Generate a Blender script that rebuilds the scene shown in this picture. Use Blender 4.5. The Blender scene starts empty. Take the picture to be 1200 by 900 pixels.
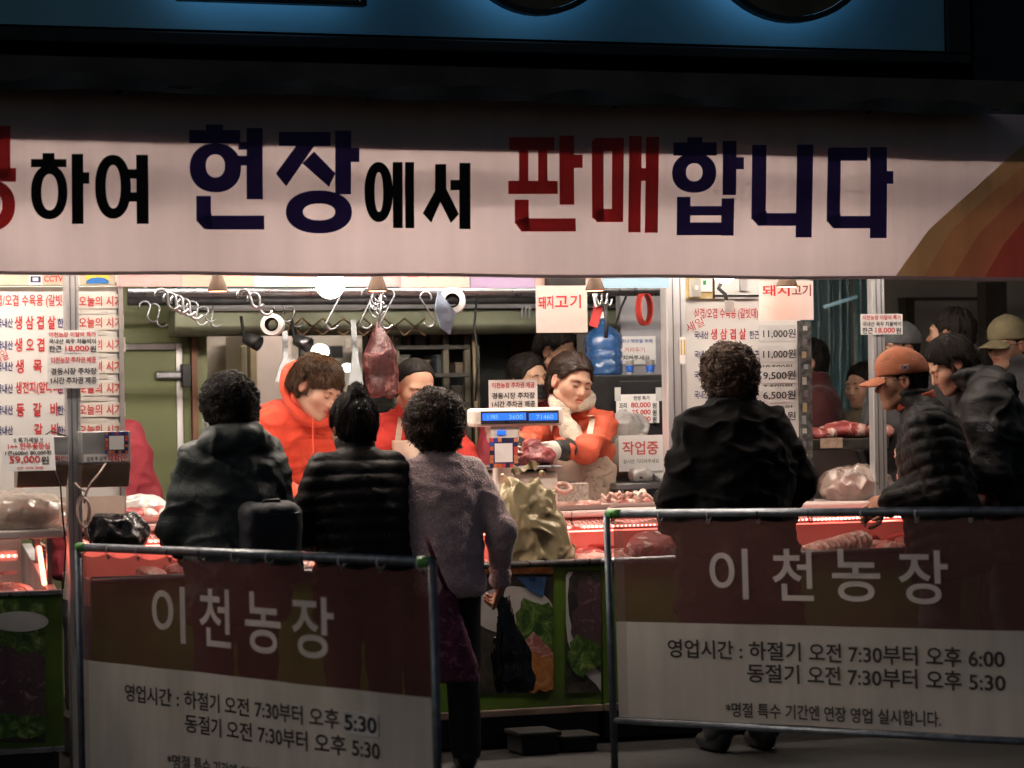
import bpy, math, random
import numpy as np
from mathutils import Matrix, Vector
random.seed(7); rng = np.random.default_rng(7)
SC = bpy.context.scene; COL = SC.collection
R = math.radians

# ------------------------------------------------------------------ camera
FPX = 3333.0                                  # focal length in pixels of a 1200 px wide frame (100 mm)
YAW, PITCH, ROLL = R(20), math.atan(15/3333), 0.016
_f0 = np.array([math.sin(YAW), math.cos(YAW), 0.0]); _u0 = np.array([math.cos(YAW), -math.sin(YAW), 0.0]); _z = np.array([0, 0, 1.0])
CF = _f0*math.cos(PITCH) + _z*math.sin(PITCH); _cu = -_f0*math.sin(PITCH) + _z*math.cos(PITCH)
CU = _u0*math.cos(ROLL) - _cu*math.sin(ROLL); CV = _cu*math.cos(ROLL) + _u0*math.sin(ROLL)
CAM = np.array([-4.0, -11.0, 1.45])
cd = bpy.data.cameras.new('camera'); co = bpy.data.objects.new('camera', cd); COL.objects.link(co)
cd.sensor_width = 36; cd.lens = FPX*36/1200; cd.clip_end = 500; cd.clip_start = .1
co.matrix_world = Matrix(((CU[0], CV[0], -CF[0], CAM[0]), (CU[1], CV[1], -CF[1], CAM[1]), (CU[2], CV[2], -CF[2], CAM[2]), (0, 0, 0, 1)))
cd.dof.use_dof = True; cd.dof.focus_distance = 12.2; cd.dof.aperture_fstop = 3.2
SC.camera = co
# ------------------------------------------------------------------ world, sun, exposure: a dim covered market street
W = bpy.data.worlds.new('World'); SC.world = W; W.use_nodes = True
nt = W.node_tree; bg = nt.nodes['Background']; sk = nt.nodes.new('ShaderNodeTexSky'); sk.sky_type = 'NISHITA'; sk.sun_disc = False
sk.sun_elevation = R(32); sk.sun_rotation = R(258); nt.links.new(sk.outputs[0], bg.inputs[0]); bg.inputs[1].default_value = 0.012
sl = bpy.data.lights.new('sun', 'SUN'); sl.energy = 0.21; sl.angle = R(25); sl.color = (1, .90, .80)
so = bpy.data.objects.new('sun', sl); COL.objects.link(so); so.rotation_euler = (R(60), 0, R(-78))
SC.view_settings.view_transform = 'Standard'; SC.view_settings.look = 'None'; SC.view_settings.gamma = 1; SC.view_settings.exposure = 0
SC.cycles.use_denoising = True; SC.cycles.max_bounces = 7; SC.cycles.transparent_max_bounces = 16
SC.cycles.sample_clamp_indirect = 4; SC.cycles.caustics_reflective = False; SC.cycles.caustics_refractive = False

# ------------------------------------------------------------------ pixel to place
def ray(px, py): return CF + CU*((px-600)/FPX) + CV*((450-py)/FPX)
def pd(px, py, d): return CAM + ray(px, py)*d
def at(px, py, Y): r = ray(px, py); return CAM + r*((Y-CAM[1])/r[1])
def atz(px, py, z): r = ray(px, py); return CAM + r*((z-CAM[2])/r[2])
def dep(p): return float(np.dot(np.asarray(p)-CAM, CF))
class Frame:
    """a plane: o origin, x right, y up, n towards the street"""
    def __init__(s, o, x, y=(0, 0, 1)):
        s.o = np.array(o, float); s.x = np.array(x, float)/np.linalg.norm(x); y = np.array(y, float); y = y - s.x*np.dot(y, s.x); s.y = y/np.linalg.norm(y); s.n = np.cross(s.x, s.y)
    def uv(s, px, py):
        r = ray(px, py); t = np.dot(s.o-CAM, s.n)/np.dot(r, s.n); p = CAM + r*t - s.o; return float(np.dot(p, s.x)), float(np.dot(p, s.y))
    def w(s, x, y, n=0.0): return s.o + s.x*x + s.y*y + s.n*n
def FY(Y): return Frame((0, Y, 0), (1, 0, 0))

# ------------------------------------------------------------------ materials
MATS = {}
def newmat(name):
    m = bpy.data.materials.new(name); m.use_nodes = True; MATS[name] = m
    return m, m.node_tree, m.node_tree.nodes['Principled BSDF']
def pm(name, col, rough=.6, metal=0.0, var=.18, vs=9.0, bump=0.0, bs=60.0, spec=.4, trans=0.0, alpha=1.0, sheen=0.0, det=3.0, dirt=None, stretch=None, ior=1.45, wrinkle=0.0, ws=7.0):
    if name in MATS: return MATS[name]
    m, t, b = newmat(name); N = t.nodes.new; L = t.links.new
    tc = N('ShaderNodeTexCoord'); mp = N('ShaderNodeMapping'); L(tc.outputs['Object'], mp.inputs[0])
    if stretch: mp.inputs['Scale'].default_value = stretch
    ns = N('ShaderNodeTexNoise'); ns.inputs['Scale'].default_value = vs; ns.inputs['Detail'].default_value = det; L(mp.outputs[0], ns.inputs['Vector'])
    cr = N('ShaderNodeValToRGB'); cr.color_ramp.elements[0].position = .3; cr.color_ramp.elements[1].position = .7
    cr.color_ramp.elements[0].color = tuple(max(0, c*(1-var)) for c in col)+(1,); cr.color_ramp.elements[1].color = tuple(min(1, c*(1+var)) for c in col)+(1,)
    L(ns.outputs[0], cr.inputs[0]); out = cr.outputs[0]
    if dirt:
        n2 = N('ShaderNodeTexNoise'); n2.inputs['Scale'].default_value = vs*.37; n2.inputs['Detail'].default_value = 6; L(mp.outputs[0], n2.inputs['Vector'])
        c2 = N('ShaderNodeValToRGB'); c2.color_ramp.elements[0].position = .5; c2.color_ramp.elements[1].position = .72; L(n2.outputs[0], c2.inputs[0])
        mx = N('ShaderNodeMix'); mx.data_type = 'RGBA'; L(c2.outputs[0], mx.inputs[0]); L(out, mx.inputs[6]); mx.inputs[7].default_value = tuple(dirt)+(1,); out = mx.outputs[2]
    L(out, b.inputs['Base Color'])
    rr = N('ShaderNodeMapRange'); rr.inputs[3].default_value = max(.02, rough-.1); rr.inputs[4].default_value = min(1, rough+.1); L(ns.outputs[0], rr.inputs[0]); L(rr.outputs[0], b.inputs['Roughness'])
    b.inputs['Metallic'].default_value = metal; b.inputs['Specular IOR Level'].default_value = spec; b.inputs['Transmission Weight'].default_value = trans; b.inputs['IOR'].default_value = ior
    b.inputs['Alpha'].default_value = alpha
    if sheen: b.inputs['Sheen Weight'].default_value = sheen
    if bump:
        nb = N('ShaderNodeTexNoise'); nb.inputs['Scale'].default_value = bs; nb.inputs['Detail'].default_value = 4; L(mp.outputs[0], nb.inputs['Vector'])
        bp = N('ShaderNodeBump'); bp.inputs['Strength'].default_value = bump; bp.inputs['Distance'].default_value = .01; L(nb.outputs[0], bp.inputs['Height']); L(bp.outputs[0], b.inputs['Normal'])
    if wrinkle:
        nw = N('ShaderNodeTexNoise'); nw.inputs['Scale'].default_value = ws; nw.inputs['Detail'].default_value = 3; nw.inputs['Distortion'].default_value = .8; L(mp.outputs[0], nw.inputs['Vector'])
        ab = N('ShaderNodeMath'); ab.operation = 'SUBTRACT'; ab.inputs[1].default_value = .5; L(nw.outputs[0], ab.inputs[0]); a2 = N('ShaderNodeMath'); a2.operation = 'ABSOLUTE'; L(ab.outputs[0], a2.inputs[0]); a3 = N('ShaderNodeMath'); a3.operation = 'POWER'; a3.inputs[1].default_value = .6; L(a2.outputs[0], a3.inputs[0])
        bw = N('ShaderNodeBump'); bw.inputs['Strength'].default_value = wrinkle; bw.inputs['Distance'].default_value = .035; L(a3.outputs[0], bw.inputs['Height']); L(bw.outputs[0], b.inputs['Normal'])
        if bump: L(bp.outputs[0], bw.inputs['Normal'])
    return m
def em(name, col, strength):
    if name in MATS: return MATS[name]
    m, t, b = newmat(name); b.inputs['Base Color'].default_value = tuple(col)+(1,); b.inputs['Emission Color'].default_value = tuple(col)+(1,); b.inputs['Emission Strength'].default_value = strength
    return m
def cloth_print(name, col, translucent, see_through, var=.1, vs=3.0, weave=900, rough=.7, dirt=.25):
    """banner vinyl / mesh: diffuse + translucent, partly see-through"""
    if name in MATS: return MATS[name]
    m, t, b = newmat(name); N = t.nodes.new; L = t.links.new; t.nodes.remove(b); out = t.nodes['Material Output']
    tc = N('ShaderNodeTexCoord'); ns = N('ShaderNodeTexNoise'); ns.inputs['Scale'].default_value = vs; ns.inputs['Detail'].default_value = 6; L(tc.outputs['Object'], ns.inputs['Vector'])
    mp = N('ShaderNodeMapping'); mp.inputs['Scale'].default_value = (5, 5, .5); L(tc.outputs['Object'], mp.inputs[0])
    n2 = N('ShaderNodeTexNoise'); n2.inputs['Scale'].default_value = 2.2; n2.inputs['Detail'].default_value = 7; L(mp.outputs[0], n2.inputs['Vector'])
    ad = N('ShaderNodeMath'); ad.operation = 'MULTIPLY'; L(ns.outputs[0], ad.inputs[0]); L(n2.outputs[0], ad.inputs[1])
    cr = N('ShaderNodeValToRGB'); cr.color_ramp.elements[0].position = .08; cr.color_ramp.elements[1].position = .42
    cr.color_ramp.elements[0].color = tuple(c*(1-dirt) for c in col)+(1,); cr.color_ramp.elements[1].color = tuple(min(1, c*(1+var)) for c in col)+(1,); L(ad.outputs[0], cr.inputs[0])
    wv = N('ShaderNodeTexNoise'); wv.inputs['Scale'].default_value = weave; L(tc.outputs['Object'], wv.inputs['Vector'])
    bp = N('ShaderNodeBump'); bp.inputs['Strength'].default_value = .12; bp.inputs['Distance'].default_value = .002; L(wv.outputs[0], bp.inputs['Height'])
    d = N('ShaderNodeBsdfDiffuse'); L(cr.outputs[0], d.inputs[0]); L(bp.outputs[0], d.inputs['Normal'])
    g = N('ShaderNodeBsdfGlossy'); g.inputs['Roughness'].default_value = .45
    tl = N('ShaderNodeBsdfTranslucent'); L(cr.outputs[0], tl.inputs[0])
    m1 = N('ShaderNodeMixShader'); m1.inputs[0].default_value = translucent; L(d.outputs[0], m1.inputs[1]); L(tl.outputs[0], m1.inputs[2])
    m2 = N('ShaderNodeMixShader'); m2.inputs[0].default_value = .03; L(m1.outputs[0], m2.inputs[1]); L(g.outputs[0], m2.inputs[2])
    tr = N('ShaderNodeBsdfTransparent'); m3 = N('ShaderNodeMixShader'); m3.inputs[0].default_value = see_through; L(m2.outputs[0], m3.inputs[1]); L(tr.outputs[0], m3.inputs[2])
    L(m3.outputs[0], out.inputs[0]); return m
def film(name, col, see=.55, rough=.18, var=.2, tl=.25):
    """thin plastic film: see-through, glossy on its creases"""
    if name in MATS: return MATS[name]
    m, t, b = newmat(name); N = t.nodes.new; L = t.links.new; out = t.nodes['Material Output']; t.nodes.remove(b)
    tc = N('ShaderNodeTexCoord'); ns = N('ShaderNodeTexNoise'); ns.inputs['Scale'].default_value = 18; ns.inputs['Detail'].default_value = 5; L(tc.outputs['Object'], ns.inputs['Vector'])
    bp = N('ShaderNodeBump'); bp.inputs['Strength'].default_value = .6; bp.inputs['Distance'].default_value = .02; L(ns.outputs[0], bp.inputs['Height'])
    d = N('ShaderNodeBsdfDiffuse'); d.inputs[0].default_value = tuple(col)+(1,); L(bp.outputs[0], d.inputs['Normal'])
    t2 = N('ShaderNodeBsdfTranslucent'); t2.inputs[0].default_value = tuple(col)+(1,)
    a = N('ShaderNodeMixShader'); a.inputs[0].default_value = tl; L(d.outputs[0], a.inputs[1]); L(t2.outputs[0], a.inputs[2])
    tr = N('ShaderNodeBsdfTransparent'); tr.inputs[0].default_value = (.96, .95, .94, 1)
    m1 = N('ShaderNodeMixShader'); L(a.outputs[0], m1.inputs[1]); L(tr.outputs[0], m1.inputs[2])
    mr = N('ShaderNodeMapRange'); mr.inputs[3].default_value = max(0, see-var); mr.inputs[4].default_value = min(1, see+var); L(ns.outputs[0], mr.inputs[0]); L(mr.outputs[0], m1.inputs[0])
    g = N('ShaderNodeBsdfGlossy'); g.inputs['Roughness'].default_value = rough; L(bp.outputs[0], g.inputs['Normal'])
    lw = N('ShaderNodeLayerWeight'); lw.inputs[0].default_value = .35; L(bp.outputs[0], lw.inputs['Normal'])
    ml = N('ShaderNodeMath'); ml.operation = 'MULTIPLY_ADD'; ml.inputs[1].default_value = .5; ml.inputs[2].default_value = .06; L(lw.outputs['Facing'], ml.inputs[0])
    m2 = N('ShaderNodeMixShader'); L(ml.outputs[0], m2.inputs[0]); L(m1.outputs[0], m2.inputs[1]); L(g.outputs[0], m2.inputs[2]); L(m2.outputs[0], out.inputs[0]); return m
def vcol(name, rough=.5, sss=.0, bump=.0, bs=200, spec=.4, var=.1, vs=30, sheen=0):
    """colour comes from the mesh's own colour attribute (skin, lips, printed card)"""
    if name in MATS: return MATS[name]
    m, t, b = newmat(name); N = t.nodes.new; L = t.links.new
    at_ = N('ShaderNodeVertexColor'); at_.layer_name = 'Col'; tc = N('ShaderNodeTexCoord')
    ns = N('ShaderNodeTexNoise'); ns.inputs['Scale'].default_value = vs; ns.inputs['Detail'].default_value = 5; L(tc.outputs['Object'], ns.inputs['Vector'])
    mr = N('ShaderNodeMapRange'); mr.inputs[3].default_value = 1-var; mr.inputs[4].default_value = 1+var; L(ns.outputs[0], mr.inputs[0])
    mx = N('ShaderNodeMix'); mx.data_type = 'RGBA'; mx.blend_type = 'MULTIPLY'; mx.inputs[0].default_value = 1; L(at_.outputs[0], mx.inputs[6]); L(mr.outputs[0], mx.inputs[7]); L(mx.outputs[2], b.inputs['Base Color'])
    b.inputs['Roughness'].default_value = rough; b.inputs['Specular IOR Level'].default_value = spec
    if sheen: b.inputs['Sheen Weight'].default_value = sheen
    if sss: b.inputs['Subsurface Weight'].default_value = sss; b.inputs['Subsurface Radius'].default_value = (.012, .005, .003); b.inputs['Subsurface Scale'].default_value = 1.0
    if bump:
        nb = N('ShaderNodeTexNoise'); nb.inputs['Scale'].default_value = bs; L(tc.outputs['Object'], nb.inputs['Vector'])
        bp = N('ShaderNodeBump'); bp.inputs['Strength'].default_value = bump; bp.inputs['Distance'].default_value = .004; L(nb.outputs[0], bp.inputs['Height']); L(bp.outputs[0], b.inputs['Normal'])
    return m
def meat_mat(name, lean, fat, amount=.5, scale=16, rough=.4):
    if name in MATS: return MATS[name]
    m, t, b = newmat(name); N = t.nodes.new; L = t.links.new
    tc = N('ShaderNodeTexCoord'); n0 = N('ShaderNodeTexNoise'); n0.inputs['Scale'].default_value = scale*.4; n0.inputs['Detail'].default_value = 4; L(tc.outputs['Object'], n0.inputs['Vector'])
    mm = N('ShaderNodeMix'); mm.data_type = 'VECTOR'; mm.inputs[0].default_value = .25; L(tc.outputs['Object'], mm.inputs[4]); L(n0.outputs[1], mm.inputs[5])
    ns = N('ShaderNodeTexNoise'); ns.inputs['Scale'].default_value = scale; ns.inputs['Detail'].default_value = 7; ns.inputs['Roughness'].default_value = .6; L(mm.outputs[1], ns.inputs['Vector'])
    cr = N('ShaderNodeValToRGB'); e = cr.color_ramp.elements; e[0].position = .30; e[0].color = tuple(c*.45 for c in lean)+(1,); e[1].position = .5; e[1].color = tuple(lean)+(1,)
    x = e.new(.57-.06*amount); x.color = tuple(lean)+(1,); y = e.new(.67-.1*amount); y.color = tuple(fat)+(1,); L(ns.outputs[0], cr.inputs[0]); L(cr.outputs[0], b.inputs['Base Color'])
    b.inputs['Roughness'].default_value = rough; b.inputs['Specular IOR Level'].default_value = .6; b.inputs['Subsurface Weight'].default_value = .0
    bp = N('ShaderNodeBump'); bp.inputs['Strength'].default_value = .8; bp.inputs['Distance'].default_value = .02; L(ns.outputs[0], bp.inputs['Height']); L(bp.outputs[0], b.inputs['Normal']); return m

# ------------------------------------------------------------------ objects
def tag(o, label=None, cat=None, group=None, kind=None):
    if label: o['label'] = label
    if cat: o['category'] = cat
    if group: o['group'] = group
    if kind: o['kind'] = kind
    return o
def thing(name, label, cat, loc=(0, 0, 0), group=None):
    o = bpy.data.objects.new(name, None); COL.objects.link(o); o.empty_display_size = .1; o.location = [float(x) for x in loc]
    return tag(o, label, cat, group)
def wloc(o):
    p = np.array(o.location); 
    while o.parent: o = o.parent; p = p + np.array(o.location)
    return p
def link(name, me, mat, parent=None):
    o = bpy.data.objects.new(name, me); COL.objects.link(o)
    if mat is not None:
        me.materials.clear()
        for x in (mat if isinstance(mat, (list, tuple)) else [mat]): me.materials.append(x)
    if parent: o.parent = parent
    return o
class MB:
    """collects faces in world coordinates"""
    def __init__(s): s.v = []; s.f = []; s.mi = []
    def add(s, v, f, mi=0):
        k = len(s.v); s.v += [tuple(map(float, p)) for p in v]; s.f += [tuple(i+k for i in q) for q in f]; s.mi += [mi]*len(f); return s
    def box(s, lo, hi, mi=0, fr=None):
        (a, b, c), (d, e, g) = lo, hi
        v = [(a, b, c), (d, b, c), (d, e, c), (a, e, c), (a, b, g), (d, b, g), (d, e, g), (a, e, g)]
        if fr is not None: v = [fr.w(p[0], p[1], p[2]) for p in v]
        return s.add(v, [(0, 3, 2, 1), (4, 5, 6, 7), (0, 1, 5, 4), (1, 2, 6, 5), (2, 3, 7, 6), (3, 0, 4, 7)], mi)
    def hexa(s, v8, mi=0):
        return s.add(v8, [(0, 3, 2, 1), (4, 5, 6, 7), (0, 1, 5, 4), (1, 2, 6, 5), (2, 3, 7, 6), (3, 0, 4, 7)], mi)
    def cyl(s, a, b, r0, r1=None, n=12, cap=True, mi=0):
        r1 = r0 if r1 is None else r1; a = np.array(a, float); b = np.array(b, float); d = (b-a)/max(1e-9, np.linalg.norm(b-a))
        x = np.cross(d, (0, 0, 1) if abs(d[2]) < .9 else (1, 0, 0)); x /= np.linalg.norm(x); y = np.cross(d, x)
        v = []
        for c, r in ((a, r0), (b, r1)):
            for i in range(n): t = 2*math.pi*i/n; v.append(c+(x*math.cos(t)+y*math.sin(t))*r)
        f = [(i, (i+1) % n, n+(i+1) % n, n+i) for i in range(n)]
        if cap: f += [tuple(range(n-1, -1, -1)), tuple(range(n, 2*n))]
        return s.add(v, f, mi)
    def tube(s, pts, r, n=8, mi=0, closed=False):
        pts = [np.array(p, float) for p in pts]; m = len(pts); rr = r if hasattr(r, '__len__') else [r]*m; v = []; px = None
        for i, p in enumerate(pts):
            if closed: d = pts[(i+1) % m]-pts[i-1]
            else: d = pts[min(i+1, m-1)]-pts[max(i-1, 0)]
            d = d/max(1e-9, np.linalg.norm(d))
            if px is None: px = np.cross(d, (0, 0, 1) if abs(d[2]) < .9 else (1, 0, 0))
            px = px-d*np.dot(px, d); px /= max(1e-9, np.linalg.norm(px)); py_ = np.cross(d, px)
            for k in range(n): t = 2*math.pi*k/n; v.append(p+(px*math.cos(t)+py_*math.sin(t))*rr[i])
        f = []
        for i in range(m if closed else m-1):
            j = (i+1) % m
            for k in range(n): f.append((i*n+k, i*n+(k+1) % n, j*n+(k+1) % n, j*n+k))
        if not closed: f += [tuple(range(n-1, -1, -1)), tuple((m-1)*n+k for k in range(n))]
        return s.add(v, f, mi)
    def lathe(s, c, prof, n=20, mi=0, axis=(0, 0, 1), cap=True):
        c = np.array(c, float); d = np.array(axis, float); d /= np.linalg.norm(d); x = np.cross(d, (0, 0, 1) if abs(d[2]) < .9 else (1, 0, 0)); x /= np.linalg.norm(x); y = np.cross(d, x); v = []
        for r, h in prof:
            for i in range(n): t = 2*math.pi*i/n; v.append(c+d*h+(x*math.cos(t)+y*math.sin(t))*r)
        f = []
        for k in range(len(prof)-1):
            for i in range(n): f.append((k*n+i, k*n+(i+1) % n, (k+1)*n+(i+1) % n, (k+1)*n+i))
        if cap: f += [tuple(range(n-1, -1, -1)), tuple((len(prof)-1)*n+i for i in range(n))]
        return s.add(v, f, mi)
    def quad(s, a, b, c, d, mi=0): return s.add([a, b, c, d], [(0, 1, 2, 3)], mi)
    def poly(s, pts, mi=0): return s.add(pts, [tuple(range(len(pts)))], mi)
    def prism(s, pts, off, mi=0):
        n = len(pts); off = np.array(off, float); v = [np.array(p, float) for p in pts]; v += [p+off for p in v]
        return s.add(v, [tuple(range(n)), tuple(range(2*n-1, n-1, -1))]+[((i+1) % n, i, n+i, n+(i+1) % n) for i in range(n)], mi)
    def grid(s, fn, nu, nv, mi=0):
        v = [fn(i/nu, j/nv) for j in range(nv+1) for i in range(nu+1)]
        return s.add(v, [(j*(nu+1)+i, j*(nu+1)+i+1, (j+1)*(nu+1)+i+1, (j+1)*(nu+1)+i) for j in range(nv) for i in range(nu)], mi)
    def obj(s, name, mat, parent=None, smooth=False, bevel=0.0, solid=0.0, origin=None, flat_angle=None):
        base = wloc(parent) if parent else np.zeros(3)
        loc = np.zeros(3)
        if origin is not None: loc = np.array(origin, float)-base
        v = (np.array(s.v)-base-loc).tolist()
        me = bpy.data.meshes.new(name); me.from_pydata(v, [], s.f); me.validate()
        if len(set(s.mi)) > 1 and len(me.polygons) == len(s.mi): me.polygons.foreach_set('material_index', s.mi)
        if smooth: me.polygons.foreach_set('use_smooth', [True]*len(me.polygons))
        o = link(name, me, mat, parent); o.location = loc.tolist()
        if bevel: md = o.modifiers.new('b', 'BEVEL'); md.width = bevel; md.segments = 2; md.limit_method = 'ANGLE'; md.harden_normals = False
        if solid: md = o.modifiers.new('s', 'SOLIDIFY'); md.thickness = solid
        me.update(); return o
def B(lo, hi): return MB().box(lo, hi)
def dup(root, delta, label=None, names=None):
    """copy of a thing with its parts and sub-parts, moved by delta"""
    r = root.copy(); COL.objects.link(r); r.location = [a+float(b) for a, b in zip(root.location, delta)]
    if label: r['label'] = label
    for ch in root.children:
        c = ch.copy(); COL.objects.link(c); c.parent = r
        for g in ch.children: d = g.copy(); COL.objects.link(d); d.parent = c
    return r
def S(o): o['kind'] = 'structure'; return o

# ------------------------------------------------------------------ lettering
_tc = {}
def tmesh(s, bold=0.0, res=3):
    k = (s, bold, res)
    if k in _tc: return _tc[k]
    ts = bpy.data.scenes.get('lettering_bench')
    if ts is None:
        ts = bpy.data.scenes.new('lettering_bench'); c = bpy.data.curves.new('bench_text', 'FONT'); o = bpy.data.objects.new('bench_text', c); ts.collection.objects.link(o)
    o = ts.collection.objects[0]; c = o.data; c.body = s; c.offset = bold; c.resolution_u = res; vl = ts.view_layers[0]; vl.update()
    me = bpy.data.meshes.new_from_object(o.evaluated_get(vl.depsgraph))
    V = np.zeros(len(me.vertices)*3); me.vertices.foreach_get('co', V); V = V.reshape(-1, 3); Fc = [tuple(p.vertices) for p in me.polygons]
    bpy.data.meshes.remove(me); _tc[k] = (V, Fc); return _tc[k]
def fit(mb, fr, s, x0, y0, x1, y1, n=.002, bold=0.0, res=3, rot=0.0, mi=0, fn=None):
    """lettering filling the box x0..x1, y0..y1 (frame metres)"""
    V, Fc = tmesh(s, bold, res)
    if not len(V): return
    lo = V.min(0); hi = V.max(0); u = (V[:, 0]-lo[0])/(hi[0]-lo[0])*(x1-x0); w = (V[:, 1]-lo[1])/max(1e-6, hi[1]-lo[1])*(y1-y0)
    cx, cy = (x1-x0)/2, (y1-y0)/2; c, sn = math.cos(rot), math.sin(rot); u, w = cx+(u-cx)*c-(w-cy)*sn, cy+(u-cx)*sn+(w-cy)*c
    mb.add([fr.w(x0+a, y0+b, n) for a, b in zip(u, w)], Fc, mi)
def fitpx(mb, fr, s, x0, y0, x1, y1, slope=0.0, **k):
    """the same with the box given in photograph pixels; slope: how much lower the right end lies"""
    ym = (y0+y1)/2; a = fr.uv(x0, ym); b = fr.uv(x1, ym+slope); xm = (x0+x1)/2
    h = abs(fr.uv(xm, y0+slope/2)[1]-fr.uv(xm, y1+slope/2)[1]); yc = (a[1]+b[1])/2
    fit(mb, fr, s, a[0], yc-h/2, b[0], yc+h/2, **k)
def lettering(fr, items, mat, parent, name='lettering', **k):
    mb = MB()
    for it in items: fitpx(mb, fr, *it, **k)
    o = mb.obj(name, mat, parent); o['kind'] = 'stuff'; return o

# ------------------------------------------------------------------ implicit surfaces
_lat = rng.random((32, 32, 32)).astype(np.float32)
def vn(P, f):
    q = P*f+100.0; i = np.floor(q).astype(np.int32); t = (q-i).astype(np.float32); t = t*t*(3-2*t); i &= 31; j = (i+1) & 31
    a = _lat
    def g(x, y, z): return a[x, y, z]
    x0, y0, z0 = i.T; x1, y1, z1 = j.T; tx, ty, tz = t.T
    c00 = g(x0, y0, z0)*(1-tx)+g(x1, y0, z0)*tx; c10 = g(x0, y1, z0)*(1-tx)+g(x1, y1, z0)*tx
    c01 = g(x0, y0, z1)*(1-tx)+g(x1, y0, z1)*tx; c11 = g(x0, y1, z1)*(1-tx)+g(x1, y1, z1)*tx
    return ((c00*(1-ty)+c10*ty)*(1-tz)+(c01*(1-ty)+c11*ty)*tz)-.5
def fbm(P, f, o=3):
    r = 0; a = 1
    for k in range(o): r = r+a*vn(P+k*17.3, f*2**k); a *= .5
    return r
def smin(a, b, k): h = np.clip(.5+.5*(b-a)/k, 0, 1); return b+(a-b)*h-k*h*(1-h)
def smax(a, b, k): return -smin(-a, -b, k)
def rc(P, a, b, ra, rb):
    a = np.asarray(a, np.float32); b = np.asarray(b, np.float32); ba = b-a; t = np.clip(((P-a)@ba)/max(1e-9, float(ba@ba)), 0, 1)
    return np.linalg.norm(P-a-t[:, None]*ba, axis=1)-(ra+(rb-ra)*t)
def el(P, c, r):
    r = np.asarray(r, np.float32); q = (P-np.asarray(c, np.float32))/r; k0 = np.linalg.norm(q, axis=1); k1 = np.linalg.norm(q/r, axis=1); return k0*(k0-1)/np.maximum(k1, 1e-6)
def sp(P, c, r): return np.linalg.norm(P-np.asarray(c, np.float32), axis=1)-r
_ED = [((0,0,0),(1,0,0)),((0,1,0),(1,1,0)),((0,0,1),(1,0,1)),((0,1,1),(1,1,1)),((0,0,0),(0,1,0)),((1,0,0),(1,1,0)),((0,0,1),(0,1,1)),((1,0,1),(1,1,1)),((0,0,0),(0,0,1)),((1,0,0),(1,0,1)),((0,1,0),(0,1,1)),((1,1,0),(1,1,1))]
def snet(fn, lo, hi, h):
    lo = np.asarray(lo, float); hi = np.asarray(hi, float); n = np.ceil((hi-lo)/h).astype(int)+1
    ax = [lo[i]+np.arange(n[i])*h for i in range(3)]; P = np.stack(np.meshgrid(*ax, indexing='ij'), -1).reshape(-1, 3).astype(np.float32)
    F = np.concatenate([fn(P[i:i+400000]) for i in range(0, len(P), 400000)]).reshape(n)
    Sg = F < 0; c = sum(Sg[a:n[0]-1+a, b:n[1]-1+b, d:n[2]-1+d].astype(np.int8) for a in (0, 1) for b in (0, 1) for d in (0, 1))
    act = (c > 0) & (c < 8); I = np.argwhere(act); idx = -np.ones(act.shape, int); idx[act] = np.arange(len(I))
    acc = np.zeros((len(I), 3)); cnt = np.zeros(len(I))
    for a, b in _ED:
        a = np.array(a); b = np.array(b); fa = F[tuple((I+a).T)]; fb = F[tuple((I+b).T)]; m = (fa < 0) != (fb < 0); t = np.where(m, fa/np.where(fa == fb, 1, fa-fb), 0)
        acc[m] += (a+t[:, None]*(b-a))[m]; cnt[m] += 1
    V = lo+(I+acc/np.maximum(cnt, 1)[:, None])*h; Q = []
    for axx in range(3):
        p, q = (axx+1) % 3, (axx+2) % 3
        sl0 = [slice(1, -1)]*3; sl1 = [slice(1, -1)]*3; sl0[axx] = slice(0, -1); sl1[axx] = slice(1, None)
        A = Sg[tuple(sl0)]; Bv = Sg[tuple(sl1)]; J = np.argwhere(A != Bv); off = np.ones(3, int); off[axx] = 0; J2 = J+off
        ep = np.zeros(3, int); ep[p] = 1; eq = np.zeros(3, int); eq[q] = 1
        quad = np.stack([idx[tuple((J2-ep-eq).T)], idx[tuple((J2-eq).T)], idx[tuple(J2.T)], idx[tuple((J2-ep).T)]], 1)
        fl = ~A[tuple(J.T)]; quad[fl] = quad[fl][:, ::-1]; Q.append(quad)
    return V, np.concatenate(Q)
def vnorm(V, Q):
    nf = np.cross(V[Q[:, 2]]-V[Q[:, 0]], V[Q[:, 3]]-V[Q[:, 1]]); N = np.zeros_like(V)
    for k in range(4): np.add.at(N, Q[:, k], nf)
    return N/np.maximum(np.linalg.norm(N, axis=1), 1e-9)[:, None]
def relax(V, Q, it=1, w=.5):
    for _ in range(it):
        A = np.zeros_like(V); c = np.zeros(len(V))
        for k in range(4):
            for m in (1, 3): np.add.at(A, Q[:, k], V[Q[:, (k+m) % 4]]); np.add.at(c, Q[:, k], 1)
        V = V*(1-w)+A/np.maximum(c, 1)[:, None]*w
    return V
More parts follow.
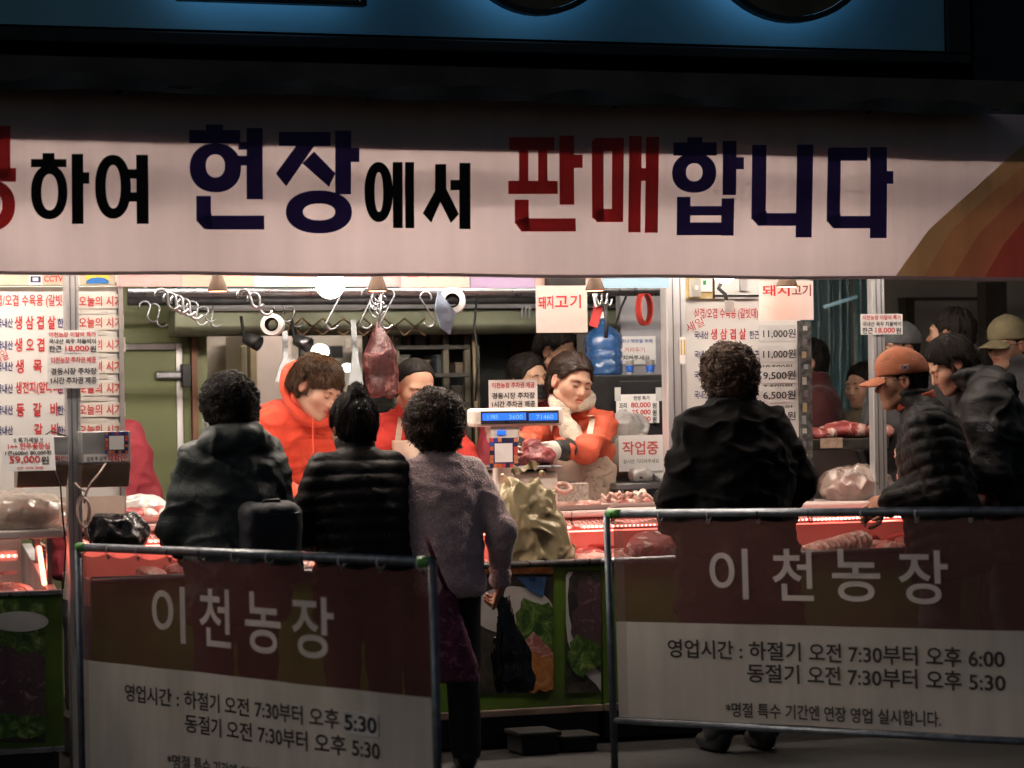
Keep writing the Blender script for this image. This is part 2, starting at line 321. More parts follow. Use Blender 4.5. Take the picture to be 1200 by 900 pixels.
def qmesh(name, V, Q, mat, parent=None, cols=None, smooth=True, origin=None):
    """fast quad mesh; V in world coordinates"""
    base = wloc(parent) if parent else np.zeros(3); loc = np.zeros(3)
    if origin is not None: loc = np.array(origin, float)-base
    me = bpy.data.meshes.new(name); k = Q.shape[1]
    me.vertices.add(len(V)); me.vertices.foreach_set('co', (V-base-loc).astype(np.float32).ravel())
    me.loops.add(Q.size); me.loops.foreach_set('vertex_index', Q.astype(np.int32).ravel())
    me.polygons.add(len(Q)); me.polygons.foreach_set('loop_start', np.arange(0, Q.size, k, dtype=np.int32))
    if smooth: me.polygons.foreach_set('use_smooth', np.ones(len(Q), bool))
    if cols is not None:
        ca = me.color_attributes.new('Col', 'FLOAT_COLOR', 'POINT'); ca.data.foreach_set('color', np.concatenate([cols, np.ones((len(V), 1))], 1).astype(np.float32).ravel())
    me.update(calc_edges=True); me.validate()
    o = link(name, me, mat, parent); o.location = loc.tolist(); return o
def joinq(parts):
    V = []; Q = []; C = []; k = 0
    for p in parts: V.append(p[0]); Q.append(p[1]+k); k += len(p[0]); C.append(p[2] if len(p) > 2 else None)
    return np.concatenate(V), np.concatenate(Q), (np.concatenate(C) if C[0] is not None else None)
def rotm(yaw=0, pitch=0, roll=0):
    """local +Y forward; yaw turns left, pitch nods down, roll tips the head to its right"""
    return np.array((Matrix.Rotation(yaw, 3, 'Z') @ Matrix.Rotation(-pitch, 3, 'X') @ Matrix.Rotation(roll, 3, 'Y')))
def blob(name, c, r, mat, parent=None, amp=.012, freq=14, h=None, rot=0.0, ridged=False, fn=None, flat=None, relaxn=1, origin=None, o=3):
    """lump with an uneven outline; c centre, r radii (world metres)"""
    r = np.array(r, float); h = h or max(.006, r.min()/7); M = np.array(Matrix.Rotation(rot, 3, 'Z')); sd = rng.random(3)*9
    def f(P):
        d = el(P, (0, 0, 0), r)
        n = fbm(P+sd, freq, o)
        if ridged: n = .35-np.abs(n)*1.6
        d = d-amp*n*2
        if flat is not None: d = smax(d, flat-P[:, 2], .01)
        return d
    V, Q = snet(f if fn is None else fn, -r-amp*2.5-h*2, r+amp*2.5+h*2, h)
    if relaxn: V = relax(V, Q, relaxn, .4)
    return qmesh(name, V@M.T+np.array(c), Q, mat, parent, origin=origin)
# ================================================================== SETTING
M_steel = pm('steel', (.30, .31, .33), .30, .9, .15, 30, .05, 200, stretch=(1, 1, .08))
M_alu = pm('aluminium', (.62, .62, .63), .42, .7, .12, 14, .08, 90, stretch=(1, 1, .1), dirt=(.3, .27, .24))
M_dark = pm('dark_metal', (.03, .03, .032), .5, .3, .4, 12)
M_black = pm('black_paint', (.012, .012, .013), .45, 0, .4, 10)
M_white = pm('white_board', (.72, .71, .69), .5, 0, .05, 5, .02, 80, dirt=(.6, .57, .53))
M_paper = pm('paper', (.78, .77, .76), .7, 0, .03, 12, .05, 60)
M_red = pm('print_red', (.52, .035, .04), .55, 0, .12, 40)
M_navy = pm('print_navy', (.025, .03, .13), .55, 0, .12, 40)
M_ink = pm('print_black', (.012, .012, .014), .55, 0, .2, 40)

g = MB(); g.quad((-60, -40, 0), (60, -40, 0), (60, 60, 0), (-60, 60, 0))
S(g.obj('ground', pm('asphalt', (.022, .021, .021), .55, 0, .5, 30, .35, 120, dirt=(.02, .02, .02))))

# --- upper building front: grey panel wall above the stall
zw = at(600, 60, .6)[2]
wall = thing('upper_wall', 'dark grey panelled building wall above the awning and blue sign', 'wall', (0, .7, 2.6))
MB().box((-7, .72, 2.6), (7, 1.0, 7.5)).obj('wall_core', pm('wall_core', (.05, .05, .05), .8), wall)
xx = -6.4
pmw = pm('wall_panel', (.09, .088, .085), .7, 0, .25, 4, .1, 60, dirt=(.04, .04, .04))
first = None
for i in range(32):
    for z0, z1 in ((2.4, 3.6), (3.61, 4.8)):
        if first is None: first = MB().box((xx, .70, z0), (xx+.155, .722, z1)).obj('panel', pmw, wall, bevel=.004, origin=(xx, .7, z0)); fx, fz = xx, z0
        else: o = first.copy(); COL.objects.link(o); o.location = (xx, 0, z0-2.6)
    xx += .16
# dark drain pipe / column at the far right of the wall
pp = at(1165, 40, .3)
col = thing('wall_column', 'near black boxed column on the wall beyond the blue sign', 'column', (pp[0], .3, 2.4))
MB().box((pp[0]-.08, .35, 2.56), (pp[0]+.25, .69, 6)).obj('shaft', M_black, col, bevel=.01)
MB().box((pp[0]-.10, .33, 2.50), (pp[0]+.27, .69, 2.56)).obj('foot', pm('rusty_foot', (.08, .05, .04), .7), col, bevel=.006)

# --- blue sign
Fs = FY(.12); a = Fs.uv(-150, 24); b = Fs.uv(1107, 60); xR = b[0]; zL, zR = a[1], b[1]
sign = thing('shop_sign', 'blue illuminated sign box with round raised letters above the stall', 'sign', (0, .2, zR))
mb = MB(); mb.hexa([(-4, .12, zL-.0), (xR, .12, zR), (xR, .5, zR), (-4, .5, zL), (-4, .12, 4.6), (xR, .12, 4.6), (xR, .5, 4.6), (-4, .5, 4.6)])
mb.obj('face', pm('sign_blue', (.17, .40, .52), .55, 0, .12, 2, .0), sign)
mb = MB(); mb.hexa([(-4, .10, zL-.075), (xR+.12, .10, zR-.055), (xR+.12, .6, zR-.055), (-4, .6, zL-.075), (-4, .10, zL-.012), (xR+.12, .10, zR-.012), (xR+.12, .6, zR-.012), (-4, .6, zL-.012)])
mb.obj('frame', M_black, sign, bevel=.006)
MB().box((xR+.004, .10, zR-.010), (xR+.12, .6, 4.6)).obj('frame', M_black, sign, bevel=.006)
def ring_letter(cx, cy, rx, ry, th, rect=False):
    c0 = Fs.uv(cx, cy); s_ = abs(Fs.uv(cx+50, cy)[0]-c0[0])/50; ax_, az = rx*s_, ry*s_
    bk = MB(); fc = MB(); n = 48
    def outl(k, y):
        if rect: return [(c0[0]-ax_*k, y, c0[1]-az*k), (c0[0]+ax_*k, y, c0[1]-az*k), (c0[0]+ax_*k, y, c0[1]+az*k), (c0[0]-ax_*k, y, c0[1]+az*k)]
        return [(c0[0]+ax_*k*math.cos(2*math.pi*i/n), y, c0[1]+az*k*math.sin(2*math.pi*i/n)) for i in range(n)]
    for mbk, y0, y1, k0, k1 in ((fc, -.075, -.02, 1.0, 1.0),):
        o0, o1 = outl(k0, y0), outl(k1, y1); m = len(o0); i0, i1 = outl(.94, y0), outl(.94, y1)
        mbk.add(o0+o1+i0+i1, [(i, (i+1) % m, m+(i+1) % m, m+i) for i in range(m)]+[(2*m+i, i, (i+1) % m, 2*m+(i+1) % m) for i in range(m)]+[(3*m+(i+1) % m, 2*m+(i+1) % m, 2*m+i, 3*m+i) for i in range(m)]+[(m+i, m+(i+1) % m, 3*m+(i+1) % m, 3*m+i) for i in range(m)])
    L_ = fc.obj('letter', pm('letter_rim', (.02, .025, .035), .4, .5), sign)
    d = MB(); d.poly(outl(.935, -.05)); d.obj('letter_face', pm('letter_gold', (.09, .075, .05), .25, .8, .5, 6, .2, 10), L_)
    e = MB(); e.poly(outl(.93, -.019)[::-1]); e.obj('halo_light', em('halo_blue', (.40, .72, 1.0), .6), L_)
    return L_
ring_letter(905, -78, 103, 100, 1); ring_letter(612, -88, 100, 105, 1); ring_letter(305, -70, 108, 78, 1, True)

# --- awning
aw = thing('awning', 'black canvas awning sloping over the white banner', 'awning', (0, -.7, 2.6))
FA = FY(-.92); FB = FY(.45)
aL, aR = FA.uv(-180, 91), FA.uv(1212, 130); bL, bR = FB.uv(-180, 40), FB.uv(850, 84)
def awn(u, v):
    x = (aL[0]+(aR[0]-aL[0])*u)*(1-v)+(bL[0]+(bR[0]-bL[0])*u)*v; z = (aL[1]+(aR[1]-aL[1])*u)*(1-v)+(bL[1]+(bR[1]-bL[1])*u)*v
    return (x, -.92+1.37*v, z-.05*math.sin(math.pi*v)+.012*math.sin(u*60)*v*(1-v)*4)
MB().grid(awn, 120, 10).obj('canvas', pm('canvas_black', (.014, .014, .015), .75, 0, .4, 6, .2, 40), aw, smooth=True)
def val(u, v):
    x = aL[0]+(aR[0]-aL[0])*u; z = aL[1]+(aR[1]-aL[1])*u; sc = .035+.03*abs(math.sin(u*22+.8))**1.5+.008*math.sin(u*90)
    return (x, -.932-.01*math.sin(u*70)*v, z-.022+.006*math.sin(u*40)+sc*v*.9)
MB().grid(val, 220, 4).obj('valance', pm('canvas_grey', (.05, .052, .052), .8, 0, .35, 5, .2, 40), aw, smooth=True)
MB().cyl((aL[0], -.915, aL[1]-.004), (aR[0], -.915, aR[1]-.004), .012).obj('edge_bar', M_dark, aw)

# --- stall shell: ceiling, header board that covers the banner's upper back
S(MB().box((-5, -.60, 2.62), (3.3, 3.6, 2.70)).obj('ceiling', pm('ceiling_dark', (.10, .10, .10), .8, 0, .3, 3)))
Fh = FY(-.690); h0, h1 = Fh.uv(-180, 163), Fh.uv(1212, 193)
hb = MB(); hb.hexa([(h0[0], -.690, h0[1]), (h1[0], -.690, h1[1]), (h1[0], -.66, h1[1]), (h0[0], -.66, h0[1]), (h0[0], -.690, 2.72), (h1[0], -.690, 2.72), (h1[0], -.66, 2.72), (h0[0], -.66, 2.72)])
tag(hb.obj('header_board', pm('plywood_dark', (.08, .07, .06), .8, 0, .3, 5)), 'dark header board hidden behind the banner top', 'board')

# --- the banner
Fb = FY(-.70); TL, TR, BL, BR = Fb.uv(-170, 95), Fb.uv(1207, 135), Fb.uv(-170, 320), Fb.uv(1207, 328)
def bwave(x, z):
    n = .007*math.sin(x*1.7+z*2.1+.6)+.005*math.sin(x*3.3-z*3.7+2)+.0025*math.sin(x*7.9+z*4.4)+.0026*math.sin(x*13.1-z*6.2+1)*math.sin(x*2.3+1)
    return n+math.sin(x*1.9+z*5.2)*.0025
def bpt(x, z, n): return (x, -.713-bwave(x, z)-n, z)
bn = thing('banner', 'long white vinyl banner with big red, navy and black lettering', 'banner', (0, -.7, BL[1]))
def bfn(u, v):
    t = (TL[0]+(TR[0]-TL[0])*u, TL[1]+(TR[1]-TL[1])*u); b = (BL[0]+(BR[0]-BL[0])*u, BL[1]+(BR[1]-BL[1])*u+.002*math.sin(u*31))
    x, z = b[0]+(t[0]-b[0])*v, b[1]+(t[1]-b[1])*v; return bpt(x, z, 0)
M_ban = cloth_print('banner_white', (.70, .57, .58), .19, .0, .04, 1.2, dirt=.14)
MB().grid(bfn, 260, 40).obj('sheet', M_ban, bn, smooth=True)
def hem(u, v):
    p = bfn(u, 0); return (p[0], p[1]-.004-.006*math.sin(v*math.pi), p[2]-.003+.014*v)
MB().grid(hem, 260, 3).obj('hem', M_ban, bn, smooth=True)
for hx, hy in ((138, 108), (719, 124), (40, 104), (430, 114), (1015, 131)):
    q = Fb.uv(hx, hy); p = bpt(q[0], q[1], .002); MB().lathe(p, [(.004, 0), (.011, .0), (.011, .004), (.005, .004)], 14, axis=(0, -1, 0)).obj('eyelet', M_dark, bn)
# letter strokes: rectangles, rings and diagonals measured on the photograph
def stroke_rect(mb, x0, y0, x1, y1):
    nu = max(1, int((x1-x0)/8)); nv = max(1, int((y1-y0)/8))
    def f(u, v): q = Fb.uv(x0+(x1-x0)*u, y1+(y0-y1)*v); return bpt(q[0], q[1], .004)
    mb.grid(f, nu, nv)
def stroke_ring(mb, x0, y0, x1, y1, ix0, iy0, ix1, iy1, a0=0, a1=360):
    n = 40; c = ((x0+x1)/2, (y0+y1)/2); ci = ((ix0+ix1)/2, (iy0+iy1)/2)
    def sup(t): c_, s_ = math.cos(t), math.sin(t); return math.copysign(abs(c_)**.92, c_), math.copysign(abs(s_)**.92, s_)
    def f(u, v):
        t = R(a0+(a1-a0)*u); c_, s_ = sup(t); ox, oy = c[0]+(x1-x0)/2*c_, c[1]-(y1-y0)/2*s_; jx, jy = ci[0]+(ix1-ix0)/2*c_, ci[1]-(iy1-iy0)/2*s_
        q = Fb.uv(ox+(jx-ox)*v, oy+(jy-oy)*v); return bpt(q[0], q[1], .0044)
    mb.grid(f, n, 3)
def stroke_quad(mb, p):
    def f(u, v):
        a = np.array(p[0])*(1-u)+np.array(p[1])*u; b = np.array(p[3])*(1-u)+np.array(p[2])*u; q0 = a*(1-v)+b*v; q = Fb.uv(*q0); return bpt(q[0], q[1], .0048)
    mb.grid(f, 4, 4)
M_bred = cloth_print('banner_red', (.66, .05, .05), .26, 0, .1, 4, dirt=.2); M_bnavy = cloth_print('banner_navy', (.055, .038, .19), .16, 0, .1, 4, dirt=.2); M_bblk = cloth_print('banner_black', (.012, .011, .012), .05, 0, .1, 4, dirt=.2)
def glyph(mat, ox, rects=(), rings=(), quads=()):
    mb = MB(); z = lambda p: [(ox+p[i]/2 if i % 2 == 0 else p[i]/2) for i in range(len(p))]
    for r_ in rects: stroke_rect(mb, *z(r_))
    for r_ in rings: stroke_ring(mb, *z(r_))
    for q_ in quads: stroke_quad(mb, [(ox+a/2, b/2) for a, b in q_])
    mb.obj('letter', mat, bn, smooth=True)
glyph(M_bred, 0, [(-14, 296, 22, 420), (-60, 395, 35, 427)], [(-75, 424, 33, 541, -45, 452, 3, 512)])
glyph(M_bblk, 0, [(97, 360, 125, 378), (70, 374, 153, 393), (165, 362, 192, 526), (190, 405, 206, 432)], [(70, 388, 155, 515, 94, 409, 133, 494)])
glyph(M_bblk, 0, [(294, 398, 320, 420), (294, 452, 320, 474), (316, 364, 344, 526)], [(219, 364, 303, 514, 244, 388, 279, 490)])
glyph(M_bnavy, 0, [(480, 293, 520, 309), (441, 306, 560, 337), (556, 334, 580, 352), (552, 366, 580, 389), (575, 301, 613, 468), (456, 460, 491, 520), (480, 506, 616, 539)], [(441, 337, 562, 452, 479, 363, 524, 417)], [((456, 518), (492, 500), (492, 539), (474, 538))])
glyph(M_bnavy, 0, [(651, 310, 772, 343), (783, 307, 821, 456), (820, 347, 841, 380)], [(666, 447, 823, 548, 706, 478, 783, 517)], [((692, 341), (735, 341), (667, 438), (643, 408)), ((705, 384), (733, 356), (783, 407), (768, 439))])
glyph(M_bblk, 0, [(908, 435, 925, 462), (920, 380, 943, 535), (949, 380, 970, 535)], [(853, 380, 920, 521, 877, 404, 897, 497)])
glyph(M_bblk, 0, [(1055, 422, 1082, 446), (1076, 382, 1102, 537)], [], [((1019, 385), (1045, 385), (1045, 450), (1019, 450)), ((1019, 448), (1044, 446), (1010, 522), (990, 500)), ((1020, 450), (1044, 440), (1075, 502), (1056, 523))])
glyph(M_bred, 600, [(-8, 322, 98, 352), (15, 350, 37, 426), (60, 350, 82, 426), (-10, 424, 106, 455), (110, 318, 144, 480), (143, 363, 164, 394), (5, 468, 38, 525), (24, 512, 147, 543)], [], [((5, 522), (38, 505), (38, 543), (20, 543))])
glyph(M_bred, 600, [(185, 330, 212, 512), (231, 324, 258, 521), (190, 324, 232, 354), (195, 490, 232, 521), (270, 320, 299, 545), (298, 395, 312, 425), (309, 322, 339, 546)], [], [((185, 510), (212, 490), (212, 521), (198, 521))])
glyph(M_bnavy, 600, [(405, 323, 440, 338), (373, 335, 473, 366), (487, 332, 519, 458), (518, 370, 537, 398), (382, 462, 413, 552), (485, 466, 515, 553), (412, 484, 487, 506), (412, 522, 487, 552)], [(370, 360, 472, 453, 402, 384, 440, 426)])
glyph(M_bnavy, 600, [(556, 341, 590, 515), (575, 500, 665, 530), (661, 340, 699, 557)], [], [((556, 512), (592, 495), (592, 530), (572, 530))])
glyph(M_bnavy, 600, [(736, 347, 826, 378), (733, 350, 764, 520), (750, 507, 838, 536), (833, 346, 872, 559), (870, 402, 887, 432)], [], [((733, 518), (765, 500), (765, 536), (748, 535))])
cv = [[(1046, 325), (1085, 270), (1135, 225), (1207, 160)], [(1078, 326), (1110, 272), (1152, 232), (1207, 188)], [(1112, 326), (1142, 276), (1172, 246), (1207, 214)], [(1150, 326), (1172, 288), (1190, 266), (1207, 246)], [(1207, 326), (1207, 310), (1207, 290), (1207, 270)]]
def cpt(c, t): k = min(2, int(t*3)); f_ = t*3-k; a = np.array(c[k]); b = np.array(c[k+1]); return a+(b-a)*f_
for cidx, c_ in enumerate([(.72, .52, .26), (.68, .40, .19), (.58, .26, .14), (.46, .11, .08)]):
    mb = MB()
    def f(u, v, cidx=cidx): p = cpt(cv[cidx], v)*(1-u)+cpt(cv[cidx+1], v)*u; q = Fb.uv(*p); return bpt(q[0], q[1], .003)
    mb.grid(f, 8, 18).obj('printed_wedge', cloth_print('wedge%d' % cidx, c_, .45, 0, .15, 3, dirt=.3), bn, smooth=True)
# --- posts
def post(x0, x1, yy, Y, depth, name, label, mat=M_alu, top=2.60, z0=0.0):
    a = at(x0, yy, Y); b = at(x1, yy, Y); t = thing(name, label, 'post', ((a[0]+b[0])/2, Y, z0))
    w = b[0]-a[0]; MB().box((a[0], Y, z0+.006), (b[0], Y+depth, top)).obj('shaft', mat, t, bevel=.004)
    for k in (.3, .68): MB().box((a[0]+w*k, Y-.0025, max(.5, z0+.05)), (a[0]+w*k+.004, Y+.002, top-.01)).obj('groove', M_steel, t)
    MB().box((a[0]-.03, Y-.03, z0+.0005), (b[0]+.03, Y+depth+.03, z0+.006)).obj('base_plate', M_steel, t)
    return t, a, b
post_l, pla, plb = post(78.5, 95, 480, .00, .05, 'post', 'aluminium post at the left with paper notes and two steel boxes')
post_m, pma, pmb = post(783, 806, 480, .42, .07, 'post', 'wide aluminium post left of the right price board')
post_r, pra, prb = post(1024, 1039, 480, .45, .05, 'post', 'aluminium post behind the man in the orange cap', z0=at(700, 597, .42)[2])

# --- display cases
def photo_mat(name, cols, scale=7.0, dist=2.0):
    if name in MATS: return MATS[name]
    m, t, b = newmat(name); N = t.nodes.new; L = t.links.new
    tc = N('ShaderNodeTexCoord'); ns = N('ShaderNodeTexNoise'); ns.inputs['Scale'].default_value = scale; ns.inputs['Detail'].default_value = 9; ns.inputs['Roughness'].default_value = .68; ns.inputs['Distortion'].default_value = dist; L(tc.outputs['Object'], ns.inputs['Vector'])
    cr = N('ShaderNodeValToRGB'); e = cr.color_ramp.elements
    while len(e) > 1: e.remove(e[0])
    for i, (p, c) in enumerate(cols):
        x = e[0] if i == 0 else e.new(p); x.position = p; x.color = tuple(c)+(1,)
    L(ns.outputs[0], cr.inputs[0]); L(cr.outputs[0], b.inputs['Base Color']); b.inputs['Roughness'].default_value = .3; return m
P_green = photo_mat('photo_greens', [(.3, (.008, .02, .006)), (.45, (.03, .08, .015)), (.55, (.09, .16, .03)), (.66, (.3, .36, .12)), (.8, (.05, .1, .02))], 14)
P_purple = photo_mat('photo_purple', [(.3, (.02, .01, .015)), (.45, (.09, .045, .065)), (.55, (.05, .035, .035)), (.62, (.2, .12, .15)), (.72, (.34, .26, .27))], 13)
P_dark = photo_mat('photo_dark', [(.3, (.01, .01, .01)), (.5, (.03, .03, .025)), (.7, (.09, .07, .05))], 9)
P_orange = photo_mat('photo_orange', [(.3, (.2, .06, .01)), (.5, (.4, .15, .04)), (.65, (.5, .3, .12)), (.8, (.2, .03, .02))], 10)
P_plate = pm('photo_plate', (.5, .49, .47), .3, 0, .2, 5)
P_meat = photo_mat('photo_meat', [(.3, (.16, .03, .03)), (.5, (.38, .14, .12)), (.62, (.6, .42, .38)), (.75, (.3, .07, .06))], 18)
M_grn = pm('print_green', (.09, .17, .02), .35, 0, .25, 5, .03, 40, dirt=(.05, .08, .02))
M_enamel = pm('white_enamel', (.7, .68, .66), .3, 0, .06, 6, .03, 30)
M_acry = pm('case_acrylic', (.66, .36, .33), .35, 0, .08, 9)
M_led = em('led_strip', (1.0, .20, .15), 2.6); M_dot = em('led_dot', (1.0, .42, .34), 26.0)
def ell_poly(fr, cx, cy, rx, ry, n0, a0=0, a1=360, clip=None, k=28):
    pts = []
    for i in range(k+1):
        t = R(a0+(a1-a0)*i/k); x, y = cx+rx*math.cos(t), cy-ry*math.sin(t)
        if clip: x = min(max(x, clip[0]), clip[2]); y = min(max(y, clip[1]), clip[3])
        q = fr.uv(x, y); pts.append(fr.w(q[0], q[1], n0))
    return pts[:-1] if a1-a0 == 360 else pts
def blobpoly(fr, cx, cy, rx, ry, n0, clip, seed, rough=.22, k=46):
    rr = random.Random(seed); ph = [rr.random()*6 for _ in range(5)]; pts = []
    for i in range(k):
        t = 2*math.pi*i/k; m = 1+rough*(math.sin(3*t+ph[0])*.4+math.sin(5*t+ph[1])*.35+math.sin(9*t+ph[2])*.3+math.sin(14*t+ph[3])*.25)
        x, y = cx+rx*m*math.cos(t), cy-ry*m*math.sin(t); x = min(max(x, clip[0]), clip[2]); y = min(max(y, clip[1]), clip[3]); q = fr.uv(x, y); pts.append(fr.w(q[0], q[1], n0))
    return pts
def rectw(fr, x0, y0, x1, y1, n0):
    return [fr.w(*fr.uv(x0, y1), n0), fr.w(*fr.uv(x1, y1), n0), fr.w(*fr.uv(x1, y0), n0), fr.w(*fr.uv(x0, y0), n0)]
zr = at(640, 657, 0)[2]; zb = at(640, 829, 0)[2]; zl = at(700, 597, .42)[2]; zd = at(700, 617, .30)[2]
def case(x0, x1, label, led=True):
    t = thing('display_case', label, 'display case', ((x0+x1)/2, 0, 0), 'red lit meat display cases of the counter')
    MB().box((x0+.01, .035, .02), (x1-.01, .85, zb)).obj('plinth', M_black, t)
    MB().box((x0, .012, zb+.002), (x1, .03, zr-.03)).obj('front_panel', M_grn, t)
    MB().box((x0, .0, zb-.03), (x1, .035, zb)).obj('kick_strip', pm('kick', (.22, .16, .13), .45, .3, .3, 8), t, bevel=.004)
    r_ = MB(); r_.cyl((x0, .012, zr-.012), (x1, .012, zr-.012), .014); r_.box((x0, .018, zr-.03), (x1, .05, zr-.004)); r_.obj('front_rail', M_steel, t, smooth=True)
    MB().box((x0+.012, .052, zr-.06), (x1-.012, .58, zr-.045)).obj('deck', M_enamel, t)
    MB().box((x0+.012, .582, zr-.12), (x1-.012, .60, zl-.05)).obj('back_panel', M_enamel, t)
    for xs in (x0, x1-.012): MB().box((xs, .05, zr-.12), (xs+.012, .60, zr-.01)).obj('end_panel', M_enamel, t)
    MB().hexa([(x0, .30, zd), (x1, .30, zd), (x1, .40, zd+.0), (x0, .40, zd), (x0, .36, zl-.03), (x1, .36, zl-.03), (x1, .46, zl-.03), (x0, .46, zl-.03)]).obj('canopy', M_acry, t, bevel=.006)
    rb = MB(); x = x0+.02
    while x < x1-.02: rb.hexa([(x, .297, zd+.014), (x+.006, .297, zd+.014), (x+.006, .305, zd+.014), (x, .305, zd+.014), (x, .353, zl-.035), (x+.006, .353, zl-.035), (x+.006, .361, zl-.035), (x, .361, zl-.035)]); x += .022
    tag(rb.obj('ribs', M_acry, t), kind='stuff')
    MB().box((x0-.002, .33, zl-.028), (x1+.002, .86, zl)).obj('ledge', pm('ledge_white', (.74, .6, .57), .35, 0, .06, 6), t, bevel=.008)
    ls = MB(); ls.box((x0+.02, .275, zd-.004), (x1-.02, .296, zd+.006)); o = ls.obj('led_strip', M_led, t)
    ds = MB(); x = x0+.03
    while x < x1-.03: ds.lathe((x, .274, zd+.001), [(.0005, 0), (.0042, .001), (.003, .004), (.0005, .005)], 6, axis=(0, -1, 0), cap=False); x += .019
    tag(ds.obj('leds', M_dot, o), kind='stuff')
    l2 = MB(); l2.box((x0+.02, .47, zd-.03), (x1-.02, .49, zd-.024)); l2.obj('led_tube', em('led_inner', (1.0, .15, .11), 9), t)
    return t
xa = at(108, 660, 0)[0]; xb = at(705, 660, 0)[0]; xc = at(1150, 660, 0)[0]
case_a = case(xa, xb-.003, 'display case in the middle with vegetable photos on its green front')
case_b = case(xb+.003, xc, 'display case behind the right barrier, red lit')
F0 = FY(.010)
def printed(name, mat, pts, parent, bring=None): return MB().poly(pts).obj(name, mat, parent)
cl = (560, 676, 648, 812)
printed('photo_print', P_dark, rectw(F0, 530, 673, 648, 812, .001), case_a)
printed('photo_print', P_plate, ell_poly(F0, 600, 715, 48, 28, .002, clip=(530, 676, 648, 812)), case_a)
printed('photo_print', P_green, blobpoly(F0, 632, 738, 32, 34, .003, (530, 690, 648, 790), 3), case_a)
printed('photo_print', P_meat, [F0.w(*F0.uv(a, b), .0035) for a, b in ((592, 775), (625, 740), (648, 765), (648, 790), (600, 808))], case_a)
printed('photo_print', P_orange, blobpoly(F0, 628, 790, 26, 22, .004, (530, 760, 648, 812), 5), case_a)
printed('photo_print', P_orange, rectw(F0, 530, 664, 648, 672.5, .003), case_a)
printed('photo_print', pm('photo_blue', (.03, .07, .16), .3, 0, .6, 12), [F0.w(*F0.uv(a, b), .0045) for a, b in ((605, 676), (640, 676), (636, 700), (620, 692))], case_a)
printed('photo_print', P_dark, rectw(F0, 663, 668, 704, 812, .001), case_a)
printed('photo_print', P_plate, blobpoly(F0, 678, 694, 26, 24, .002, (663, 670, 704, 812), 8, .1), case_a)
printed('photo_print', P_plate, ell_poly(F0, 730, 705, 72, 108, .0015, clip=(663, 670, 704, 812)), case_a)
printed('photo_print', P_dark, ell_poly(F0, 735, 700, 70, 98, .0025, clip=(663, 670, 704, 812)), case_a)
printed('photo_print', P_purple, blobpoly(F0, 694, 722, 24, 44, .004, (663, 675, 704, 812), 11), case_a)
printed('photo_print', P_green, blobpoly(F0, 684, 768, 20, 22, .005, (663, 720, 704, 812), 13), case_a)
# left case: nearer, lower, with its own photo front
FL = FY(-.16); lx0 = FL.uv(-90, 760)[0]; lx1 = FL.uv(74, 760)[0]; lzt = FL.uv(20, 693)[1]; lzb = FL.uv(20, 877)[1]
case_c = thing('display_case', 'low display case at the left edge with leafy photo front', 'display case', ((lx0+lx1)/2, 0, 0), 'red lit meat display cases of the counter')
MB().box((lx0, -.15, .02), (lx1-.02, .55, lzb-.002)).obj('plinth', M_black, case_c)
MB().box((lx0, -.148, lzb), (lx1, -.13, lzt-.02)).obj('front_panel', M_grn, case_c)
r_ = MB(); r_.box((lx0, -.16, lzt-.02), (lx1, -.12, lzt)); r_.obj('front_rail', M_steel, case_c, bevel=.004)
MB().box((lx0, -.165, lzb-.022), (lx1, -.13, lzb-.002)).obj('kick_strip', M_steel, case_c, bevel=.003)
MB().hexa([(lx1-.035, -.12, lzb), (lx1+.005, -.12, lzb), (lx1+.005, .5, lzb), (lx1-.035, .5, lzb), (lx1-.035, -.12, lzt-.03), (lx1+.005, -.12, lzt-.03), (lx1+.005, .5, lzt+.15), (lx1-.035, .5, lzt+.15)]).obj('end_panel', M_alu, case_c, bevel=.004)
MB().box((lx0, -.12, lzt-.10), (lx1-.036, .52, lzt-.09)).obj('deck', M_enamel, case_c)
MB().box((lx0, .50, lzt-.09), (lx1-.036, .52, lzt+.17)).obj('back_panel', M_enamel, case_c)
pz = at(20, 651, .3)[2]
o = MB().box((lx0, .285, pz-.006), (lx1-.09, .30, pz+.006)).obj('led_strip', M_led, case_c)
ds = MB(); x = lx0+.02
while x < lx1-.1: ds.lathe((x, .284, pz), [(.0005, 0), (.0045, .001), (.003, .004), (.0005, .005)], 6, axis=(0, -1, 0), cap=False); x += .024
tag(ds.obj('leds', M_dot, o), kind='stuff')
MB().box((lx0, .30, pz-.02), (lx1-.09, .315, pz+.02)).obj('led_holder', M_enamel, case_c)
a = at(46, 642, .25); b = at(52, 684, -.1)
MB().tube([a, (a+b)/2, b], .010, 8).obj('led_tube', em('led_side', (1, .16, .10), 9), case_c)
MB().box((lx0, .305, pz-.075), (lx1-.09, .312, pz-.06)).obj('shelf_bar', M_steel, case_c)
printed('photo_print', P_green, rectw(FL, -80, 702, 52, 800, .0135), case_c)
printed('photo_print', P_plate, ell_poly(FL, 22, 728, 34, 12, .015), case_c)
printed('photo_print', P_dark, rectw(FL, -80, 800, 52, 870, .0137), case_c)
printed('photo_print', P_purple, blobpoly(FL, 20, 810, 62, 52, .0145, (-80, 755, 52, 870), 21, .15), case_c)
printed('photo_print', P_green, blobpoly(FL, 12, 850, 50, 14, .0155, (-80, 755, 52, 870), 23, .25), case_c)
for bx in (12, 70): q = at(bx, 697, -.165); MB().lathe(q, [(.001, .005), (.007, .004), (.008, 0)], 10, axis=(0, -1, 0)).obj('bolt', M_dark, case_c)

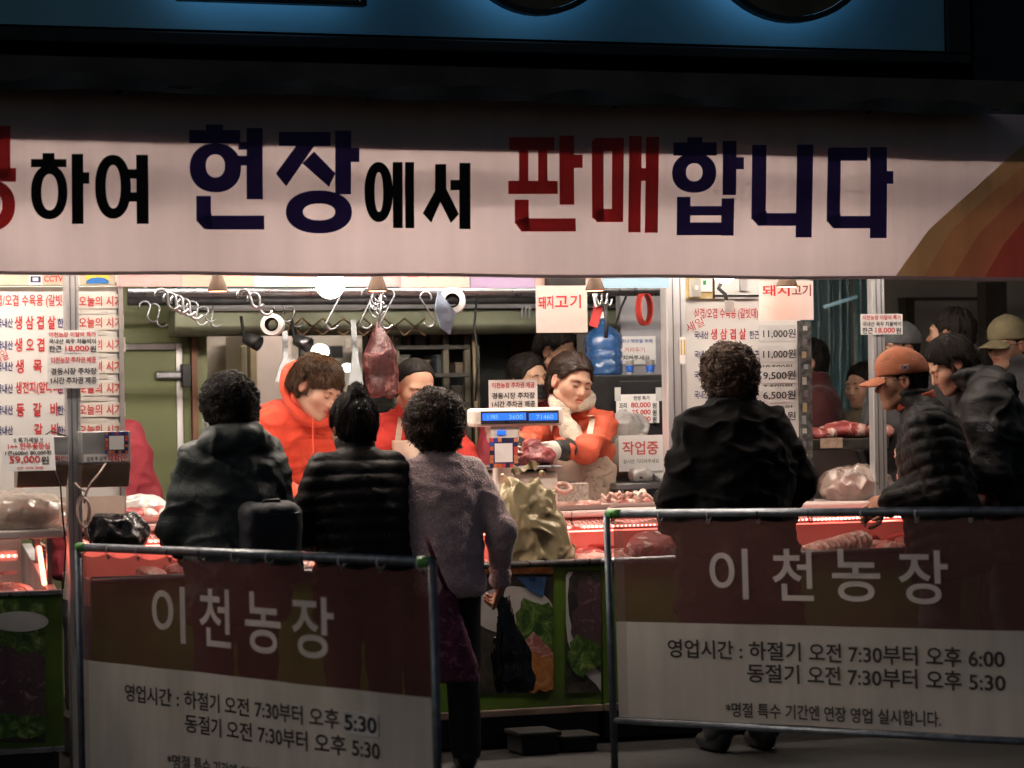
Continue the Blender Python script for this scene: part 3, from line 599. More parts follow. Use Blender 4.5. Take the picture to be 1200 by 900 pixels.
# --- street barriers
M_frame = pm('barrier_tube', (.15, .17, .20), .45, .6, .35, 20, .05, 80)
M_mar = cloth_print('barrier_maroon', (.115, .045, .04), .25, .27, .12, 2.5, dirt=.25); M_gry = cloth_print('barrier_grey', (.50, .47, .43), .2, .04, .10, 2.0, dirt=.28)
M_blet = cloth_print('barrier_letter', (.74, .66, .62), .2, .0, .1, 5); M_bink = cloth_print('barrier_ink', (.03, .026, .026), .1, .02, .1, 5)
M_gtape = pm('green_tape', (.08, .3, .06), .5)
def barrier(TLp, TRp, L, white_px, bot_px, label, side):
    fr = Frame(TLp, TRp-TLp, (0, 0, 1)); zc = fr.uv(*white_px)[1]; zb_ = fr.uv(*bot_px)[1]; fl = fr.w(L/2, zb_); t = thing('sign_barrier', label, 'barrier', (fl[0], fl[1], 0), 'street barriers with opening hours')
    def tube(a, b, r=.0135): return MB().cyl(fr.w(*a), fr.w(*b), r, n=12)
    tube((0, 0), (L, 0), .015).obj('top_rail', M_frame, t, smooth=True); tube((0, zb_), (L, zb_), .012).obj('bottom_rail', M_frame, t, smooth=True)
    for x in (0, L):
        p = fr.w(x, 0); b_ = fr.w(x, zb_); dn = (b_-p)/np.linalg.norm(b_-p); ft = p+dn*((p[2]-.012)/-dn[2])
        MB().cyl(p, ft, .0135, n=12).obj('leg', M_frame, t, smooth=True)
        f0 = ft+np.array(fr.n)*.28; f1 = ft-np.array(fr.n)*.28; f0[2] = f1[2] = .014; MB().cyl(f0, f1, .013, n=10).obj('foot_bar', M_frame, t, smooth=True)
        MB().cyl(fr.w(x+(.01 if x == 0 else -.07), 0), fr.w(x+(.07 if x == 0 else -.01), 0), .0165, n=12).obj('tape', M_gtape, t, smooth=True)
    wv = lambda x, y: .006*math.sin(x*5+y*3)+.004*math.sin(x*13)
    MB().grid(lambda u, v: fr.w(.03+(L-.06)*u, -.020+(zc+.020)*v-(1-v)*.014*abs(math.sin((.03+(L-.06)*u)/.22*math.pi)), wv(.03+(L-.06)*u, 0)*min(1, v*3)), 100, 6).obj('maroon_panel', M_mar, t, smooth=True)
    MB().grid(lambda u, v: fr.w(.03+(L-.06)*u, zc+(zb_+.015-zc)*v, wv(.03+(L-.06)*u, 0)), 60, 6).obj('white_panel', M_gry, t, smooth=True)
    MB().grid(lambda u, v: fr.w(.03+.05*u, -.03+(zb_+.05)*v, wv(.03+.05*u, 0)+.002), 2, 4).obj('tape_strip', cloth_print('clear_tape', (.3, .25, .24), .3, .75), t)
    x = .03
    while x < L:
        MB().tube([fr.w(x+.004*math.sin(a), .019*math.cos(a)-.008, .019*math.sin(a)) for a in np.linspace(0, 6.28, 12)[:-1]], .0022, 5, closed=True).obj('tie', M_paper if int(x*10) % 3 else M_black, t); MB().lathe(fr.w(x, -.030, wv(x, 0)+.001), [(.004, 0), (.009, 0), (.009, .002), (.004, .002)], 12, axis=fr.n, cap=False).obj('eyelet', M_steel, t); x += .22
    return t, fr, wv
T1 = pd(711, 602, 10.6); T2 = pd(1200, 598.5, 9.46)
bar_r, fr_r, wv = barrier(T1, T2, 2.05, (719, 728), (716, 844), 'right barrier with maroon and grey printed panel, hours to 6:00', 1)
def wletters(fr, items, mat, parent, wv, **k):
    for it in items:
        mb = MB(); fitpx(mb, fr, *it, n=0, **k); v2 = []
        for p in mb.v:
            q = np.array(p)-fr.o; x, y = np.dot(q, fr.x), np.dot(q, fr.y); v2.append(tuple(fr.w(x, y, wv(x, 0)+.004)))
        mb.v = v2; o = mb.obj('letter' if len(it[0]) == 1 else 'lettering', mat, parent)
        if len(it[0]) > 1: o['kind'] = 'stuff'
wletters(fr_r, [('이', 833, 643, 878, 702), ('천', 905, 643, 952, 704), ('농', 975, 643, 1032, 705), ('장', 1053, 645, 1113, 708)], M_blet, bar_r, wv, bold=.012, res=5)
wletters(fr_r, [('영업시간 : 하절기 오전 7:30부터 오후 6:00', 784, 748, 1179, 771, 12), ('동절기 오전 7:30부터 오후 5:30', 877, 777, 1180, 800, 11), ('*명절 특수 기간엔 연장 영업 실시합니다.', 852, 820, 1104, 838, 16)], M_bink, bar_r, wv, bold=.018)
T1 = pd(91, 641, 10.3); T2 = pd(507, 658.5, 8.44)
bar_l, fr_l, wv2 = barrier(T1, T2, float(np.linalg.norm(T2-T1)), (98, 773), (104, 960), 'left barrier with maroon and grey panel and a patched 5:30', 0)
wletters(fr_l, [('이', 181, 687, 216, 753), ('천', 232, 690, 271, 758), ('농', 288, 694, 331, 766), ('장', 346, 699, 393, 771)], M_blet, bar_l, wv2, bold=.012, res=5)
wletters(fr_l, [('영업시간 : 하절기 오전 7:30부터 오후', 148, 800, 399, 822, 32), ('동절기 오전 7:30부터 오후 5:30', 216, 838, 446, 861, 28), ('*명절 특수 기간엔 연장 영업 실시합니다.', 198, 884, 392, 902, 28)], M_bink, bar_l, wv2, bold=.018)
a_, b_ = fr_l.uv(405, 845), fr_l.uv(445, 851); h_ = .034
MB().box((a_[0], b_[1]-h_, wv2(b_[0], 0)+.005), (b_[0], b_[1]+h_, wv2(b_[0], 0)+.007), fr=fr_l).obj('patch', pm('patch_paper', (.62, .6, .58), .6), bar_l)
mb = MB(); fit(mb, fr_l, '5:30', a_[0]+.006, b_[1]-.024, b_[0]-.006, b_[1]+.026, n=wv2(b_[0], 0)+.009, bold=.02); mb.obj('lettering', M_bink, bar_l)['kind'] = 'stuff'

# --- back of the stall
M_gpan = pm('cold_room_green', (.115, .13, .055), .5, 0, .15, 2.5, .04, 20, dirt=(.09, .095, .05))
cold = thing('cold_room', 'olive green cold room wall with a hinged door', 'cold room', (-2.9, 3.0, 0))
F3 = FY(3.0); x0 = F3.uv(-40, 500)[0]; x1 = F3.uv(224, 500)[0]; zt = F3.uv(190, 393)[1]
MB().box((x0, 3.0, .0), (x1, 3.1, 2.6)).obj('wall', M_gpan, cold)
dx0 = F3.uv(100, 500)[0]; dx1 = F3.uv(205, 500)[0]; dz = F3.uv(190, 411)[1]
dr = MB().box((dx0, 2.95, .1), (dx1, 2.995, dz)).obj('door', M_gpan, cold, bevel=.006)
MB().box((dx1+.002, 2.96, .08), (dx1+.035, 2.998, dz+.035)).obj('door_frame', M_alu, cold, bevel=.004); MB().box((dx0, 2.96, dz+.004), (dx1, 2.998, dz+.035)).obj('door_frame', M_alu, cold, bevel=.004)
hx0, hx1 = F3.uv(178, 440)[0], F3.uv(216, 440)[0]; hz = F3.uv(195, 440)[1]
hg = MB(); hg.box((hx0, 2.91, hz-.022), (hx1-.03, 2.948, hz+.022)); hg.obj('hinge', M_steel, dr, bevel=.012); MB().box((hx1-.032, 2.9, hz-.06), (hx1+.012, 2.958, hz+.055)).obj('hinge_plate', M_dark, dr, bevel=.005)
MB().box((x1+.002, 2.97, 0), (x1+.03, 3.02, 2.5)).obj('corner_trim', pm('rust_trim', (.16, .08, .05), .5, .4), cold)
lint = thing('lintel_beam', 'pale green beam above the opening to the back room', 'beam', (-1.3, 2.7, 1.7))
F27 = FY(2.7); lx0_, lx1_ = F27.uv(205, 380)[0], F27.uv(748, 380)[0]; lzt_, lzb_ = F27.uv(450, 363)[1], F27.uv(450, 392)[1]
MB().box((lx0_, 2.7, lzb_), (lx1_, 2.85, lzt_)).obj('beam', pm('beam_green', (.26, .29, .20), .5, .1, .2, 4, .05, 30, dirt=(.15, .15, .1)), lint, bevel=.006)
MB().box((lx0_, 2.62, lzt_+.003), (lx1_, 2.72, lzt_+.065)).obj('flange', pm('flange_grey', (.4, .42, .45), .4, .5, .2, 5), lint, bevel=.005)
MB().box((lx0_, 2.66, lzt_+.07), (lx1_, 2.75, lzt_+.20)).obj('upper_panel', pm('teal_panel', (.05, .09, .11), .5, 0, .3, 4), lint)
# folding lattice gate under the beam
gate = thing('lattice_gate', 'brown folding lattice strip along the pale green beam', 'gate', (-.9, 2.6, 1.7)); F26 = FY(2.62)
for i in range(7):
    xq = 330+i*24
    for s_ in (0, 1):
        a, b = F26.uv(xq, 393 if s_ else 373), F26.uv(xq+24, 373 if s_ else 393); p0, p1 = F26.w(*a, .004*s_+.002), F26.w(*b, .004*s_+.002)
        MB().cyl(p0, p1, .005, n=6).obj('slat', pm('gate_brown', (.2, .13, .08), .5, .3), gate)
# back room seen through the opening
S(MB().box((-6, 5.9, 0), (6, 6.0, 3.2)).obj('back_room_wall', pm('backroom_wall', (.55, .5, .45), .6, 0, .12, 3)))
S(MB().box((-5.2, 3.12, 2.62), (3.2, 5.9, 2.68)).obj('back_room_ceiling', pm('backroom_ceiling', (.5, .47, .42), .6, 0, .1, 3)))
S(MB().box((x1+.02, 3.05, 0), (x1+.10, 5.9, 2.6)).obj('back_room_side_wall', pm('backroom_green', (.22, .24, .13), .6, 0, .15, 4)))
F5 = FY(5.6)
def flatbox(name, px0, py0, px1, py1, Y, depth, mat, label, cat, bev=.004, floor=False):
    f = FY(Y); a, b = f.uv(px0, py1), f.uv(px1, py0); o = MB().box((a[0], Y, .0 if floor else a[1]), (b[0], Y+depth, b[1])).obj(name, mat, None, bevel=bev, origin=((a[0]+b[0])/2, Y, .0 if floor else a[1])); return tag(o, label, cat)
flatbox('cabinet', 290, 392, 341, 470, 5.3, .5, pm('pinkish_white', (.62, .53, .5), .5, 0, .08, 4), 'pinkish white wall cabinet in the back room', 'cabinet', floor=True)
flatbox('panel_board', 352, 405, 364, 420, 5.7, .05, M_black, 'black square opening left of the glowing back room lamp', 'panel')
flatbox('panel_board', 388, 405, 402, 420, 5.7, .05, M_black, 'black square opening right of the glowing back room lamp', 'panel')
flatbox('fluted_column', 294, 400, 301, 470, 5.0, .1, pm('col_tan', (.35, .28, .18), .5), 'tan narrow column in the back room', 'column', floor=True)
flatbox('white_column', 283, 405, 289, 470, 4.6, .06, pm('warm_white', (.75, .65, .5), .5), 'cream narrow post beside the back room entrance', 'post', floor=True)
# dark wall and shelving right of the hanging meat
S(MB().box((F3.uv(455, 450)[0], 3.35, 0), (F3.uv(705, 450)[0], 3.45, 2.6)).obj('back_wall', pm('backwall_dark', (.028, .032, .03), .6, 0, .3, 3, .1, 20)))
sh = thing('steel_rack', 'dark steel storage rack behind the older seller', 'rack', (.1, 3.0, 0)); F29 = FY(2.9)
for px_ in (462, 520, 545, 556):
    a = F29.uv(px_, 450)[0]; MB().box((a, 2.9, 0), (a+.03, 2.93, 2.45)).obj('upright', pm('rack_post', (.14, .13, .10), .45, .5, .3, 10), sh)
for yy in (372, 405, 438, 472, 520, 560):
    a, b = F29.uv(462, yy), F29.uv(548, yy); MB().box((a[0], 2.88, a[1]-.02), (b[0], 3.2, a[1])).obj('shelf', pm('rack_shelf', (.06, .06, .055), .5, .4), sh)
a = F29.uv(550, 340); b = F29.uv(556, 560); MB().tube([F29.w(*F29.uv(548, 345), .06), F29.w(*F29.uv(553, 470), .06), F29.w(*F29.uv(556, 600), .06)], .009).obj('hose', pm('hose_tan', (.28, .22, .13), .5), sh, smooth=True)
# grey partition with the water bottle stand
S(MB().box((FY(2.1).uv(728, 420)[0], 2.1, 0), (FY(2.1).uv(800, 420)[0], 2.16, 2.6)).obj('partition_wall', pm('partition', (.34, .34, .37), .45, .2, .2, 3, .05, 20, dirt=(.2, .19, .2))))
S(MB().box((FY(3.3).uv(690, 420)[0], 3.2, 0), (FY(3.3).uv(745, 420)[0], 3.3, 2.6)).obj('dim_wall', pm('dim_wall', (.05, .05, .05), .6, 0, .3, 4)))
# far right: dark market beyond
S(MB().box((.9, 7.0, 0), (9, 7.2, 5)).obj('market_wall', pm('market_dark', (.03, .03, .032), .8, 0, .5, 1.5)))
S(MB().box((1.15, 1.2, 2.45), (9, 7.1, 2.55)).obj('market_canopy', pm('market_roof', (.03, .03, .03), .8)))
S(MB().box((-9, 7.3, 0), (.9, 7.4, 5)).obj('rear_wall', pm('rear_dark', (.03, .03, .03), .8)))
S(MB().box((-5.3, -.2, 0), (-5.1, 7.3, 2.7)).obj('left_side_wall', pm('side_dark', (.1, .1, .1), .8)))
for i, (px_, py_, px2, py2, Y, lab) in enumerate([(1060, 348, 1175, 352, 5.0, 'dark horizontal beam in the market behind the men'), (1155, 330, 1180, 400, 4.4, 'dark wooden upright behind the man in the khaki cap'), (1062, 352, 1072, 420, 5.2, 'thin dark upright in the gloom behind the right post')]):
    flatbox('timber', px_, py_, px2, py2, Y, .1, pm('timber_dark', (.06, .05, .045), .7, 0, .3, 5), lab, 'timber', floor=(i > 0))
# --- teal plastic strip curtain
cu = thing('strip_curtain', 'pale teal plastic strip curtain hanging in the dark passage', 'curtain', (1.6, 3.6, 0)); F36 = FY(3.6)
M_cur = film('curtain_film', (.10, .26, .30), .2, .25, .2, .3)
for i, (c0, c1) in enumerate([(938, 955), (953, 971), (969, 988), (986, 999), (1003, 1018), (1014, 1026)]):
    a = F36.uv(c0, 345)[0]; b = F36.uv(c1, 345)[0]
    def cf(u, v, i=i, a=a, b=b):
        x = a+(b-a)*u; z = 2.3-2.2*v; return (x+.012*math.sin(v*7+i), 3.6+.03*math.sin(u*9+i*2+v*2)+.02*math.sin(v*9+i)+.01*(i % 2), z)
    MB().grid(cf, 10, 30).obj('strip', M_cur, cu, smooth=True)
a = F36.uv(938, 362); b = F36.uv(976, 350)
tl = thing('tube_lamp', 'dim slanted fluorescent tube above the plastic curtain', 'lamp', F36.w(*a, .3)); p0, p1 = F36.w(*a, .3), F36.w(*b, .3)
MB().cyl(p0, p1, .010).obj('tube', em('dim_tube', (.5, .8, .9), .12), tl, smooth=True)
# ================================================================== PEOPLE
SKIN = vcol('skin', .48, .12, .25, 160, .4, .14, 30)
def hair_mat(name, col, rough=.5): return pm(name, col, rough, 0, .5, 40, .0, 60, .4, stretch=(1, 1, .3))
H_black = pm('hair_black', (.009, .007, .006), .7, 0, .5, 40, 0, 60, .2); H_brown = hair_mat('hair_brown', (.026, .014, .009)); H_warm = hair_mat('hair_warm', (.045, .022, .010)); H_grey = hair_mat('hair_grey', (.05, .045, .04))

def head_sdf(P, p):
    """P in head space: origin between the ears, +Y face, +Z crown. p: options"""
    d = el(P, (0, -.014, .028), (.077, .097, .090))
    d = smin(d, el(P, (0, .026, -.040), (.057+p.get('jaw', 0), .062, .066)), .03)
    d = smin(d, rc(P, (0, .035, -.03), (0, .066, -.086), .05, .026), .03)
    for s in (-1, 1):
        d = smin(d, sp(P, (s*.040, .058, -.020), .027+p.get('cheek', 0)), .03)
        d = smin(d, rc(P, (s*.052, .0, -.055), (s*.022, .06, -.088), .02, .016), .02)
    d = smin(d, el(P, (0, .072, .026), (.056, .020, .013)), .018)
    for s in (-1, 1): d = smax(d, -sp(P, (s*.031, .098, .006), .0145), .016)
    for s in (-1, 1): d = smin(d, el(P, (s*.031, .0755, .005), (.0155, .0125, .0105)), .004)
    d = smin(d, rc(P, (0, .082, .014), (0, .104, -.024), .0075, .0115), .012)
    for s in (-1, 1): d = smin(d, sp(P, (s*.0125, .092, -.029), .0085), .006)
    for s in (-1, 1): d = smax(d, -sp(P, (s*.006, .1, -.039), .0035), .004)
    d = smin(d, el(P, (0, .080, -.056), (.026, .014, .018)), .014)
    d = smin(d, el(P, (0, .0925, -.0515), (.021, .0065, .0045)), .004)
    d = smin(d, el(P, (0, .0905, -.0600), (.018, .0070, .0055)), .004)
    op = p.get('mouth', 0)
    d = smax(d, -el(P, (0, .098, -.0557), (.019, .010, .0014+op)), .003)
    d = smin(d, sp(P, (0, .074, -.088), .017), .016)
    for s in (-1, 1):
        e = el(P-np.array([s*.077, -.012, -.004], np.float32), (0, 0, 0), (.011, .020, .031)); e = smax(e, -el(P, (s*.088, -.008, -.002), (.008, .011, .019)), .005); d = smin(d, e, .006)
    return d
HAIRLINE = {'man': ([-.12, -.07, -.05, -.022, -.018, .02, .045, .072, .09, .14], [-.06, -.045, -.03, -.02, .018, .026, .040, .078, .12, .13]),
            'woman': ([-.12, -.07, -.05, -.02, -.014, .02, .045, .078, .095, .14], [-.05, -.04, -.03, -.018, .014, .024, .045, .082, .12, .13]),
            'bangs': ([-.12, -.07, -.05, -.022, -.016, .012, .030, .045, .062, .14], [-.06, -.045, -.03, -.020, .014, .020, .034, .085, .14, .14]),
            'bald': ([-.12, -.07, -.05, -.01, .02, .045, .075, .10, .14], [-.06, -.045, -.03, -.02, -.004, .010, .030, .065, .075])}
def hair_sdf(P, p):
    st = p['hair']; th = p.get('thick', .014); z0 = p.get('hair_bottom', -.075)
    d = el(P, (0, -.018, .030), (.077+th, .097+th, .090+th*.9))
    nk = el(P, (0, -.045, -.035), (.062+th*.8, .06+th*.8, .06+th*.5)); d = smin(d, nk, .03)
    zz, yy = HAIRLINE[st]; xs = np.clip((np.abs(P[:, 0])-.035)/.04, 0, 1); d = smax(d, P[:, 1]-np.interp(P[:, 2]+.016*xs, zz, yy).astype(np.float32)-p.get('fringe', 0)-.006*vn(P, 60), .010)
    d = smax(d, z0-P[:, 2], .015)
    if p.get('ears', st in ('man', 'bangs', 'bald')):
        for s in (-1, 1): d = smax(d, -el(P, (s*.098, -.002, -.014), (.040, .032, .044)), .008)
    if st == 'bangs': d = d+.012*np.clip((P[:, 1]-.05)/.03, 0, 1)*np.clip(vn(P*np.array([1, .3, .1], np.float32), 42)*2, 0, 1)
    if p.get('bun'): bx = p['bun']; d = smin(d, el(P, bx[0], bx[1]), .012)
    lf = p.get('lump', (.0, 30)); d = d-lf[0]*fbm(P+p.get('seed', 0), lf[1], 2)
    if p.get('groove'):
        c = np.array(p['styles'][0].get('crown', (0, -.05, .12)), np.float32); q = P-c; sw = np.array(p['styles'][0].get('sweep', (0, 0, 0)), np.float32); q = q-np.linalg.norm(q, axis=1)[:, None]*sw*.35
        n_ = q/np.maximum(np.linalg.norm(q*np.array([1, 1, .25], np.float32), axis=1), .01)[:, None]; d = d-p['groove']*(np.abs(vn(n_*np.array([1, 1, .12], np.float32), 7.5))*2-.5)-p['groove']*.6*vn(n_*np.array([1, 1, .2], np.float32), 16)
    return d
def tubes_from_lines(L, r0, r1, nseg=3):
    """L (n,k,3) polylines -> thin three-sided tubes"""
    n, k, _ = L.shape; D = np.gradient(L, axis=1); D /= np.maximum(np.linalg.norm(D, axis=2, keepdims=True), 1e-9)
    up = np.array([.31, .52, .79]); X = np.cross(D, up); X /= np.maximum(np.linalg.norm(X, axis=2, keepdims=True), 1e-9); Y = np.cross(D, X)
    rad = np.linspace(r0, r1, k)[None, :, None]; ring = [L+(X*math.cos(2*math.pi*j/nseg)+Y*math.sin(2*math.pi*j/nseg))*rad for j in range(nseg)]
    V = np.stack(ring, 2).reshape(-1, 3); b = np.arange(n)[:, None, None]*k*nseg; i = np.arange(k-1)[None, :, None]*nseg; j = np.arange(nseg)[None, None, :]; j2 = (j+1) % nseg
    Q = np.stack(np.broadcast_arrays(b+i+j, b+i+j2, b+i+nseg+j2, b+i+nseg+j), -1).reshape(-1, 4); return V, Q
def grad(f, P, e=.002):
    g = np.stack([f(P+np.array(v, np.float32)*e)-f(P-np.array(v, np.float32)*e) for v in ((1, 0, 0), (0, 1, 0), (0, 0, 1))], 1); return g/np.maximum(np.linalg.norm(g, axis=1, keepdims=True), 1e-9)
def strands(f, V, Q, p):
    """hair strands flowing over the cap f"""
    n = p.get('n', 1500); fc = rng.integers(0, len(Q), n); w = rng.random((n, 4)); w /= w.sum(1, keepdims=True); X = (V[Q[fc]]*w[:, :, None]).sum(1).astype(np.float32); k = p.get('k', 7); step = p.get('len', .05)/k
    crown = np.array(p.get('crown', (0, -.05, .12)), np.float32); sw = np.array(p.get('sweep', (0, 0, -.5)), np.float32); L = [X]; jit = rng.normal(0, p.get('messy', .25), (n, 3)).astype(np.float32); lift = (rng.random(n)*p.get('lift', .004)).astype(np.float32)
    for i in range(k):
        g = grad(f, X); d = X-crown; d = d/np.maximum(np.linalg.norm(d, axis=1, keepdims=True), .02)+sw+jit; d = d-g*(d*g).sum(1, keepdims=True); d /= np.maximum(np.linalg.norm(d, axis=1, keepdims=True), 1e-6)
        X = X+d*step; dd = f(X); X = X-g*(dd-lift*((i+1)/k))[:, None]; L.append(X)
    return tubes_from_lines(np.stack(L, 1).astype(float), p.get('w', .0016), .0005)
def curls(f, V, Q, p):
    n = p.get('n', 700); fc = rng.integers(0, len(Q), n); X = V[Q[fc]].mean(1).astype(np.float32); g = grad(f, X); t = np.cross(g, rng.normal(0, 1, (n, 3))); t /= np.linalg.norm(t, axis=1, keepdims=True); b = np.cross(g, t)
    k = 13; L = []; r = (rng.random(n)*.5+.7)*p.get('cr', .008); ln = (rng.random(n)*.6+.6)*p.get('len', .022); ph = rng.random(n)*6.3
    for i in range(k):
        a = ph+i/(k-1)*rng.uniform(6, 9); L.append(X+t*((i/(k-1)-.5)*ln)[:, None]+b*(r*np.cos(a))[:, None]+g*(r*.8*np.sin(a)+p.get('out', .001))[:, None])
    return tubes_from_lines(np.stack(L, 1), p.get('w', .0028), .0012)

def hand_mesh(curl=.5, spread=.1, right=True, glove=False, scale=1.0, thumb=.5):
    """open space: wrist at origin, fingers along -Z, palm facing +Y (towards the front), thumb on the inner side"""
    s = -1 if right else 1; seg = []
    pal = lambda P: smin(smin(el(P, (0, 0, -.045), (.040, .017, .052)), el(P, (s*.018, .006, -.03), (.02, .017, .03)), .012), rc(P, (0, 0, .03), (0, 0, -.02), .026, .028), .02)
    chains = []
    for i, (x, L_) in enumerate([(.029, .068), (.0105, .078), (-.009, .074), (-.028, .058)]):
        x *= s; p0 = np.array([x, 0, -.085]); a = R(12)+curl*R(65)*.6; sp_ = s*spread*(1.5-i)*.12
        d0 = np.array([sp_, math.sin(a), -math.cos(a)]); p1 = p0+d0*L_*.45; a2 = a+curl*R(75); d1 = np.array([sp_*.6, math.sin(a2), -math.cos(a2)]); p2 = p1+d1*L_*.32; a3 = a2+curl*R(50); d2 = np.array([0, math.sin(a3), -math.cos(a3)]); p3 = p2+d2*L_*.25
        chains.append((p0, p1, p2, p3))
    t0 = np.array([s*.028, .006, -.028]); t1 = t0+np.array([s*.026, .014, -.028]); t2 = t1+np.array([s*.012-s*.016*thumb, .012*thumb+.004, -.03]); t3 = t2+np.array([s*.004-s*.014*thumb, .012*thumb, -.018])
    ex = .0015 if glove else 0
    def f(P):
        d = pal(P)-ex
        for c in chains:
            e = np.minimum(np.minimum(rc(P, c[0], c[1], .0098+ex, .0088+ex), rc(P, c[1], c[2], .0088+ex, .008+ex)), rc(P, c[2], c[3], .008+ex, .0066+ex)); d = smin(d, e, .006)
        e = np.minimum(np.minimum(rc(P, t0, t1, .014, .0115), rc(P, t1, t2, .0112+ex, .010+ex)), rc(P, t2, t3, .010+ex, .0075+ex)); return smin(d, e, .008)
    V, Q = snet(f, (-.09, -.06, -.20), (.09, .12, .07), .0048); return relax(V, Q, 1, .3)*scale, Q

def ik(S, T, l1, l2, pole):
    S = np.array(S, float); T = np.array(T, float); d = T-S; L = np.linalg.norm(d)
    if L > (l1+l2)*.995: T = S+d/L*(l1+l2)*.995; d = T-S; L = np.linalg.norm(d)
    u = d/L; a = (l1*l1-l2*l2+L*L)/(2*L); hgt = math.sqrt(max(0, l1*l1-a*a)); p = np.array(pole, float); p = p-u*np.dot(p, u); p /= max(1e-6, np.linalg.norm(p)); return S+u*a+p*hgt, T
PROF = {  # z, half width, half depth, forward shift of the torso outline
 'jacket': [(-.26, .215, .17, 0), (-.22, .222, .175, 0), (0, .215, .165, 0), (.14, .205, .158, .0), (.28, .212, .150, 0), (.36, .200, .130, -.005), (.42, .155, .105, -.012), (.470, .100, .086, -.01), (.51, .082, .082, .0), (.545, .080, .082, .008)],
 'coat': [(-.45, .26, .20, 0), (-.22, .255, .195, 0), (0, .245, .185, 0), (.14, .235, .175, .0), (.28, .225, .160, 0), (.36, .200, .135, -.005), (.42, .150, .108, -.012), (.475, .110, .095, -.01), (.52, .092, .092, .0), (.565, .090, .090, .008)],
 'sweater': [(-.16, .185, .140, 0), (-.13, .192, .148, 0), (0, .190, .150, 0), (.12, .180, .142, .0), (.28, .185, .132, 0), (.36, .172, .115, -.005), (.42, .132, .090, -.012), (.475, .085, .074, -.01), (.505, .068, .070, .0), (.52, .064, .068, .004)],
 'shirt': [(-.16, .175, .130, 0), (0, .175, .132, 0), (.12, .165, .125, .0), (.28, .178, .125, 0), (.36, .168, .108, -.005), (.42, .128, .084, -.012), (.475, .080, .070, -.01), (.51, .066, .068, .004)],
}
def person(label, headpx, Y, face, H_opts, top, hair, head=(0, 0, 0), lean=0, bend=0, neck=10, wide=1.0, hands=None, prof='jacket', arm_r=(.075, .062, .052), skin=(.42, .24, .16), pants=(.02, .02, .025), disp=None, hmat=None, hs=1.0, extra=None, opts=None, poles=None, res=.0095, top_rough=.7, sleeve=1.0, curl=.45, gloves=None, legs=True, name='person', shoe=True, hand_px=None):
    """a standing figure whose head lies where the photograph shows it and whose feet stand on the ground"""
    res = max(res, .0125) if Y > .7 and Y > 1.06 or (Y > .7 and Y < .96) else res
    opts = opts or {}; a1, a2, a3 = R(lean), R(lean+bend), R(neck)
    up = lambda a: np.array([0, math.sin(a), math.cos(a)])
    Pv = np.array([0, 0, .93]); C_ = Pv+.30*up(a1); Nk = C_+.19*up(a2); Hc0 = Nk+.105*up(a3)+np.array([0, .012, 0])
    hw = at(headpx[0], headpx[1], Y); k = (hw[2]-.0)/(Hc0[2]+.02*0); yaw = R(face)-YAW; Rz = np.array(Matrix.Rotation(yaw, 3, 'Z'))
    base = np.array([hw[0], hw[1], 0])-Rz@np.array([0, Hc0[1]*k, 0]); base[2] = 0
    def Wd(V): return V*k@Rz.T+base
    t = thing(name, label, 'person', base)
    # head space
    Rh = rotm(R(head[0]), R(head[1]), R(head[2])); hk = hs/k
    def toh(P): return ((P-Hc0.astype(np.float32))@Rh.astype(np.float32))/np.float32(hk)
    # joints
    Sh = {s: Nk-.095*up(a2)+np.array([s*.153*wide, .0, 0]) for s in (-1, 1)}
    hands = hands or {-1: (-.26, .10, .74), 1: (.26, .10, .74)}; poles = poles or {}
    arms = {}
    hands = dict(hands)
    for s in (-1, 1):
        if s in (hand_px or {}): hands[s] = tuple((at(*hand_px[s])-base)@Rz/k)
    for s in (-1, 1): E_, W_ = ik(Sh[s], hands[s], .285, .255, poles.get(s, (s*.5, -1, -.2))); arms[s] = (Sh[s], E_, W_)
    pr = np.array(PROF[prof], np.float32); ca, sa = math.cos(a1), math.sin(a1)
    cb = (math.tan(a2-a1)*.19 if bend else 0)/.036
    def spine(P):
        q = P-Pv.astype(np.float32); y = q[:, 1]*ca-q[:, 2]*sa; z = q[:, 1]*sa+q[:, 2]*ca; zz = np.maximum(z-.30, 0); y = y-cb*zz*zz*np.float32(.9); return q[:, 0], y, z
    def torso(P, grow=0.0, low=None):
        x, y, z = spine(P); rx = np.interp(z, pr[:, 0], pr[:, 1]).astype(np.float32)*wide+grow; ry = np.interp(z, pr[:, 0], pr[:, 2]).astype(np.float32)*(.5+.5*wide)+grow; y0 = np.interp(z, pr[:, 0], pr[:, 3]).astype(np.float32)
        r = np.sqrt((x/rx)**2+((y-y0)/ry)**2+1e-9); d = (r-1)*np.minimum(rx, ry)*.9; lo = pr[0, 0] if low is None else low
        return smax(smax(d, (lo-grow)-z, .02), z-pr[-1, 0]-grow, .012)
    def armsd(P, g=0.0, upto=1.0):
        d = None
        for s in (-1, 1):
            S_, E_, W_ = arms[s]; W2 = E_+(W_-E_)*upto
            e = smin(rc(P, S_, E_, arm_r[0]+g, arm_r[1]+g), rc(P, E_, W2, arm_r[1]+g, arm_r[2]+g), .02); d = e if d is None else np.minimum(d, e)
        return d
    hipz = .90; knee = .49; fx = .10
    def legsd(P, g=0.0):
        d = el(P, (0, -.005, .93), (.165*wide+g, .125+g, .13+g))
        for s in (-1, 1):
            e = smin(rc(P, (s*.085, 0, hipz), (s*.095, .02, knee), .088+g, .066+g), rc(P, (s*.095, .02, knee), (s*fx, -.01, .09), .066+g, .054+g), .03); d = smin(d, e, .04)
        return d
    jk = lambda P: smin(torso(P), armsd(P, 0, sleeve), .05)
    ex = extra or {}
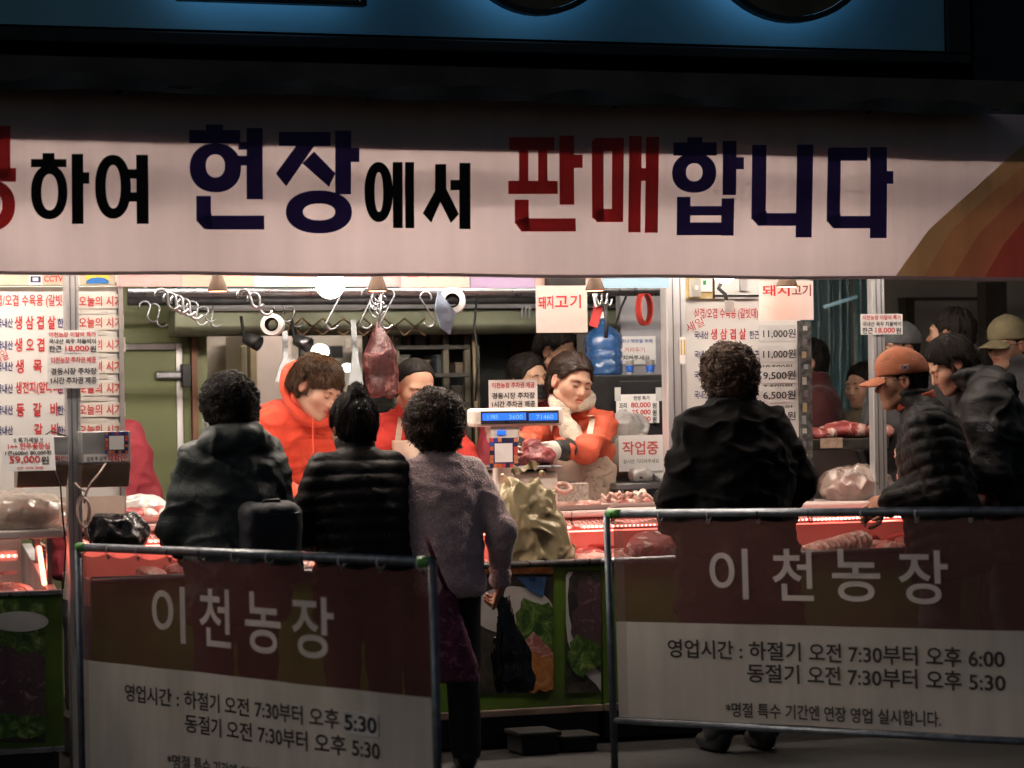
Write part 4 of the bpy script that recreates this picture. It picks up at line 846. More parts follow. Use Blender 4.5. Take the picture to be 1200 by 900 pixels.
    if 'hood' in ex:
        hc = Nk-.02*up(a2)+np.array([0, -.055, 0])
        def jk2(P, jk=jk): 
            a = el(P, hc+np.array([0, -.005, .0]), (.155, .10, .080)); b = el(P, hc+np.array([0, .085, .055]), (.085, .10, .085)); return smin(jk(P), smax(a, -b, .02)-.008*fbm(P, 12, 2), .015)
        jk_ = jk2
    elif 'never' in ex:   # a raised collar of a hoodie round the neck
        hc = Nk+.02*up(a2)
        def jk3(P, jk=jk):
            q = (P-hc.astype(np.float32)); q = q@np.array(Matrix.Rotation(-a2-.25, 3, 'X'), np.float32).T; rr = np.sqrt((q[:, 0]/1.05)**2+((q[:, 1]+.012)/1.15)**2); d = np.sqrt((rr-.098-.012*vn(P, 9))**2+((q[:, 2]-.015+.34*q[:, 1])*.5)**2)-.026-.010*np.clip(-q[:, 1]*8, 0, 1); return smin(jk(P), d, .014)
        jk_ = jk3
    else: jk_ = jk
    W_ = [arms[s][2] for s in (-1, 1)]+[arms[s][1] for s in (-1, 1)]+[Nk, Pv, np.array([.28*wide, .2, 1]), np.array([-.28*wide, -.22, 1])]
    lo = np.min(W_, 0)-.13; hi = np.max(W_, 0)+.14; lo[2] = min(lo[2], Pv[2]+pr[0, 0]-.05); hi[2] = max(Nk[2]+.13, hi[2]); lo[:2] -= .05; hi[:2] += .05
    V, Q = snet(jk_, lo, hi, res/k); N = vnorm(V, Q); V = relax(V, Q, 1, .35)
    x, y, z = spine(V.astype(np.float32))
    rg = np.clip(1-np.abs(fbm(V*np.array([1, 1, 1.5])+hw*3, 6.5, 2))*5, 0, 1)**2; fold = rg*.010+fbm(V*np.array([1, 1, 1.9])+hw, 7, 3)*.014+(.5-np.abs(fbm(V*np.array([1.3, 1.3, 2.2])+3+hw, 4.5, 2))*1.4)*.012
    if disp == 'quilt_h': fold = fold*.5+.011*np.abs(np.sin(z/.062*math.pi))**.6-.004
    elif disp == 'quilt': fold = fold*.5+.012*(np.abs(np.sin((z+.25*x)/.056*math.pi)*np.sin((x*.7+y-.25*z)/.12*math.pi)))**.45-.006
    elif disp == 'fuzzy': fold = fold*.7+fbm(V, 60, 2)*.006+.006*np.sin(z/.07*math.pi)*np.clip(.1-z, 0, .12)*6
    elif disp == 'loose': fold = fold*1.5+.006*np.sin((z+.6*x+.3*y)*55+6*fbm(V, 5, 2))*np.clip(fbm(V+7, 4, 2)*3, 0, 1)
    V = V+N*fold[:, None]
    tm = top if not isinstance(top, tuple) else pm('cloth_%d' % len(MATS), top, top_rough, 0, .15, 12, .25, 220, .3, sheen=.15)
    qmesh('jacket' if prof in ('jacket', 'coat') else ('sweater' if prof == 'sweater' else 'shirt'), Wd(V), Q, tm, t)
    if legs:
        V, Q = snet(lambda P: legsd(P, .012)+.006*fbm(P*np.array([1, 1, .6], np.float32), 9, 2), (-.32, -.22, .05), (.32, .25, 1.12), .014); qmesh('trousers', Wd(V), Q, pm('trousers_%d' % len(MATS), pants, .75, 0, .2, 14, .2, 150), t)
        for s in (-1, 1):
            fs = lambda P, s=s: smax(smin(el(P, (s*fx, -.02, .06), (.045, .06, .065)), el(P, (s*fx*1.08, .075, .035), (.046, .11, .042)), .03), .002-P[:, 2], .008)
            V, Q = snet(fs, (s*fx-.08, -.12, -.02), (s*fx+.08, .22, .15), .011); V = V.copy(); qmesh('shoe', Wd(V), Q, pm('shoe_black', (.015, .014, .014), .4), t)
    # the body: head, neck, trunk, arms, legs, hands in one mesh
    parts = []; sk = np.array(skin)
    bf = lambda P: smin(smin(torso(P, -.03), armsd(P, -.022, .92), .04), legsd(P, -.02), .04)
    lo2 = np.minimum(lo, [-.3, -.2, .03]); V, Q = snet(bf, lo2, hi, .019); parts.append((Wd(V), Q, np.tile(sk, (len(V), 1))))
    nb = toh(Nk[None].astype(np.float32))[0]; nb = nb*1.0
    hf = lambda P: smin(head_sdf(P, opts), rc(P, (0, -.022, -.05), nb, .050, .056), .022)
    lo3 = np.minimum((-.105, -.135, -.13), nb-.06); hi3 = np.maximum((.105, .135, .135), nb+.06); lo3 = np.maximum(lo3, -.24)
    V, Q = snet(hf, lo3, hi3, .0042); V = relax(V, Q, 1, .25); c = np.tile(sk, (len(V), 1)); Vf = V.astype(np.float32)
    def tint(mask, col, kk): nonlocal c; m = np.clip(mask, 0, 1)[:, None]*kk; c = c*(1-m)+np.array(col)*m
    tint(1-el(Vf, (0, .094, -.056), (.021, .02, .0105))/.002, sk*np.array([1.0, .52, .55]), .75 if not opts.get('mask') else 0)
    tint(1-np.abs(Vf[:, 2]+.0557)/.0014*1.0-(np.abs(Vf[:, 0]) > .02)*5-(Vf[:, 1] < .075)*5, (.03, .01, .01), .8)
    for s in (-1, 1):
        tint(1-sp(Vf, (s*.042, .07, -.022), .014)/.02, sk*np.array([1.04, .82, .8]), .45)
        tint(1-el(Vf, (s*.031, .09, .007), (.022, .02, .012))/.006, sk*np.array([.8, .72, .7]), .5)
        tint(1-sp(Vf, (s*.08, -.01, -.004), .02)/.02, sk*np.array([1.0, .7, .68]), .5)
    HW = lambda V: Wd((V*hk)@Rh.T+Hc0)
    parts.append((HW(V), Q, c))
    for s in (-1, 1):
        S_, E_, W2 = arms[s]; fd = (W2-E_)/np.linalg.norm(W2-E_); pn = np.array((ex.get('palm', {}) or {}).get(s, (-s*.7, .3, -.4)), float); pn = pn-fd*np.dot(pn, fd); pn /= np.linalg.norm(pn); sx = np.cross(pn, -fd); M = np.stack([sx, pn, -fd], 1)
        hv, hq = hand_mesh(curl, .3, s > 0); hv = hv/k*hs
        cc = np.tile(sk*np.array([1.02, .9, .88]), (len(hv), 1))
        if gloves: cc = np.tile(np.array(gloves), (len(hv), 1))
        parts.append((Wd(hv@M.T+W2+fd*.005), hq, cc))
    V, Q, cc = joinq(parts); qmesh('body', V, Q, SKIN, t, cols=cc)
    # face details
    def hs_tube(pts, r, name, mat, par=t): 
        m = MB(); P_ = [HW(np.array([p]))[0] for p in pts]; m.tube(P_, r, 6); return m.obj(name, mat, par, smooth=True)
    Hm = hmat or H_black
    for s in (-1, 1):
        if not opts.get('noface'):
            br = [(s*x, y, z) for x, y, z in ((.014, .0905, .021), (.024, .090, .0255), (.036, .084, .0265), (.047, .075, .022))]; hs_tube(br, [.0016, .0028, .0026, .0010], 'eyebrow', Hm)
            ey = [(s*x, y, z) for x, y, z in ((.0165, .0845, .0015), (.024, .0882, -.0012), (.031, .0890, -.0020), (.039, .0868, -.0008), (.046, .080, .002))]; hs_tube(ey, [.0008, .0015, .0017, .0016, .0008], 'eyelash', M_ink)
    # hair
    hp = dict(hair)
    if hp.get('hair'):
        f = lambda P: hair_sdf(P, hp); V, Q = snet(f, (-.17, -.22, -.17), (.17, .16, .20), .0058); V = relax(V, Q, 1, .3); ps = [(HW(V), Q)]
        for stl in hp.get('styles', ()):
            v2, q2 = (curls if stl.get('kind') == 'curl' else strands)(f, V, Q, stl); ps.append((HW(v2), q2))
        V2, Q2, _ = joinq(ps); qmesh('hair', V2, Q2, Hm, t)
    t_ = dict(t=t, Wd=Wd, HW=HW, arms=arms, Nk=Nk, k=k, spine=spine, torso=torso, up2=up(a2), base=base, armsd=armsd, Rz=Rz, jk=jk, Pv=Pv, Rh=Rh, Hc0=Hc0)
    return t_
def shell(pp, fn, lo, hi, h, name, mat, fold=.004, ff=9):
    V, Q = snet(fn, lo, hi, h); V = relax(V, Q, 1, .3); N = vnorm(V, Q); V = V+N*(fbm(V*np.array([1.6, 1, .7]), ff, 3)*fold*2)[:, None]; return qmesh(name, pp['Wd'](V), Q, mat, pp['t'])
def apron(pp, mat, w=.16, z0=-.55, z1=.26, strap=True):
    def f(P):
        x, y, z = pp['spine'](P); d = pp['torso'](P, .027, -1.2); hip = .02*np.clip(-z, 0, .4); sh_ = np.maximum(d-.010-hip, -(d-.001-hip)); ww = np.interp(z, [-.6, -.1, .12, .28], [w*1.25, w*1.2, w*1.05, w*.66]).astype(np.float32)
        s_ = smax(sh_, np.abs(x)-ww, .008); s_ = np.maximum(s_, .015-y); return smax(smax(s_, z-z1, .01), z0-z, .01)
    shell(pp, f, (-.34, -.15, .25), (.34, .75, 1.5), .0075, 'apron', mat, .007, 7)
    for s in (-1, 1):
        pts = []
        for u in np.linspace(0, 1, 9):
            z = z1-.02+u*(.47-z1+.02); x = s*(w*.5+.0*u-.02*u); pts.append((x, z, u))
        wl = []
        for x, z, u in pts:
            # walk outwards in spine space until outside the shirt
            ys = np.linspace(-.02, .32, 120); zz = z; ca, sa = 1, 0
            a = math.atan2(pp['up2'][1], pp['up2'][2])
            base = pp['Pv']
            best = None
            a1 = pp.get('lean', 0)
            up_ = np.array([0, math.sin(a1), math.cos(a1)]); fw = np.array([0, math.cos(a1), -math.sin(a1)])
            C = np.array([base+up_*zz+fw*yv+np.array([x, 0, 0]) for yv in ys], np.float32); d = pp['jk'](C); k_ = np.where(d < 0)[0]; best = C[min(len(C)-1, k_[-1]+3)] if len(k_) else C[60]
            wl.append(pp['Wd'](best[None].astype(float))[0])
        if strap:
            m = MB(); W_ = .013
            for p in wl: pass
            L_ = np.array(wl); rt = pp['Rz']@np.array([1, 0, 0]); v = []
            for p in L_: v += [p-rt*W_, p+rt*W_]
            m.add(v, [(2*i, 2*i+1, 2*i+3, 2*i+2) for i in range(len(L_)-1)]); m.obj('apron_strap', mat, pp['t'], solid=.004)
CURLY = lambda n=2600, cr=.009, ln=.024, w=.0018, seed=0, thick=.026, bottom=-.085: dict(hair='woman', thick=thick, hair_bottom=bottom, lump=(.014, 38), seed=seed, styles=[dict(kind='curl', n=n, cr=cr, len=ln, w=w, out=.003)])
MEN = lambda n=1500, ln=.035, thick=.012, st='man', crown=(0, -.05, .12), sweep=(0, .2, -.3), messy=.3, **k: dict(hair=st, thick=thick, lump=(.008, 26), groove=.010, styles=[dict(n=n, len=ln, crown=crown, sweep=sweep, messy=messy, lift=.005, w=.0020)], **k)

# ---- customers, seen from behind
M_coatA = pm('coat_slate', (.036, .046, .046), .65, 0, .3, 8, .25, 120, .3, wrinkle=.4, ws=4.5); M_blackpuff = pm('puffer_black', (.005, .005, .0055), .6, 0, .3, 10, .15, 120, .22, wrinkle=.2, ws=9)
pA = person('woman with curly hair in a slate hooded coat with a dark backpack', (267, 482), -.50, 22, None, M_coatA, CURLY(2600, .007), head=(8, 8, 0), lean=3, bend=6, neck=12, wide=.92, hands={-1: (-.15, .30, .98), 1: (.15, .30, .98)}, prof='jacket', poles={-1: (-.5, -.3, -1), 1: (.5, -.3, -1)}, extra={'hood': 1}, arm_r=(.072, .064, .052), disp='loose', hmat=hair_mat('hair_soft_black', (.016, .012, .010), .6))
pB = person('woman with a hair bun in a black quilted jacket, seen from behind', (414, 500), -.40, 20, None, M_blackpuff, dict(hair='woman', thick=.013, hair_bottom=-.075, bun=((0, -.075, .105), (.042, .04, .05)), lump=(.005, 26), groove=.007, styles=[dict(n=1400, len=.05, crown=(0, -.09, .10), sweep=(0, 0, 0), messy=.12, lift=.004, w=.0016), dict(kind='curl', n=110, cr=.006, len=.03, w=.0013, out=.006)]), head=(0, 14, 0), lean=6, bend=8, neck=14, wide=1.0, hands={-1: (-.14, .34, 1.02), 1: (.14, .34, 1.02)}, poles={-1: (-.6, -.2, -1), 1: (.9, -.2, -.7)}, disp='quilt_h', arm_r=(.078, .07, .056))
M_pink = pm('boucle_pink', (.62, .45, .46), .95, 0, .3, 160, .9, 130, .15, sheen=.5)
pC = person('woman with curly hair in a dusty pink fleece sweater', (509, 502), -.42, 14, None, M_pink, CURLY(2600, .012, .055, .0018, 4, .031, -.10), head=(-4, 10, 0), lean=4, bend=6, neck=12, wide=1.02, hands={-1: (-.14, .34, 1.0), 1: (.30, .02, .78)}, hand_px={1: (586, 676, -.45)}, poles={-1: (-1, -.2, -.3), 1: (.5, -1, 0)}, prof='sweater', disp='fuzzy', arm_r=(.066, .058, .048), pants=(.012, .012, .016), hmat=H_brown, curl=.8, extra={'palm': {1: (-1, 0, 0)}}, skin=(.35, .2, .14))
pD = person('woman with thick curly hair in a long black coat at the right price board', (853, 446), -.38, 18, None, pm('coat_black', (.004, .004, .0045), .95, 0, .3, 10, .3, 200, .08, sheen=.05, wrinkle=.25, ws=4), CURLY(2600, .011, .05, .0018, 9, .028, -.085), head=(4, 4, 0), lean=3, bend=6, neck=10, wide=1.0, hands={-1: (-.18, .26, .95), 1: (.20, .26, .95)}, poles={-1: (-.5, -.3, -1), 1: (1, -.3, -.6)}, prof='coat', disp='loose', arm_r=(.086, .076, .062), hmat=H_warm, hs=1.03)
# ---- customers at the right
M_orange = pm('cap_orange', (.21, .065, .028), .8, 0, .15, 20, .3, 260)
pE = person('older man in an orange cap and black quilted jacket, in profile', (1056, 447), -.30, 84, None, M_blackpuff, MEN(900, .02, .004, hair_bottom=-.06), head=(4, 8, 0), lean=8, bend=10, neck=28, wide=1.0, hand_px={-1: (1046, 586, -.35), 1: (1040, 592, -.12)}, disp='quilt', arm_r=(.08, .07, .058), skin=(.36, .19, .12), hmat=H_black, poles={-1: (-.3, -.6, -1), 1: (.3, -.6, -1)})
pF = person('young man with dark hair bowed over, wearing a black hooded jacket', (1114, 428), -.05, 92, None, pm('shell_black', (.006, .006, .007), .6, 0, .3, 7, .2, 80, .35, wrinkle=.3, ws=4), MEN(1700, .045, .016, sweep=(0, .45, -.3), messy=.35), head=(4, 34, 0), lean=12, bend=14, neck=44, wide=1.0, hands={-1: (-.14, .36, 1.05), 1: (.12, .34, 1.12)}, extra={'hood': 1}, disp='loose', arm_r=(.088, .076, .06), skin=(.44, .25, .17))
pG = person('man in a khaki cap and glasses at the far right', (1182, 405), .75, 118, None, (.03, .03, .035), MEN(700, .02, .006), head=(10, 6, 0), lean=3, bend=4, neck=14, skin=(.34, .19, .13), hmat=H_black)
pH = person('dark haired person half hidden behind the bowed young man', (1113, 392), .9, 66, None, (.012, .012, .013), MEN(900, .03, .014), neck=12, skin=(.34, .19, .13))
pI = person('person in a grey knit hat behind the orange cap', (1052, 410), .95, 120, None, (.02, .02, .022), MEN(200, .02, .004), neck=10, skin=(.30, .17, .12))
pJ = person('person in a beige jacket in the gloom beside the plastic curtain', (1012, 453), 2.4, 120, None, pm('beige_jacket', (.16, .13, .085), .8, 0, .2, 8, .2, 100), MEN(900, .03, .014), neck=14, head=(10, 6, 0), skin=(.36, .2, .14), prof='jacket')
pK = person('person in a dark maroon top behind the right price board', (944, 425), 2.3, 100, None, (.06, .012, .014), MEN(700, .03, .014), neck=10, skin=(.3, .17, .12))
# ---- sellers
M_hood = pm('hoodie_orange', (.58, .062, .03), .8, 0, .12, 9, .25, 240, .25, sheen=.2, wrinkle=.32, ws=4.5)
p1 = person('young man in a bright orange hoodie bowing over the counter', (371, 455), .98, 205, None, M_hood, dict(hair='bangs', thick=.016, hair_bottom=-.05, lump=(.010, 24), groove=.013, styles=[dict(n=2600, len=.07, crown=(-.02, -.06, .12), sweep=(-.25, .5, -.35), messy=.30, lift=.016, w=.0026)]), head=(30, 30, -8), lean=16, bend=22, neck=46, wide=1.08, hands={-1: (-.20, .40, 1.0), 1: (.16, .42, .98)}, extra={'hood_up': 1}, prof='jacket', disp='loose', arm_r=(.078, .066, .054), skin=(.55, .33, .24), hmat=hair_mat('hair_gold', (.05, .024, .010), .35), hs=1.08, res=.008)
M_shirt2 = pm('shirt_red', (.50, .045, .035), .75, 0, .12, 9, .2, 200, .3, wrinkle=.35, ws=5)
M_apron = pm('apron_cream', (.64, .50, .40), .75, 0, .08, 7, .15, 120, .3, dirt=(.52, .38, .29), wrinkle=.4, ws=5)
p2 = person('balding older man in a red shirt and cream apron, looking down', (486, 455), 1.05, 184, None, M_shirt2, dict(hair='bald', thick=.007, hair_bottom=-.06, groove=.005, styles=[dict(n=1300, len=.05, crown=(0, -.06, .12), sweep=(0, -.5, -.4), messy=.12, lift=.002, w=.0012)]), head=(22, 20, -4), lean=8, bend=12, neck=30, wide=.95, hands={-1: (-.22, .36, .98), 1: (.2, .40, .98)}, prof='shirt', disp='loose', arm_r=(.066, .056, .046), skin=(.50, .28, .19), hmat=H_black, hs=1.04)
p2['lean'] = R(8); apron(p2, M_apron, z1=.36)
M_shirt3 = pm('shirt_coral', (.60, .11, .06), .7, 0, .1, 9, .2, 200, .3, wrinkle=.35, ws=5)
p3 = person('woman seller in an orange top and cream apron holding dark meat', (669, 449), 1.02, 172, None, M_shirt3, dict(hair='woman', thick=.017, hair_bottom=-.065, fringe=-.004, ears=True, bun=((0, -.115, .05), (.045, .035, .045)), lump=(.005, 26), groove=.007, styles=[dict(n=1900, len=.06, crown=(.0, .075, .085), sweep=(0, -1.2, -.2), messy=.10, lift=.006, w=.002)]), head=(40, 14, -10), lean=14, bend=8, neck=22, wide=.9, hand_px={1: (598, 530, .68), -1: (655, 527, .66)}, prof='shirt', disp='loose', arm_r=(.054, .048, .040), sleeve=.8, skin=(.58, .35, .25), hmat=H_brown, hs=1.05, opts={'mouth': .0018, 'jaw': -.005, 'cheek': -.001}, gloves=(.62, .58, .52), curl=.6, poles={-1: (-.7, -.3, -1), 1: (.7, -.2, -1)}, res=.008, extra={'palm': {-1: (1, .2, -.2), 1: (-1, .2, -.2)}})
p3['lean'] = R(14); apron(p3, M_apron, .225, -.6, .27)
# ---- helpers further back
p4 = person('woman in a black face mask behind the counter scale', (620, 444), 2.05, 205, None, pm('uniform_maroon', (.20, .02, .03), .75, 0, .15, 9, .2, 150), dict(hair='woman', thick=.014, hair_bottom=-.06, lump=(.005, 26), groove=.007, styles=[dict(n=900, len=.05, crown=(0, .07, .1), sweep=(0, -1, -.3), messy=.12, w=.0015)]), head=(16, 4, 6), neck=10, prof='shirt', skin=(.42, .25, .17), hands={-1: (-.2, .3, 1.0), 1: (.2, .3, 1.0)})
p5 = person('dark haired man in maroon behind the woman seller', (652, 412), 2.45, 238, None, MATS['uniform_maroon'], MEN(1300, .045, .016, sweep=(.2, .3, -.3)), head=(0, 16, 0), lean=6, bend=6, neck=20, prof='shirt', wide=1.1, skin=(.38, .22, .15))
p6 = person('worker in a maroon jacket beside the left price board', (114, 462), 1.9, 195, None, MATS['uniform_maroon'], MEN(700, .03, .014), head=(0, 5, 0), neck=12, prof='jacket', skin=(.36, .2, .14), hands={-1: (-.3, .06, .78), 1: (.3, .1, .9)})
# ================================================================== THINGS ON AND AROUND THE COUNTER
def card(fr, x0, y0, x1, y1, n, mat, name, parent=None, th=.002, slope=0.0, curl=0.0):
    """sheet in pixel bounds on a frame, a few millimetres thick; upright corners in the frame"""
    a = fr.uv(x0, (y0+y1)/2); b = fr.uv(x1, (y0+y1)/2+slope); xm = (x0+x1)/2; h = abs(fr.uv(xm, y0)[1]-fr.uv(xm, y1)[1]); yc = (a[1]+b[1])/2
    def f(u, v, z): return fr.w(a[0]+(b[0]-a[0])*u, yc-h/2+h*v, n+z+curl*math.sin(u*3+v*2))
    m = MB(); k = 6; m.grid(lambda u, v: f(u, v, th), k, k); q = len(m.v); m.grid(lambda u, v: f(u, 1-v, 0), k, k)
    e = MB(); e.box((a[0], yc-h/2, n), (b[0], yc+h/2, n+th), fr=fr)
    return (m if curl else e).obj(name, mat, parent), (a[0], b[0], yc, h)
def note(fr, n, px, lines, label, cat='notice', name='paper_note', mat=None, parent=None):
    """a paper sheet with printed lines: (text, x0, y0, x1, y1, material)"""
    a = fr.w(*fr.uv((px[0]+px[2])/2, px[3]), n); t = thing(name, label, cat, a)
    card(fr, *px, n, mat or M_paper, 'sheet', t)
    for (s, x0, y0, x1, y1, m) in lines: lettering(fr, [(s, x0, y0, x1, y1)], m, t, n=n+.0035, bold=.02)
    return t
# ---- left price board
Fp = FY(.32)
pb = thing('price_board', 'large white price board at the left with red and navy lettering', 'price board', Fp.w(*Fp.uv(40, 590)))
a, b = Fp.uv(-70, 588), Fp.uv(137, 335)
MB().box((a[0], .32, a[1]), (b[0], .35, b[1])).obj('board', M_white, pb, bevel=.004)
MB().box((b[0]+.002, .30, a[1]-.1), (b[0]+.02, .34, b[1]+.1)).obj('edge_strip', M_alu, pb)
lettering(Fp, [('삼겹/오겹 수육용 (갈빗대)', -14, 345, 84, 361)], M_red, pb, n=.003, bold=.012)
rows = [(378, '생 삼 겹 살', 17, 65, 1), (404, '생 오 겹 살', 17, 66, 1), (429, '생   목   살', 18, 70, 1), (455, '생전지(앞다리)', 18, 72, 1), (480, '등   갈   비', 19, 67, 1), (504, '갈   비', 40, 68, 1)]
for y, s, x0, x1, k in rows:
    lettering(Fp, [(s, x0, y-8, x1, y+8)], M_red, pb, n=.003, bold=.02); lettering(Fp, [('국내산', -4, y-5, 15, y+6)], M_navy, pb, n=.003, bold=.02); lettering(Fp, [('한근', 67, y-5, 82, y+6)], M_navy, pb, n=.003, bold=.02)
M_card = pm('price_card', (.70, .66, .60), .45, 0, .05, 10)
for i, y in enumerate((353, 378, 404, 429, 455, 480, 504)):
    c_, bb = card(Fp, 90-(i % 2), y-8.5, 143+(i*1.7 % 5), y+8.5, .004+.001*(i % 3), M_card, 'price_card', pb, .0015)
    lettering(Fp, [('오늘의', 92, y-6, 119, y+6), ('시가', 124, y-6, 143, y+6)], M_red, c_, n=.0085, bold=.012)
    card(Fp, 92, y+9.5, 126, y+15, .003, pm('slot_strip', (.6, .57, .52), .3), 'slot', pb, .001)
m = MB(); fit(m, Fp, '세일', Fp.uv(-8, 424)[0], Fp.uv(0, 424)[1], Fp.uv(9, 424)[0], Fp.uv(0, 411)[1], rot=R(20), n=.004, bold=.0); m.obj('lettering', M_red, pb)
# top strip with the camera notice
F31 = FY(.29); st = thing('notice_strip', 'beige strip of old notices above the left price board', 'notice', F31.w(*F31.uv(60, 334)))
card(F31, -60, 312, 134, 334, 0, pm('beige_board', (.52, .46, .36), .6, 0, .12, 9, dirt=(.3, .22, .12)), 'board', st, .01)
card(F31, 33, 316, 49, 334, .011, M_paper, 'sticker', st, .001); card(F31, 35, 324, 47, 331, .013, M_navy, 'camera_icon', st, .001); card(F31, 37.5, 325.5, 44, 329.5, .0145, M_paper, 'camera_icon', st, .001)
lettering(F31, [('CCTV녹화', 51, 322, 88, 331)], M_red, st, n=.013, bold=.02)
card(F31, 100, 321, 127, 333, .011, pm('sticker_yellow', (.7, .55, .08), .4), 'sticker', st, .001)
MB().poly([F31.w(*F31.uv(x, y), .0135) for x, y in ((100.5, 332.5), (100.5, 329), (106, 326), (114, 325), (122, 326), (126.5, 329), (126.5, 332.5))][::1]).obj('sticker_swoosh', pm('sticker_blue', (.03, .14, .42), .4), st)
# ---- steel boxes on the post, their cards and cables
def steel_box(x0, y0, x1, y1, label):
    Y = -.10; f = FY(Y); a, b = f.uv(x0, y1), f.uv(x1, y0); t = thing('steel_box', label, 'steel box', ((a[0]+b[0])/2, Y, a[1])); h = b[1]-a[1]
    zmid = a[1]+h*.42
    MB().hexa([(a[0], Y+.045, a[1]), (b[0], Y+.045, a[1]), (b[0], Y+.10, a[1]), (a[0], Y+.10, a[1]), (a[0], Y, zmid), (b[0], Y, zmid), (b[0], Y+.10, zmid), (a[0], Y+.10, zmid)]).obj('lower_hood', pm('box_bronze', (.40, .33, .27), .35, .75, .2, 9, .1, 60), t, bevel=.003)
    MB().box((a[0], Y, zmid+.001), (b[0], Y+.10, b[1])).obj('case', pm('box_steel', (.42, .42, .42), .45, .5, .2, 8, .05, 50, dirt=(.3, .28, .26)), t, bevel=.004)
    return t, f
bxl, fbx = steel_box(22, 511, 80.5, 572, 'steel box on the post behind the 59,000 price sheet'); bxr, _ = steel_box(97, 505, 153, 572, 'steel box on the post with a patchwork bordered card')
card(fbx, 63, 533, 80, 541, .002, M_paper, 'label_strip', bxl, .001); lettering(fbx, [('확인!', 64, 534, 79, 540.5)], M_red, bxl, n=.005, bold=.02)
card(fbx, 98, 532, 150, 541, .002, M_paper, 'label_strip', bxr, .001); lettering(fbx, [('결제 후 금액', 101, 535, 124, 540)], M_ink, bxr, n=.005, bold=.02); lettering(fbx, [('재확인!', 126, 532.5, 149, 541)], M_red, bxr, n=.005, bold=.02)
def patch_card(f, x0, y0, x1, y1, n, label):
    t = thing('payment_card', label, 'card', f.w(*f.uv((x0+x1)/2, y1), n)); card(f, x0, y0, x1, y1, n, pm('card_navy', (.02, .03, .12), .4), 'sheet', t, .0015)
    cs = [(.5, .12, .04), (.03, .06, .3), (.45, .06, .05), (.02, .02, .06), (.55, .2, .08)]; k = 7; rr = random.Random(int(x0)); w = (x1-x0)/k; h = (y1-y0)/k
    for i in range(k):
        for j in range(k):
            if i in (0, k-1) or j in (0, k-1):
                ci = rr.randrange(5); card(f, x0+i*w+.3, y0+j*h+.3, x0+(i+1)*w-.1, y0+(j+1)*h-.1, n+.0018, pm('patch%d' % ci, cs[ci], .4), 'border_patch', t, .0006)
    card(f, x0+w*1.3, y0+h*1.3, x1-w*1.3, y1-h*1.3, n+.002, M_paper, 'white_field', t, .0008); return t
patch_card(fbx, 122.5, 506, 150, 531.5, .003, 'white card with patchwork border on the right steel box')
note(Frame((0, -.165, at(30, 552, -.165)[2]), (1, 0, 0), (0, .30, 1)), .0, (2, 510, 64, 552), [('!! 특가세일 !!', 16, 513, 50, 519, M_ink), ('1++ 한우꽃등심', 9, 519, 58, 527, M_red), ('1근(600g) 80,000원', 6, 528, 60, 534.5, M_ink), ('59,000', 11, 534.5, 47, 544, M_red), ('원', 48, 535, 57, 544, M_ink), ('2근 이하 판매', 20, 547, 50, 550, M_red)], 'white price sheet reading 59,000 hung on the left steel box')
fpo = FY(-.006)
note(fpo, .004, (55, 387, 114.5, 414), [('이천농장 이달의 특가', 57, 389, 112, 395, M_red), ('국내산 육우 차돌박이', 57, 397, 112, 403, M_ink), ('한근', 57, 405, 72, 412.5, M_ink), ('18,000', 76, 405, 104, 412.5, M_red), ('원', 105, 405, 112, 412.5, M_ink)], 'white note reading 18,000 taped high on the left post')
PARK = lambda x0, x1, y0, y1: [('이천농장 주차권 제공', x0+(x1-x0)*.06, y0+(y1-y0)*.08, x1-(x1-x0)*.06, y0+(y1-y0)*.26, M_red), ('경동시장 주차장', x0+(x1-x0)*.06, y0+(y1-y0)*.40, x1-(x1-x0)*.05, y0+(y1-y0)*.60, M_ink), ('1시간 주차권 제공', x0+(x1-x0)*.06, y0+(y1-y0)*.67, x1-(x1-x0)*.05, y0+(y1-y0)*.87, M_ink)]
note(fpo, .006, (55.5, 415, 115.5, 455), PARK(55.5, 115.5, 415, 455), 'parking ticket notice taped below on the left post')
fpr = FY(.444)
note(fpr, .004, (1008, 368, 1057, 392), [('이천농장 이달의 특가', 1010, 369.5, 1055, 375, M_red), ('국내산 육우 차돌박이', 1010, 377, 1055, 382.5, M_ink), ('한근', 1010, 384, 1022, 391, M_ink), ('18,000', 1025, 384, 1048, 391, M_red), ('원', 1049, 384, 1055, 391, M_ink)], 'white note reading 18,000 taped on the right post')
cab = thing('cable', 'coiled pale cable hanging at the left post', 'cable', at(95, 600, -.06)); M_cable = pm('cable_pink', (.5, .38, .34), .5)
pts = [at(124, 543, -.105), at(116, 555, -.14), at(106, 567, -.14), at(101, 578, -.13), at(99, 590, -.12)]; MB().tube(pts, .0045, 8).obj('lead', M_cable, cab, smooth=True)
MB().tube([at(88, 566, -.11), at(94, 573, -.13), at(101, 576, -.13)], .004, 8).obj('lead', M_cable, cab, smooth=True)
for i in range(3):
    pts = [at(97+7*math.cos(t)+i, 598+17*math.sin(t)+i*1.5, -.12-.008*i+.01*math.sin(t*2)) for t in np.linspace(0, 6.28, 22)[:-1]]; MB().tube(pts, .004, 6, closed=True).obj('loop', M_cable, cab, smooth=True)
MB().tube([at(100, 610, -.12), at(101, 625, -.10), at(108, 640, -.08)], .006, 8).obj('tail', M_cable, cab, smooth=True)
bc = thing('cable', 'thin black cable drooping from the left steel box', 'cable', at(75, 600, -.1)); MB().tube([at(50, 512, -.105), at(60, 505, -.12), at(78, 511, -.11)], .003, 6).obj('lead', M_black, bc, smooth=True)
MB().tube([at(64, 551, -.12), at(71, 570, -.13), at(73, 600, -.12), at(77, 640, -.10), at(74, 690, -.10)], .0035, 6).obj('lead', M_black, bc, smooth=True)
